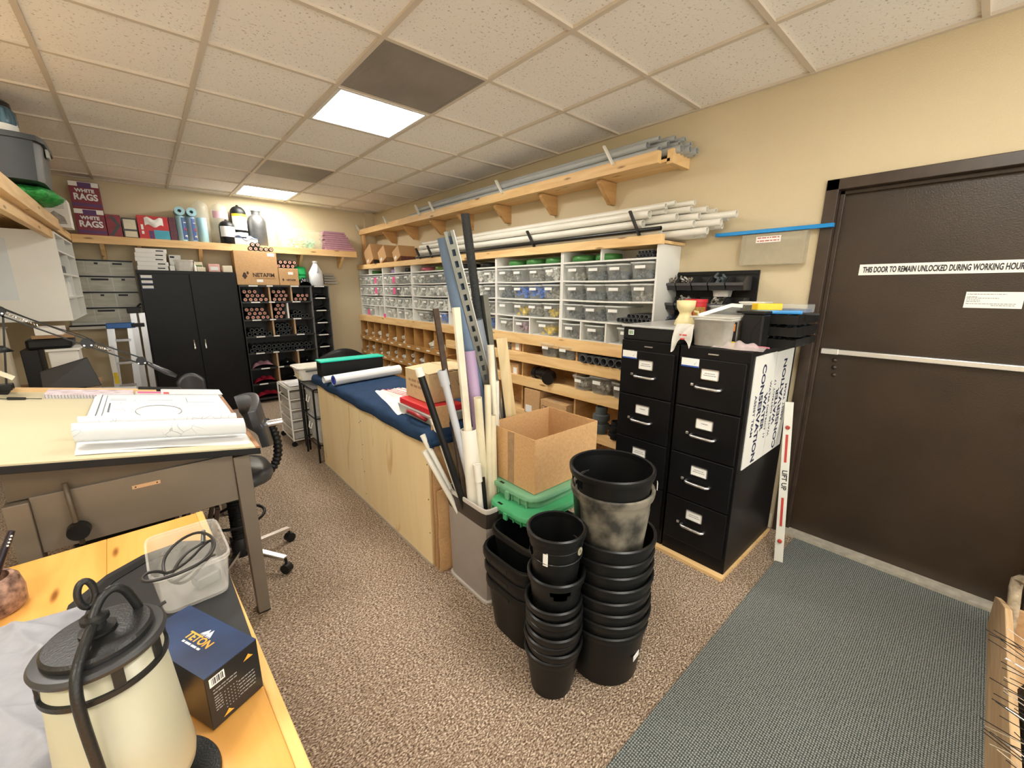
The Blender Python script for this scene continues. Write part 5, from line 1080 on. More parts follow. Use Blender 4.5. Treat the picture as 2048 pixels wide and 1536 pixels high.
t=T('spiral_notebook','spiral-bound notebook with pink printed cover near far board edge','notebook',(-.3,3.1,.93)); tb(-.45,-.12,3.08,3.24,.001,.018).build('pages',mat('striped_page_edge',(.60,.58,.62),.6,var=.3,scale=60,stretch=(20,.2,1)),t); tb(-.45,-.12,3.08,3.24,.018,.020).build('cover_sheet',M_note,t)
b=MB()
for k in range(30): x=-.445+.0112*k; b.tube([(x,3.078,TZ(x)+.004),(x,3.072,TZ(x)+.012),(x,3.078,TZ(x)+.021)],.0012,4)
w=b.build('spiral_wire',M_gpvcd,t); w['kind']='stuff'
t=T('pink_note','bright magenta paper strip between the notebook and the plans','note',(-.06,3.08,.89)); tb(-.10,.0,3.065,3.10,.034,.036).build('paper',M_pink,t)
t=T('clear_sleeve','clear plastic document sleeve lying between notebook and clipboard','sleeve',(-.03,3.15,.89)); tb(-.11,.02,3.11,3.22,.004,.016).build('sleeve',M_frost,t)
t=T('clipboard_papers','stack of printed papers with red mark at far right board corner','papers',(.12,3.17,.87)); tb(.0,.283,3.10,3.27,.002,.020).build('paper_stack',M_paper,t); tb(.005,.29,3.09,3.26,.021,.023).build('top_sheet',M_plan,t); tb(.01,.035,3.10,3.15,.0235,.0245).build('red_mark',mat('red_print',()) if 0 else M_redp,t)
tt=T('tool_pouch','low black tool pouch at the far edge of the drafting board','pouch',(-.02,3.29,.89)); tb(-.10,.10,3.265,3.315,.002,.028).build('pouch_body',M_bpl,tt,bevel=.006)
tt=T('lamp_switch_cord','thin black cord with inline switch lying on the cream board','cord',(-.5,3.08,.96)); MB().tube(smooth([on_board(0,0,x,x,y,y,.004) for x,y in((-.66,3.14),(-.62,3.08),(-.56,3.05),(-.50,3.07),(-.455,3.06))],2),.0022,6).build('cord',M_bpl,tt); tb(-.565,-.505,3.045,3.066,.002,.012).build('switch',M_bpl,tt,bevel=.003)
# architect lamp: two spring arms
t=T('architect_lamp','black spring-arm desk lamp clamped to far left of drafting board','lamp',(-.62,3.2,.97)); y=3.20; M_larm=mat('black_lamp_arm',(.012,.012,.013),.3,.4)
J=[Vector((-.60,y,.995)),Vector((-.545,y,1.385)),Vector((-.262,y,1.205)),Vector((-.06,y,1.085)),Vector((.085,y,.975))]
def arm2(p,q,off):
    d=(q-p).normalized(); s=Vector((0,1,0)).cross(d); 
    for o in(off,-off): MB().bar(p+s*o,q+s*o,.007,.007,(0,1,0)).build('arm_bar',M_larm,t)
arm2(J[0],J[1],.016); arm2(J[1],J[2],.016); arm2(J[2],J[3],.016)
for p,r_ in((J[0],.03),(J[1],.026),(J[2],.028),(J[3],.024)): MB().cone(p+Vector((0,-.012,0)),p+Vector((0,.012,0)),r_,r_,12).build('joint',M_larm,t,smooth='e')
for p,q in((J[1],J[2]),(J[2],J[3])):
    a=p.lerp(q,.08);b_=p.lerp(q,.42); MB().tube([a+(b_-a)*i/30+Vector((0,.006*math.sin(i*2.2),.006*math.cos(i*2.2))) for i in range(31)],.0022,5).build('spring',M_chr,t)
b=MB()
for p in J[1:4]: 
    for dx in(-.014,.014): b.cone(p+Vector((dx,-.0145,-.012)),p+Vector((dx,-.012,-.012)),.0045,.0045,8)
b.build('bolt',M_chr,t)
MB().tube([J[3]+Vector((.02,0,-.01)),J[3].lerp(J[4],.3),J[3].lerp(J[4],.75),J[4]],[.008,.013,.017,.010],12).build('lamp_head',mat('dark_gloss_grey',(.05,.05,.055),.2,.5),t,smooth=True)
MB().tube(smooth([J[1]+Vector((0,-.02,.03)),J[1].lerp(J[2],.5)+Vector((0,-.02,.02)),J[2]+Vector((0,-.02,.04)),J[2]+Vector((.03,-.02,.0))],2),.0025,6).build('wire',M_bpl,t)
MB().box(-.64,-.56,3.17,3.23,TZ(-.6)+.019,TZ(-.6)+.05).build('clamp',M_larm,t,bevel=.004)
t=T('small_desk_lamp','small folding desk lamp with cream arms at left image edge','lamp',(-.70,3.0,.98)); 
M_crm=mat('cream_lamp_arm',(.70,.66,.52),.5)
MB().bar((-.71,3.05,1.00),(-.585,3.05,1.15),.022,.010,(0,1,0)).build('arm',M_crm,t); MB().bar((-.64,3.05,1.16),(-.525,3.05,1.07),.020,.010,(0,1,0)).build('arm',M_crm,t)
MB().lathe([(0,.03),(.02,.028),(.05,.0),(.047,0),(.018,.022),(0,.024)],(-.55,3.05,1.20),20).build('shade',M_bpl,t,smooth=True); MB().lathe([(0,0),(.05,0),(.05,.012),(.02,.03),(0,.03)],(-.665,3.05,.985),20).build('base',M_bpl,t,smooth='e')
# ---------------------------------------------------------------- task chair behind the drafting table
M_vin=mat('dark_grey_vinyl',(.045,.046,.050),.33,var=.12)
t=T('task_chair','dark grey drafting chair with ribbed bellows post and chrome base behind table','chair',(.21,2.48,0)); cx,cy=.21,2.48
def pad(name,c,sx,sy,sz,rot=None,n=28):
    m=MB(); m.lathe([(0,-.5),(.75,-.5),(.97,-.3),(1,0),(.97,.3),(.75,.5),(0,.5)],(0,0,0),n,sx=1,sy=1,sq=3)
    R_=rot or Matrix.Identity(3)
    for v in m.bm.verts: v.co=R_@Vector((v.co.x*sx,v.co.y*sy,v.co.z*sz))+Vector(c)
    return m.build(name,M_vin,t,smooth=True)
pad('seat',(cx-.01,cy,.545),.20,.21,.07)
m=MB(); m.grid(14,14,lambda u,v:(.335+.045*(2*v-1)**2*0+.05*(1-(2*u-1)**2)*1.0-.02*(v-.5)*2, 2.27+.42*u, .69+.26*v - .035*((2*u-1)**2)*(1 if v>.5 else -1))); o=m.build('backrest',M_vin,t,smooth=True,solid=.035,bevel=.008)
pts=smooth([Vector((cx+.08,cy,.50)),Vector((.38,cy,.50)),Vector((.435,cy,.56)),Vector((.45,cy,.66)),Vector((.43,cy,.76)),Vector((.40,cy,.80))],2)
k=0; rs=[]; fine=[]
for i in range(len(pts)-1):
    for j in range(4): fine.append(pts[i].lerp(pts[i+1],j/4)); rs.append(.024 if (len(fine)%4)<2 else .019)
MB().tube(fine,rs,12).build('bellows_support',M_bpl,t,smooth=True)
MB().cone((.40,cy-.03,.79),(.475,cy-.03,.79),.018,.018,14).build('tension_knob',M_chr,t,smooth='e')
fine=[Vector((cx,cy,.16+.34*i/60)) for i in range(61)]; MB().tube(fine,[.036 if (i%3) else .030 for i in range(61)],14).build('ribbed_post',M_bpl,t,smooth=False)
for k in range(5):
    a=2*math.pi*k/5+.35; ex,ey=cx+.27*math.cos(a),cy+.27*math.sin(a)
    MB().bar((cx,cy,.115),(ex,ey,.085),.032,.020).build('base_leg',M_chr,t,bevel=.003)
    MB().cone((ex-.018*math.sin(a),ey+.018*math.cos(a),.027),(ex+.018*math.sin(a),ey-.018*math.cos(a),.027),.027,.027,14).build('caster',M_bpl,t,smooth='e'); MB().cone((ex,ey,.05),(ex,ey,.085),.007,.007,8).build('caster_stem',M_bpl,t)
MB().lathe([(0,.08),(.045,.08),(.045,.16),(.03,.18),(0,.18)],(cx,cy,0),20).build('hub',M_bpl,t,smooth='e')
fr=[(cx+.13*math.cos(a),cy+.13*math.sin(a),.30) for a in [2*math.pi*i/28 for i in range(28)]]; MB().tube(fr,.008,8,closed=True).build('foot_ring',M_bpl,t,smooth=True)
for k in range(3): a=2*math.pi*k/3+.4; MB().bar((cx+.03*math.cos(a),cy+.03*math.sin(a),.36),(cx+.13*math.cos(a),cy+.13*math.sin(a),.30),.01,.01).build('ring_spoke',M_bpl,t)
t=T('office_chair','second dark chair whose curved backrest shows beyond the far board edge','chair',(.20,4.0,0)); cx,cy=.20,4.0
m=MB(); m.grid(12,10,lambda u,v:(.105+.17*u,4.05+.03*math.cos(3*(u-.5)),.60+.245*v-.06*(2*u-1)**2*v)); m.build('backrest',M_vin,t,smooth=True,solid=.03); pad('seat',(.20,4.28,.47),.2,.2,.06)
MB().cone((.2,4.25,.08),(.2,4.25,.45),.025,.025,12).build('post',M_chr,t); MB().bar((.2,4.08,.62),(.2,4.2,.45),.04,.01).build('back_arm',M_bpl,t)
for k in range(5): a=2*math.pi*k/5; MB().bar((.2,4.25,.1),(.2+.25*math.cos(a),4.25+.25*math.sin(a),.07),.03,.02).build('base_leg',M_chr,t); MB().cone((.2+.25*math.cos(a),4.25+.25*math.sin(a)-.015,.026),(.2+.25*math.cos(a),4.25+.25*math.sin(a)+.015,.026),.026,.026,12).build('caster',M_bpl,t)
# under-table shapes: low black case
t=T('storage_tote','low black storage tote under drafting table behind the bench','tote',(-.2,2.5,0)); m=MB(); m.lathe([(0,.001),(.47,.001),(.5,.40),(.53,.40),(.53,.44),(0,.44)],(-.20,2.62,0),32,sx=.34,sy=.55,sq=7); m.build('tote_body',M_bpl,t,smooth='e')
t=T('folding_stool','brown metal folding stand under the table beside the chair post','stool',(.08,2.3,0)); M_rst=mat('brown_tube_steel',(.06,.04,.03),.4)
for p,q in(((.00,2.36,.0),(.12,2.36,.50)),((.12,2.36,.0),(.0,2.36,.50)),((.00,2.20,.0),(.12,2.20,.50)),((.12,2.20,.0),(.0,2.20,.50)),((.0,2.20,.5),(.0,2.36,.5)),((.12,2.2,.5),(.12,2.36,.5))): MB().cone(p,q,.010,.010,8).build('tube',M_rst,t)
# ================================================================ back wall
t=T('wall_shelf','long pine shelf high across the back wall carrying rags, rolls and bottles','shelf',(.9,6.4,1.95))
MB().box(-.46,2.45,6.262,6.30,1.95,2.032).build('shelf_lip',M_pinex,t,bevel=.002); MB().box(-1.55,2.45,6.30,YB-.003,2.015,2.032).build('shelf',M_pinex,t)
for x in(-.25,.05,.6,1.15,1.72,2.27): MB().poly([(x-.018,6.30,1.985),(x-.018,YB-.003,1.985),(x-.018,YB-.003,1.83),(x-.018,YB-.06,1.80),(x-.018,6.33,1.95)],(.036,0,0)).build('bracket',M_pine,t)
M_magr=mat('maroon_print',(.22,.02,.04),.5,var=.1); M_purp=mat('purple_print',(.10,.03,.14),.5)
Z=2.033
for k in range(2):
    z=Z+.262*k; t=T('rag_box','maroon box printed WHITE RAGS, '+['lower','upper'][k]+' of two stacked at left end of the shelf','box',(-.29,6.4,z),'boxes of white rags'); y=6.315
    MB().box(-.405,-.185,y,y+.2,z,z+.26).build('box_body',M_magr,t,bevel=.002); MB().box(-.404,-.186,y-.001,y,z+.21,z+.255).build('white_band',M_lab,t); MB().box(-.34,-.24,y-.002,y-.001,z+.20,z+.25).build('window_print',M_purp,t); MB().box(-.404,-.186,y-.001,y,z+.02,z+.05).build('purple_band',M_purp,t)
    text('print_white','WHITE',.045,M_wink,(-.295,y-.001,z+.17),(1,0,0),(0,0,1),t,bold=.002); text('print_rags','RAGS',.085,M_wink,(-.295,y-.001,z+.108),(1,0,0),(0,0,1),t,bold=.003,sx=.85)
M_redc=mat('bright_red_card',(.55,.02,.025),.45,var=.1); M_dred=mat('dark_red_card',(.25,.015,.03),.45,var=.4,scale=15); M_cc=mat('cream_card',(.72,.66,.50),.5)
def shbox(x0,x1,h,l,m,extra=None,y=6.32,d=.18):
    t=T('carton',l,'box',((x0+x1)/2,y,Z)); MB().box(x0,x1,y,y+d,Z,Z+h).build('box_body',m,t,bevel=.002)
    for e in(extra or []): MB().box(e[0],e[1],y-.0015,y,Z+e[2],Z+e[3]).build('print_patch',e[4],t)
    return t
t=shbox(-.18,-.065,.225,'dark red angled-print carton right of the rag boxes',M_dred); MB().poly([(-.15,6.3185,Z+.21),(-.12,6.3185,Z+.21),(-.07,6.3185,Z+.12),(-.14,6.3185,Z+.01),(-.17,6.3185,Z+.01),(-.10,6.3185,Z+.12)],(0,.0014,0)).build('print_patch',M_blkb,t)
shbox(-.058,.062,.205,'black and cream carton between dark red and bright red cartons',M_blkb,[(-.045,.055,.09,.19,M_cc),(-.045,.055,.01,.07,M_cc)])
t=shbox(.07,.335,.245,'wide bright red carton with white cloth picture and blue corner',M_redc,[(.20,.334,.005,.10,mat('cyan_print',(.05,.35,.50),.5)),(.155,.195,.0,.09,M_purp)]); MB().grid(10,6,lambda u,v:(.13+.16*u,6.317-.012*math.sin(3*u)*math.sin(3*v),Z+.14+.08*v+.015*math.sin(9*u))).build('cloth_picture',M_lab,t,smooth=True); marks('print',M_wink,(.115,6.3185,Z+.05),(0,0,1),(-1,0,0),[(0,.10,0)],t,h=.020)
shbox(.34,.40,.25,'narrow dark plum carton left of the pale blue rolls',mat('plum_card',(.10,.02,.04),.45,var=.3,scale=30))
M_pb=mat('pale_blue_towel',(.36,.60,.68),.7,var=.04); M_nv=mat('navy_stripe',(.03,.07,.22),.5)
for k,(x,l) in enumerate(((.455,'pale blue towel roll standing, leftmost of three with navy print'),(.545,'greyer blue towel roll standing in the middle of three'),(.655,'plain pale blue towel roll standing, right one'))):
    t=T('towel_roll',l,'towel roll',(x,6.375,Z),'blue towel rolls'); m=M_pb if k!=1 else mat('grey_blue_towel',(.22,.32,.42),.6)
    b=MB(); b.lathe([(0,0),(.046,0),(.048,.004),(.048,.276),(.046,.28),(.02,.28),(.02,.27),(0,.27)],(x,6.375,Z),28); b.build('roll',m,t,smooth='e')
    if k<2:
        b=MB(); b.grid(6,1,lambda u,v:(x+.0488*math.cos(-1.5+u*.85),6.375+.0488*math.sin(-1.5+u*.85),Z+.02+.24*v)); b.build('wrapper_band',M_nv,t,smooth=True)
        for j in range(3): text('print','SXY'[j],.05,M_wink if j!=1 else M_redc,(x+.027,6.375-.0425,Z+.06+.075*j),(0,0,1),(-1,0,0),t,bold=.002)
for k,(x,l) in enumerate(((.455,'pale blue towel roll lying on top, end on, left'),(.565,'pale blue towel roll lying on top, end on, right'))):
    t=T('towel_roll',l,'towel roll',(x,6.4,Z+.28),'blue towel rolls'); MB().pipe((x,6.31,Z+.330),(x,6.50,Z+.330),.048,.030,24).build('roll',M_pb,t,smooth='e')
M_glass=plastic('clear_vinyl_bottle',(.75,.72,.62),.30,.12)
def bottle(name,x,y,r,h,l,m,lab=None,neck=True,cap=None,dome=1):
    t=T(name,l,'bottle',(x,y,Z)); pr=[(0,0),(r*.92,0),(r,.012),(r,h-r*1.1)]
    for i in range(1,7): a=math.pi/2*i/7; pr.append((r*math.cos(a)+.0,h-r*1.1+r*.95*math.sin(a)))
    pr+=[(r*.16,h-.008),(r*.16,h),(0,h)]
    MB().lathe(pr,(x,y,Z),32).build('bottle_body',m,t,smooth='e')
    if lab:
        for (z0,z1,mm) in lab: MB().grid(10,1,lambda u,v:(x+(r+.0015)*math.cos(math.pi*(1.15+.7*u)),y+(r+.0015)*math.sin(math.pi*(1.15+.7*u)),Z+z0+(z1-z0)*v)).build('label',mm,t,smooth=True)
    return t
bottle('water_bottle',.665,6.465,.082,.50,'tall clear dome-topped bottle behind the blue rolls',M_glass)
bottle('water_bottle',.855,6.45,.088,.49,'second tall clear domed bottle left of black jug',M_glass,[(.30,.38,mat('pink_white_label',(.75,.45,.5),.5))])
bottle('chemical_bottle',.895,6.335,.083,.285,'small black domed bottle with white label at front of shelf',M_bpl,[(.08,.20,M_lab)])
bottle('chemical_bottle',1.045,6.42,.085,.48,'tall black bottle with yellow-topped white label',M_bpl,[(.18,.34,M_lab),(.34,.37,mat('yellow_print',())if 0 else MC['yellow_print']),(.10,.15,M_lab)])
t=T('dark_jar','grey dusty metal bottle with ribbed black neck right of black bottle','bottle',(1.25,6.42,Z)); MB().lathe([(0,0),(.10,0),(.104,.01),(.104,.30),(.09,.35),(.05,.385),(.05,.42),(.055,.422),(.055,.435),(0,.435)],(1.24,6.42,Z),32).build('jar_body',mat('grey_bottle_metal',(.11,.11,.11),.4,.4,var=.3,scale=6),t,smooth='e')
t=T('plastic_bin','clear bin of pink things with blue bag draped over, front of the shelf','bin',(1.03,6.30,Z)); MB().box(.95,1.20,6.268,6.33,Z+.0005,Z+.075).build('tub',M_frost,t,bevel=.004); MB().box(.96,1.19,6.272,6.325,Z+.003,Z+.045).build('contents',M_note,t)
t=T('blue_bag','blue and white crumpled plastic bag on shelf in front of black bottles','bag',(1.0,6.29,Z+.07)); MB().grid(20,8,lambda u,v:(.87+.34*u,6.262+.06*v,Z+.085+.03*math.sin(7*u+2*v)*math.sin(math.pi*u)+.012*math.sin(19*u)-.05*(u<.15)*(1-u/.15))).build('bag',mat('blue_white_bag',(.25,.38,.72),.35,var=.6,scale=20),t,smooth=True)
t=T('storage_bin','long clear storage bin holding teal and yellow bits on the shelf','bin',(1.72,6.42,Z)); m=MB(); m.lathe([(0,.002),(.46,.002),(.5,.235),(.52,.235),(.52,.25),(.485,.25),(.45,.006),(0,.006)],(1.735,6.40,Z),40,sx=.57,sy=.24,sq=9); m.build('tub',plastic('warm_clear_plastic',(.80,.76,.55),.22),t,smooth='e')
o=fittings('teal_pieces',mat('teal_yellow_bits',(.10,.50,.42),.5,var=.7,scale=6,dark=(.75,.65,.15)),.45,.20,.14,5,90,.016)
o.rotation_euler=(0,0,math.pi/2); o.location=(1.735,6.31,Z+.008); tag(o,'teal and yellow small pieces heaped inside the long clear shelf bin','parts','pieces in the shelf bin','stuff')
M_mauve=mat('mauve_cardboard',(.42,.22,.28),.7,var=.15,scale=20)
for k in range(9):
    z=Z+.0285*k; dx=.010*math.sin(k*2.3)
    t=MB().box(2.03+dx-.012*(k%2),2.44-.015*k+dx,6.30,6.50,z+.0006,z+.027).build('flat_carton',M_mauve,bevel=.003)
    tag(t,'flat mauve carton, stacked at right end of back shelf, '+['lowest','second up','third up','fourth up','middle one','sixth up','seventh up','just under the top','topmost'][k],'carton','flat mauve cartons')
# --- black two-door cabinet
t=T('storage_cabinet','tall black two-door steel cabinet against the back wall','cabinet',(.43,6.32,0))
MB().box(-.02,.885,6.115,YB-.015,0,1.69).build('body',M_blk,t,bevel=.003)
for k,(x0,x1) in enumerate(((-.005,.428),(.434,.870))):
    d=MB().box(x0,x1,6.098,6.115,.06,1.655).build('door',M_blk,t,bevel=.003); hx=.378 if k==0 else .484
    MB().lathe([(0,0),(.013,0),(.014,.02),(.010,.03),(.008,.09),(.011,.11),(0,.115)],(hx,6.088,.80),14).build('handle',M_chr,d,smooth='e')
    if k==0:
        for j in range(3): s=MB().box(.012,.105,6.0965,6.098,1.60-.055*j,1.635-.055*j).build('white_label',M_lab,d); MB().box(.012,.105,6.096,6.0965,1.60-.055*j,1.606-.055*j).build('blue_line',mat('sticker_blue',())if 0 else MC['sticker_blue'],s)
# things on the cabinet
for k in range(5):
    z=1.6905+.046*k; t=T('file_box','flat white printed box, '+['lowest','second up','third up','fourth up','topmost'][k]+' of the stack on black cabinet','box',(.13,6.3,z),'flat white boxes on the cabinet'); dx=.008*math.sin(k*2)
    MB().box(.0+dx,.262+dx,6.17,6.42,z,z+.045).build('box_body',M_lab,t,bevel=.002); MB().box(.17+dx,.235+dx,6.169,6.17,z+.018,z+.030).build('printed_mark',M_ink,t)
Q=1.6905
def cb(x0,x1,h,l,m,y=6.2,d=.15,mk=None):
    t=T('small_box',l,'box',((x0+x1)/2,y,Q)); MB().box(x0,x1,y,y+d,Q,Q+h).build('box_body',m,t,bevel=.003)
    if mk: MB().box(mk[0],mk[1],y-.001,y,Q+mk[2],Q+mk[3]).build('printed_mark',mk[4],t)
cb(.29,.40,.185,'white carton with black mark behind clear tub on cabinet',M_lab,6.36,.12,(.30,.34,.15,.17,M_ink)); cb(.275,.32,.055,'tiny white box at foot of the white carton stack',M_lab,6.17,.08)
t=T('plastic_bin','grey translucent tub in the middle of the cabinet top','bin',(.40,6.2,Q)); m=MB(); m.lathe([(0,.001),(.44,.001),(.5,.115),(.53,.115),(.53,.125),(.49,.125),(.43,.006),(0,.006)],(.41,6.24,Q),36,sx=.17,sy=.17,sq=8); m.build('tub',M_frost,t,smooth='e')
cb(.515,.595,.115,'small cream box, upright behind grey tub on cabinet',M_cc,6.33,.08,(.52,.59,.06,.08,mat('olive_plastic',()) if 0 else MC['olive_plastic'])); cb(.525,.605,.050,'small cream and olive box right of the grey tub',M_cc,6.19,.1)
t=T('spray_bottle','tiny white bottle beside grey tub on the cabinet','bottle',(.503,6.19,Q)); MB().lathe([(0,0),(.014,0),(.014,.06),(.006,.075),(.006,.09),(0,.09)],(.515-.012,6.165,Q),14).build('bottle_body',M_wpvc,t,smooth='e')
cb(.635,.745,.090,'pink-edged white box right of centre on black cabinet',mat('pink_card',(.75,.42,.38),.5),6.18,.14,(.65,.73,.02,.06,M_lab)); cb(.775,.870,.075,'plain off-white box at right end of black cabinet',M_cc,6.18,.14)
# --- parts rack: black shelves with wooden dividers
t=T('parts_rack','black slotted shelving rack full of dark tubes beside the black cabinet','shelving',(1.4,6.35,0)); RZ=[1.53,1.325,1.10,.885,.67,.465,.26,.06]
M_rk=mat('black_rack_board',(.018,.018,.019),.45); M_wd=mat('wood_divider',(.50,.33,.19),.6,var=.1); M_lin=mat('grey_rack_side',(.17,.17,.17),.5,var=.15)
MB().box(.915,.925,6.205,YB-.01,.0,1.54).build('side_panel',M_rk,t); MB().box(1.742,1.752,6.205,YB-.01,0,1.54).build('side_panel',M_lin,t); MB().box(.925,1.742,YB-.02,YB-.012,0,1.54).build('back_panel',M_rk,t)
for z in RZ: MB().box(.925,1.742,6.205,YB-.02,z-.006,z+.006).build('shelf',M_rk,t); MB().box(.918,1.750,6.198,6.205,z-.010,z+.012).build('shelf_edge',M_rk,t)
for k,z in enumerate(RZ[:-1]):
    for x,w in((1.02,.10),(1.22,.07),(1.50,.10)): MB().box(x+.03*math.sin(k*3),x+w+.03*math.sin(k*3),6.1965,6.198,z-.006,z+.010).build('edge_label',M_lab,t)
dv={0:[1.245,1.505],1:[1.245,1.44],2:[1.245,1.505],4:[1.245,1.505],5:[1.245],6:[]}
for r_,xs in dv.items():
    for j,x in enumerate(xs): MB().box(x-.010,x+.010,6.206,YB-.021,RZ[r_+1]+.007,RZ[r_]-.007).build('divider',M_lab if (r_==1 and j==1) else M_wd,t)
t=T('narrow_parts_rack','narrow black rack of small cubbies at right of the slotted shelving','shelving',(1.86,6.35,0)); rz=[1.53,1.37,1.20,1.03,.86,.69,.52,.35,.18,.01]
MB().box(1.755,1.763,6.205,YB-.01,0,1.54).build('side_panel',M_lin,t); MB().box(1.985,1.995,6.205,YB-.01,0,1.54).build('side_panel',M_lin,t); MB().box(1.763,1.985,YB-.02,YB-.012,0,1.54).build('back_panel',M_rk,t)
for z in rz: MB().box(1.763,1.985,6.205,YB-.02,z-.006 if z>.02 else z,z+.006).build('shelf',M_rk,t); MB().box(1.80,1.93,6.1995,6.205,z-.005,z+.010).build('edge_label',M_lab,t)
# tubes (rolled sleeves) end-on: pink-cored and dark
M_pkc=mat('pink_foam_core',(.82,.40,.30),.6,var=.1); sl=T('foam_sleeve','x','tube',(0,0,0),'black sleeves with pink cores in the rack')
MB().pipe((0,0,0),(0,.26,0),.027,.008,16).build('sleeve',M_bpl,sl); MB().pipe((0,-.001,0),(0,.20,0),.0185,.011,14).build('pink_core',M_pkc,sl)
slots=[(0,.94,1.225,13,'top-left slot of the slotted rack'),(0,1.27,1.485,10,'top-middle slot of the slotted rack'),(0,1.53,1.73,6,'top-right slot of slotted rack'),(1,.94,1.225,14,'second-row left slot of slotted rack'),(1,1.27,1.42,8,'second-row middle slot of slotted rack')]
fst=True; rnd=random.Random(4)
for (r_,x0,x1,n,l) in slots:
    z0=RZ[r_+1]+.008; per=int((x1-x0)/.057); 
    for j in range(n):
        row=j//per; x=x0+.030+(j%per)*.057+(.028 if row%2 else 0)
        if x>x1-.026: continue
        z=z0+.028+row*.049; p=(x,6.215+.03*rnd.random(),z); L='black foam sleeve with pink core, end on, stacked in '+l
        if z+.027>RZ[r_]-.006: continue
        if fst: sl.location=p; sl['_loc']=p; sl['label']=L; fst=False
        else: dup(sl,p,L)
for k in range(7): dup(sl,(1.10+.057*(k%5)+(.028 if k>4 else 0)+.0,6.225,1.9595+.028+.049*(k//5)),'black sleeve with pink core lying on top of the large printed carton',group='black sleeves on the large carton')
for k in range(8): dup(sl,(1.395+.056*(k%4)-.002+(.026 if k>3 else 0),6.225,1.761+.028+.049*(k//4)),'black sleeve with pink core lying on top of the small printed carton',group='black sleeves on the small carton')
dk=None; rnd=random.Random(9)
for (r_,x0,x1,n,l,step) in [(1,1.47,1.73,6,'second-row right slot',.06),(2,.94,1.22,8,'third-row left slot',.056),(2,1.27,1.48,9,'third-row middle slot',.058),(2,1.53,1.73,6,'third-row right slot',.058),(3,.94,1.73,26,'full-width fourth row',.057)]:
    per=int((x1-x0)/step)
    for j in range(n):
        row=j//per; x=x0+.030+(j%per)*step+(.028 if row%2 else 0)
        if x>x1-.026: continue
        p=(x,6.215+.03*rnd.random(),RZ[r_+1]+.008+.028+row*.049)
        if dk is None: dk=MB().pipe((0,0,0),(0,.26,0),.026,.009,16).build('dark_tube',mat('dark_teal_grey_tube',(.035,.042,.045),.4)); o=dk
        else: o=dk.copy(); COL.objects.link(o)
        o.location=p; tag(o,'dark hollow tube, end on, stacked in the '+l+' of the slotted rack','tube','dark tubes in the '+l)
for k,(x0,x1,r_,m,l) in enumerate(((.95,1.22,4,M_mauve,'crumpled mauve and white bag in fifth-row left slot of rack'),(1.28,1.48,4,M_bpl,'black shiny bagged parts in fifth-row middle slot of rack'),(.95,1.22,5,M_dred,'dark red bagged parts in sixth-row left slot of rack'),(1.3,1.6,5,M_bpl,'black bagged parts in sixth-row right slot of rack'),(.95,1.25,6,M_dred,'dark red flat package in the lowest row of rack'),(1.53,1.72,4,M_bpl,'black coiled parts in fifth-row right slot of rack'))):
    z=RZ[r_+1]+.0075; o=MB().grid(14,10,lambda u,v:(x0+(x1-x0)*u,6.215+.25*v,z+.002+.10*(math.sin(math.pi*u)*math.sin(math.pi*min(1,v+.15)))**.6*(.75+.3*math.sin(11*u+3*k)*math.sin(7*v)))).build('parts_bag',mat('wrinkled_'+m.name,tuple(m.node_tree.nodes['Color Ramp'].color_ramp.elements[1].color[:3]),.2,var=.3,scale=15),smooth=True); tag(o,l,'bag')
for k in range(7): 
    o=MB().grid(8,6,lambda u,v:(1.775+.19*u,6.215+.2*v,rz[k+1]+.0075+.075*math.sin(math.pi*u)*math.sin(math.pi*min(1,v+.2))*(1+.3*math.sin(9*u+k)))).build('parts_bag',M_blkf,smooth=True); tag(o,'black bagged parts in '+ORD[k]+' cubby from the top of narrow rack','bag')
# on top of the racks
t=T('carton','large brown carton printed NETAFIM with drop mark on top of the slotted rack','box',(1.14,6.3,1.5425)); MB().box(.905,1.375,6.205,6.42,1.5425,1.958).build('box_body',M_card,t,bevel=.004); y=6.2045
M_brnk=mat('dark_brown_ink',(.05,.025,.015),.6); text('brand_print','NETAFIM',.068,M_brnk,(1.205,y,1.665),(1,0,0),(0,0,1),t,bold=.0018,sx=.90)
def drop(x,z,s): return [(x+s*.5*math.sin(a)*(1 if math.cos(a)<.3 else .55),y-.0006,z-s*.55*math.cos(a)+(s*.35 if math.cos(a)<-.75 else 0)) for a in [2*math.pi*i/16 for i in range(16)]]
MB().poly(drop(.995,1.645,.055),(0,.0006,0)).build('drop_mark',M_brnk,t); MB().poly(drop(1.030,1.685,.028),(0,.0006,0)).build('drop_mark',M_brnk,t)
MB().box(1.10,1.34,y-.0004,y+.0002,1.622,1.626).build('printed_line',M_brnk,t); MB().box(1.12,1.19,y-.001,y,1.578,1.612).build('white_label',M_lab,t); MB().box(1.27,1.35,y-.001,y,1.90,1.94).build('white_label',M_lab,t)
t=T('carton','smaller brown carton printed NETAFIM beside the large one on rack','box',(1.50,6.3,1.5425)); MB().box(1.380,1.615,6.205,6.40,1.5425,1.760).build('box_body',M_card,t,bevel=.004); text('brand_print','NETAFIM',.030,M_brnk,(1.52,y,1.612),(1,0,0),(0,0,1),t,bold=.001,sx=.9); MB().poly(drop(1.425,1.61,.024),(0,.0006,0)).build('drop_mark',M_brnk,t); MB().box(1.49,1.55,y-.001,y,1.68,1.715).build('white_label',M_lab,t)
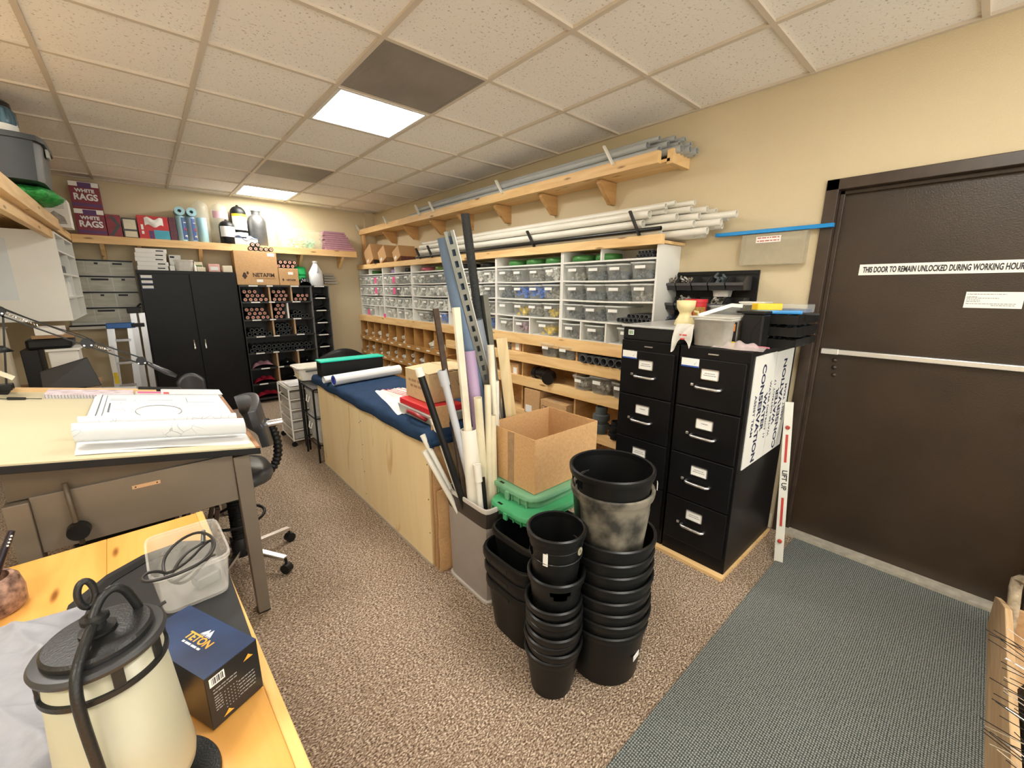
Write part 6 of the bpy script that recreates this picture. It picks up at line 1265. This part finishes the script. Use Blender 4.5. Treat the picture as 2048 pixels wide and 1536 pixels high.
t=T('plastic_jug','white translucent gallon jug with handle on the narrow rack','jug',(1.85,6.27,1.5425)); MB().lathe([(0,0),(.080,0),(.086,.010),(.086,.175),(.080,.19),(.03,.285),(.026,.30),(.026,.31),(.032,.312),(.032,.330),(0,.332)],(1.865,6.30,1.5425),32,sq=2.6).build('jug_body',mat('white_hdpe',(.72,.74,.76),.35,var=.03),t,smooth='e'); MB().tube(smooth([(1.865,6.26,1.83),(1.865,6.215,1.80),(1.865,6.205,1.75),(1.865,6.222,1.72)],2),.011,10).build('handle',MC['white_hdpe'],t,smooth=True)
t=T('green_roll','bright green plastic netting roll on rack between carton and jug','roll',(1.7,6.3,1.65)); MB().lathe([(0,0),(.075,0),(.08,.01),(.08,.13),(.07,.14),(0,.14)],(1.70,6.46,1.5435),24).build('roll',mat('bright_green_net',(.03,.65,.18),.4,var=.2),t,smooth='e'); MB().lathe([(0,.141),(.08,.141),(.085,.16),(.075,.25),(0,.26)],(1.70,6.46,1.5435),24).build('net_heap',MC['bright_green_net'],t,smooth=True)
o=MB().grid(18,12,lambda u,v:(1.62+.15*u,6.21+.15*v,1.5435+.115*(math.sin(math.pi*u)*math.sin(math.pi*min(1,v+.1)))**.5*(.8+.25*math.sin(17*u+5)*math.sin(13*v)))).build('black_bag',mat('glossy_black_bag',(.012,.012,.013),.12),smooth=True); tag(o,'glossy crumpled black plastic bag in front of green roll on rack','bag')
t=T('paper_rack','row of thin grey paper strips on the wall right of the white jug','paper',(2.1,6.5,1.56))
for k in range(4): MB().box(2.02,2.20-.01*k,6.46,6.54,1.575+.036*k,1.600+.036*k).build('strip',mat('grey_strip',(.40,.38,.33),.5),t)
# --- map / poster rack
t=T('display_rack','rack of pale printed sheets in four rows on the back wall, left','display',(-.3,6.5,1.1)); MB().box(-.62,-.035,6.52,YB-.004,1.085,1.80).build('backing',M_lab,t)
M_post=mat('landscape_print',(.74,.71,.64),.45,var=.15,scale=5,stretch=(1,1,5),dark=(.50,.52,.40))
for r_ in range(4):
    z1=1.785-.170*r_; MB().box(-.62,-.035,6.500,6.52,z1-.002,z1+.012).build('dark_rail',M_bpl,t)
    for c_ in range(3):
        x0=-.615+.195*c_; p=MB().box(x0,x0+.185,6.514,6.5195,z1-.150,z1-.004).build('printed_sheet',M_post,t); MB().box(x0+.02+.05*((r_+c_)%2),x0+.10+.06*((r_*c_)%2),6.5135,6.514,z1-.036,z1-.016).build('title_bar',M_ink,p)
MB().box(-.64,-.03,6.47,6.52,1.085,1.10).build('dark_rail',M_bpl,t); MB().box(-.64,-.03,6.465,6.52,1.055,1.084).build('tray',M_wpvc,t)
# --- ladder and long clamp things
M_alu=mat('ladder_aluminium',(.52,.52,.53),.3,.75,var=.05)
t=T('step_ladder','folded aluminium stepladder with blue head standing left of the black cabinet','ladder',(-.2,6.1,0)); 
for x in(-.36,-.20): MB().bar((x,6.02,.001),(x+.055,6.10,1.08),.022,.06,(1,0,0)).build('rail',M_alu,t)
for k in range(4): MB().box(-.345+.02*k,-.20+.012*k,6.015+.015*k,6.06+.02*k,.22+.24*k,.245+.24*k).build('step',M_alu,t)
MB().box(-.335,-.105,6.04,6.15,1.08,1.135).build('head_cap',mat('ladder_blue',(.02,.14,.48),.35),t,bevel=.008); MB().box(-.357,-.315,6.008,6.016,.58,.90).build('white_label',M_lab,t); s=MB().box(-.352,-.318,6.006,6.0145,.50,.62).build('warning_label',MC['yellow_print'],t)
t=T('extension_rails','tall silver double rails with black hooks between stepladder and cabinet','rails',(-.07,6.1,0))
for x in(-.135,-.065): MB().bar((x,6.05,.001),(x+.03,6.08,1.235),.040,.05,(1,0,0)).build('rail',M_alu,t)
MB().box(-.15,-.04,6.02,6.10,1.235,1.30).build('end_cap',M_bpl,t,bevel=.006); MB().tube([(-.06,6.05,1.30),(-.04,6.05,1.325),(-.025,6.05,1.335)],.010,8).build('hook',M_bpl,t); MB().box(-.135,-.03,6.015,6.03,1.09,1.13).build('clamp_bar',M_bpl,t,bevel=.004)
# ---------------------------------------------------------------- carts beyond the counter
M_wire=mat('white_coated_wire',(.80,.78,.72),.4)
t=T('drawer_cart','white wire cart of five clear trays on casters beyond the counter','cart',(1.03,4.43,0)); x0,x1,y0,y1=.905,1.20,4.23,4.65
for x,y in((x0,y0),(x1,y0),(x0,y1),(x1,y1)): MB().cone((x,y,.055),(x,y,.565),.008,.008,10).build('post',M_wire,t); MB().cone((x,y-.010,.025),(x,y+.010,.025),.025,.025,12).build('caster',M_bpl,t,smooth='e'); MB().cone((x,y,.025),(x,y,.06),.006,.006,6).build('stem',M_bpl,t)
for k in range(6):
    z=.06+.101*k; MB().tube([(x0,y0,z),(x1,y0,z),(x1,y1,z),(x0,y1,z)],.006,6,closed=True).build('rail_loop',M_wire,t)
    if k<5: MB().box(x0+.012,x1-.012,y0+.004,y1-.004,z+.010,z+.072).build('tray',plastic('tray_clear',(.62,.60,.56),.6),t,bevel=.004)
MB().box(x0,x1,y0,y1,.573,.580).build('top_panel',M_frost,t); 
o=MB().grid(8,8,lambda u,v:(.93+.22*u,4.27+.3*v,.582+.006*math.sin(7*u)*math.sin(5*v)+.006)).build('paper_sheets',M_paper,smooth=True); tag(o,'loose white papers lying on the white wire cart','papers')
t=T('drawer_tower','black-framed tower of clear plastic drawers right behind the counter','cart',(1.1,3.86,0)); x0,x1,y0,y1=.968,1.28,3.66,4.02; M_drw=plastic('drawer_clear',(.72,.74,.74),.50)
for x,y in((x0,y0),(x1,y0),(x0,y1),(x1,y1)): MB().cone((x,y,.0),(x,y,.665),.0085,.0085,10).build('post',M_bpl,t)
MB().box(x0,x1,y0,y1,.655,.668).build('top_panel',M_bpl,t); MB().box(x0-.004,x0+.018,y0-.004,y0+.03,.13,.17).build('connector',M_bpl,t)
for k in range(2):
    z=.165+.245*k; b=MB(); b.lathe([(0,0),(.44,0),(.49,.205),(.51,.205),(.51,.215),(.48,.215),(.43,.005),(0,.005)],((x0+x1)/2,(y0+y1)/2,z),36,sx=.285,sy=.33,sq=9); d=b.build('drawer',M_drw,t,smooth='e'); MB().tube([(x0+.006,3.80,z+.17),(x0-.006,3.81,z+.12),(x0-.006,3.87,z+.12),(x0+.006,3.88,z+.17)],.005,6).build('pull_handle',M_wire,d); MB().tube([(x0,y0,z-.008),(x1,y0,z-.008),(x1,y1,z-.008),(x0,y1,z-.008)],.006,6,closed=True).build('frame_loop',M_bpl,t)
t=T('power_cable','heap of black cable on top of the clear drawer tower','cable',(1.08,3.72,.67)); pp=[Vector((1.10+.09*math.cos(a*1.7)*(.6+.4*math.sin(a)),3.82+.11*math.sin(a*1.3),.676+.004*i%.05)) for i,a in enumerate([.5*j for j in range(60)])]; MB().tube(smooth(pp,1),.006,6).build('cord',M_bpl,t,smooth=True)
t=T('laundry_basket','white slotted plastic basket with pale paper inside behind the drawer tower','basket',(1.08,4.16,.6)); b=MB(); b.lathe([(0,0),(.38,0),(.47,.115),(.52,.115),(.52,.128),(.46,.128),(.37,.006),(0,.006)],(1.11,4.155,.670),40,sx=.32,sy=.26,sq=6); b.build('basket_body',M_wire,t,smooth='e'); MB().box(.975,1.24,4.08,4.23,.69,.77).build('paper',mat('pale_yellow_paper',(.78,.72,.48),.6,var=.1,scale=20),t); MB().box(1.02,1.20,4.019,4.022,.755,.77).build('grip_slot',M_gpvcd,t)
t=T('low_table','small stand carrying the white basket beside the drawer tower','stand',(1.1,4.1,0)); MB().box(.99,1.25,4.05,4.20,.655,.669).build('top',M_bpl,t)
for x,y in((1.0,4.06),(1.24,4.06),(1.0,4.19),(1.24,4.19)): MB().box(x-.008,x+.008,y-.008,y+.008,0,.655).build('leg',M_bpl,t)
t=T('round_chair','black rounded chair back showing behind the teal-lidded case','chair',(1.8,5.3,0)); m=MB(); m.grid(16,8,lambda u,v:(1.46+.62*u,5.30-.10*math.sin(math.pi*u),.45+(.20+.13*math.sin(math.pi*u))*v)); m.build('backrest',M_blkf,t,smooth=True,solid=.02); MB().box(1.5,2.04,5.0,5.4,.40,.44).build('seat',M_blkf,t,bevel=.02)
for x,y in((1.53,5.03),(2.0,5.03),(1.53,5.37),(2.0,5.37)): MB().cone((x,y,0),(x,y,.40),.014,.014,8).build('leg',M_bpl,t)
# ================================================================ left side
t=T('side_shelf','pine shelf boards running along the left side above the white cabinet','shelf',(-.6,4,1.9)); M_pn=M_pine
MB().box(-.458,-.42,2.9,5.02,1.945,2.030).build('shelf_lip',M_pn,t,bevel=.003); MB().box(-.50,-.462,2.9,4.94,1.875,1.943).build('ledger',M_pn,t,bevel=.003); MB().box(-1.55,-.46,2.9,6.26,2.008,2.028).build('shelf',M_pn,t); MB().box(-.475,-.462,5.02,6.258,1.965,2.030).build('far_lip',M_pn,t)
t=T('wall_cabinet','white melamine cabinet under the side shelf, near panel facing the camera','cabinet',(-.9,5.5,1.23)); X1=-.455
MB().box(-1.50,X1,4.95,4.968,1.235,1.93).build('side_panel',M_mel,t); MB().box(-1.50,X1,6.10,6.118,1.235,1.93).build('side_panel',M_mel,t); MB().box(-.85,-.84,4.968,6.10,1.235,1.93).build('back_panel',M_mel,t)
for z in(1.235,1.41,1.60,1.78,1.915): MB().box(-.84,X1,4.968,6.10,z,z+.015).build('shelf',M_mel,t)
MB().box(-.84,X1,5.50,5.515,1.25,1.915).build('divider',M_mel,t)
for k in range(5): 
    y=5.02+.09*k; o=MB().box(-.75,-.47,y,y+.06,1.4255,1.55-.01*(k%3)).build('binder',M_lab); tag(o,'white binder standing in the lower part of left wall cabinet, '+ORD[k]+' from camera','binder','white binders in the wall cabinet')
o=MB().box(-.80,-.48,5.05,5.45,1.6155,1.68).build('paper_stack',M_gpvcd); tag(o,'dark stack of papers on upper shelf of the left wall cabinet','papers')
o=MB().box(-.86,-.72,4.946,4.9495,1.40,1.86).build('posted_paper',mat('bluish_paper',(.70,.76,.80),.5,var=.02)); tag(o,'pale blue paper sheet taped to the white cabinet panel at left edge','paper')
t=T('storage_tote','dark grey storage tote overhanging the side shelf near the ceiling','tote',(-.6,4.15,2.1)); m=MB(); m.lathe([(0,0),(.44,0),(.47,.22),(.50,.22),(.50,.25),(0,.255)],(-.62,4.16,2.128),32,sx=.60,sy=.55,sq=8); m.build('tote_body',mat('dark_grey_tote',(.022,.026,.030),.45,var=.1),t,smooth='e'); MB().box(-.335,-.322,4.10,4.20,2.30,2.37).build('latch',mat('pale_grey_latch',(.45,.44,.38),.4),t,bevel=.003)
t=T('green_net_bag','crumpled green netting bag squeezed below the grey tote','bag',(-.45,4.3,2.03)); b=MB(); b.lathe([(0,-.045),(.6,-.04),(.95,-.01),(1,.01),(.8,.04),(.4,.05),(0,.052)],(0,0,0),28,sx=1,sy=1)
for v in b.bm.verts: n=1+.10*math.sin(9*v.co.x+4)+.08*math.sin(13*v.co.y); v.co=Vector((v.co.x*.13*n-.44,v.co.y*.26*n+4.28,v.co.z*1.0+2.078))
b.build('net',mat('dark_green_net',(.03,.33,.06),.5,var=.5,scale=40,bump=.6,bscale=90),t,smooth=True)
t=T('glass_jar','jar with dark lid and striped label standing on the grey tote','jar',(-.6,4.1,2.385)); MB().lathe([(0,0),(.070,0),(.075,.01),(.075,.045),(0,.05)],(-.49,4.02,2.3845),28).build('jar_foot',M_lab,t,smooth='e'); MB().lathe([(0,.045),(.075,.045),(.078,.06),(.075,.12),(.06,.14),(0,.14)],(-.49,4.02,2.3845),28).build('jar_body',mat('striped_blue_label',(.08,.16,.22),.25,var=.8,scale=20,stretch=(3,3,.2)),t,smooth='e'); MB().lathe([(0,.14),(.062,.14),(.06,.165),(.04,.18),(0,.185)],(-.49,4.02,2.3845),28).build('lid',M_blkb,t,smooth='e')
t=T('printed_box','white box with grey line print on side shelf behind green net','box',(-.42,5.8,2.03)); MB().box(-.56,-.395,5.66,5.86,2.0315,2.27).build('box_body',M_lab,t,bevel=.002)
for k in range(4): MB().box(-.55,-.42,5.6585,5.66,2.235-.014*k,2.240-.014*k).build('printed_line',M_gpvc,t)
MB().poly([(-.55,5.6585,2.06),(-.42,5.6585,2.06),(-.43,5.6585,2.12),(-.49,5.6585,2.17),(-.54,5.6585,2.12)],(0,.0014,0)).build('picture',mat('grey_picture',(.40,.38,.35),.6,var=.4,scale=20),t)
# desk corner beyond the drafting table
t=T('computer_desk','dark desk with computer gear in the far left corner behind drafting table','desk',(-.8,4.7,0)); MB().box(-1.5,-.36,4.35,4.93,.72,.75).build('desk_top',M_cardd,t)
for x,y in((-1.45,4.4),(-.41,4.4),(-1.45,4.88),(-.41,4.88)): MB().box(x-.02,x+.02,y-.02,y+.02,0,.72).build('leg',M_bpl,t)
t=T('monitor','black monitor seen from behind, tilted, on the far left desk','monitor',(-.5,4.45,.75)); MB().hexa([(-.64,4.40,.765),(-.335,4.40,.765),(-.335,4.42,.765),(-.64,4.42,.765),(-.64,4.44,.905),(-.385,4.44,.985),(-.385,4.46,.985),(-.64,4.46,.905)]).build('screen_back',M_blkf,t,bevel=.004); MB().box(-.56,-.42,4.39,4.52,.7505,.765).build('stand',M_bpl,t)
t=T('white_printer','small white printer with grey side on the far left desk','printer',(-.5,4.7,.75)); MB().box(-.60,-.44,4.62,4.84,.7505,1.025).build('printer_body',M_mel,t,bevel=.006); MB().box(-.61,-.425,4.60,4.86,1.026,1.045).build('tray',M_mel,t,bevel=.003)
t=T('black_case','black rounded case lying on top of the white printer','case',(-.55,4.72,1.046)); MB().box(-.70,-.46,4.60,4.86,1.0465,1.125).build('case_body',M_bpl,t,bevel=.02); 
t=T('brown_tray','white and brown tray holding papers on the black case under the cabinet','tray',(-.55,4.72,1.126)); MB().box(-.66,-.44,4.60,4.86,1.1265,1.150).build('brown_base',M_cardd,t); MB().box(-.64,-.50,4.62,4.84,1.1505,1.205).build('paper_stack',M_lab,t)
t=T('tower_case','black upright computer tower left of the white printer','computer',(-.68,4.75,.75)); MB().box(-.735,-.645,4.62,4.86,.7505,1.045).build('case_body',M_bpl,t,bevel=.004)
t=T('fabric_curtain','beige hanging cloth panel below the white cabinet at far left','curtain',(-.8,4.5,0)); MB().grid(24,6,lambda u,v:(-1.15+.39*u,4.52+.02*math.sin(u*26),.76+.46*v)).build('cloth',mat('beige_cloth',(.55,.50,.38),.8,var=.15,scale=4,stretch=(3,1,.3)),t,smooth=True,solid=.004); MB().cone((-1.17,4.52,1.222),(-.745,4.52,1.222),.006,.006,8).build('rod',M_chr,t)
t=T('grey_keyboard','grey flat keyboard propped at the far edge beyond the drafting board','keyboard',(-.3,3.7,.8)); MB().hexa([(-.36,3.6,.845),(-.12,3.6,.825),(-.12,3.74,.835),(-.36,3.74,.860),(-.36,3.6,.857),(-.12,3.6,.837),(-.12,3.74,.847),(-.36,3.74,.872)]).build('keyboard_body',M_gpvc,t,bevel=.003)
t=T('side_table','small dark side table beyond the drafting board under the keyboard','table',(-.24,3.7,0)); MB().box(-.38,-.10,3.56,3.78,.80,.822).build('top',M_bpl,t)
for x,y in((-.36,3.58),(-.12,3.58),(-.36,3.76),(-.12,3.76)): MB().box(x-.01,x+.01,y-.01,y+.01,0,.80).build('leg',M_bpl,t)
# ================================================================ lower right corner
t=T('wooden_crate','rough tan board crate at lower right holding wire netting','crate',(2.0,-.35,0)); M_rb=wood('rough_tan_board',(.66,.46,.26),(.54,.34,.18),'X',scale=4,knots=False,rough=.8)
MB().poly([(1.15,-.237,.0),(2.72,-.237,.0),(2.74,-.237,.14),(2.60,-.237,.20),(2.38,-.237,.285),(1.15,-.237,.30)],(0,-.02,0)).build('side_board',M_rb,t,bevel=.003)
MB().box(1.15,2.70,-.86,-.84,0,.28).build('side_board',M_rb,t); MB().box(2.70,2.72,-.84,-.257,0,.13).build('end_board',M_rb,t); MB().box(1.15,2.70,-.84,-.257,.0,.012).build('bottom',M_rb,t)
t=T('wire_net_roll','roll of dark wire netting with loose wire ends over the crate edge','netting',(1.8,-.42,.013)); rnd=random.Random(3)
for k in range(3): MB().pipe((1.25,-.42,.165),(2.02,-.42,.165),.148-.025*k,.006,28).build('net_layer',mat('dark_wire_mesh',(.03,.028,.025),.5,.3,var=.6,scale=70,bump=.8,bscale=120),t)
for k in range(46):
    x=1.30+.017*k+rnd.uniform(-.01,.01); a=Vector((x,-.34,.295+rnd.uniform(0,.01))); b_=Vector((x+rnd.uniform(-.02,.09),-.262+rnd.uniform(.02,.085),.318+rnd.uniform(-.01,.03))); MB().tube([a,a.lerp(b_,.5)+Vector((0,0,.012)),b_],.0014,5).build('wire_end',M_chr if k%3==0 else M_bpl,t)
o=pad('grey_bag',(2.36,-.42,.19),.20,.14,.33); o.data.materials[0]=mat('grey_brown_wrap',(.16,.14,.115),.45,var=.5,scale=12,bump=.6,bscale=18); o.parent=None; tag(o,'grey-brown wrapped bundle in the crate at right image edge','bundle')
t=T('wood_stick','pale rough wooden stick arching over the crate at the right edge','stick',(2.62,-.3,.2)); MB().tube(smooth([Vector(p) for p in((2.52,-.28,.02),(2.53,-.275,.20),(2.56,-.262,.33),(2.55,-.275,.35),(2.48,-.33,.37),(2.40,-.42,.40))],1),[.020]*11 if 0 else .019,9).build('stick_body',mat('pale_bark',(.42,.35,.25),.8,var=.5,scale=25,bump=.8,bscale=40),t,smooth=True)
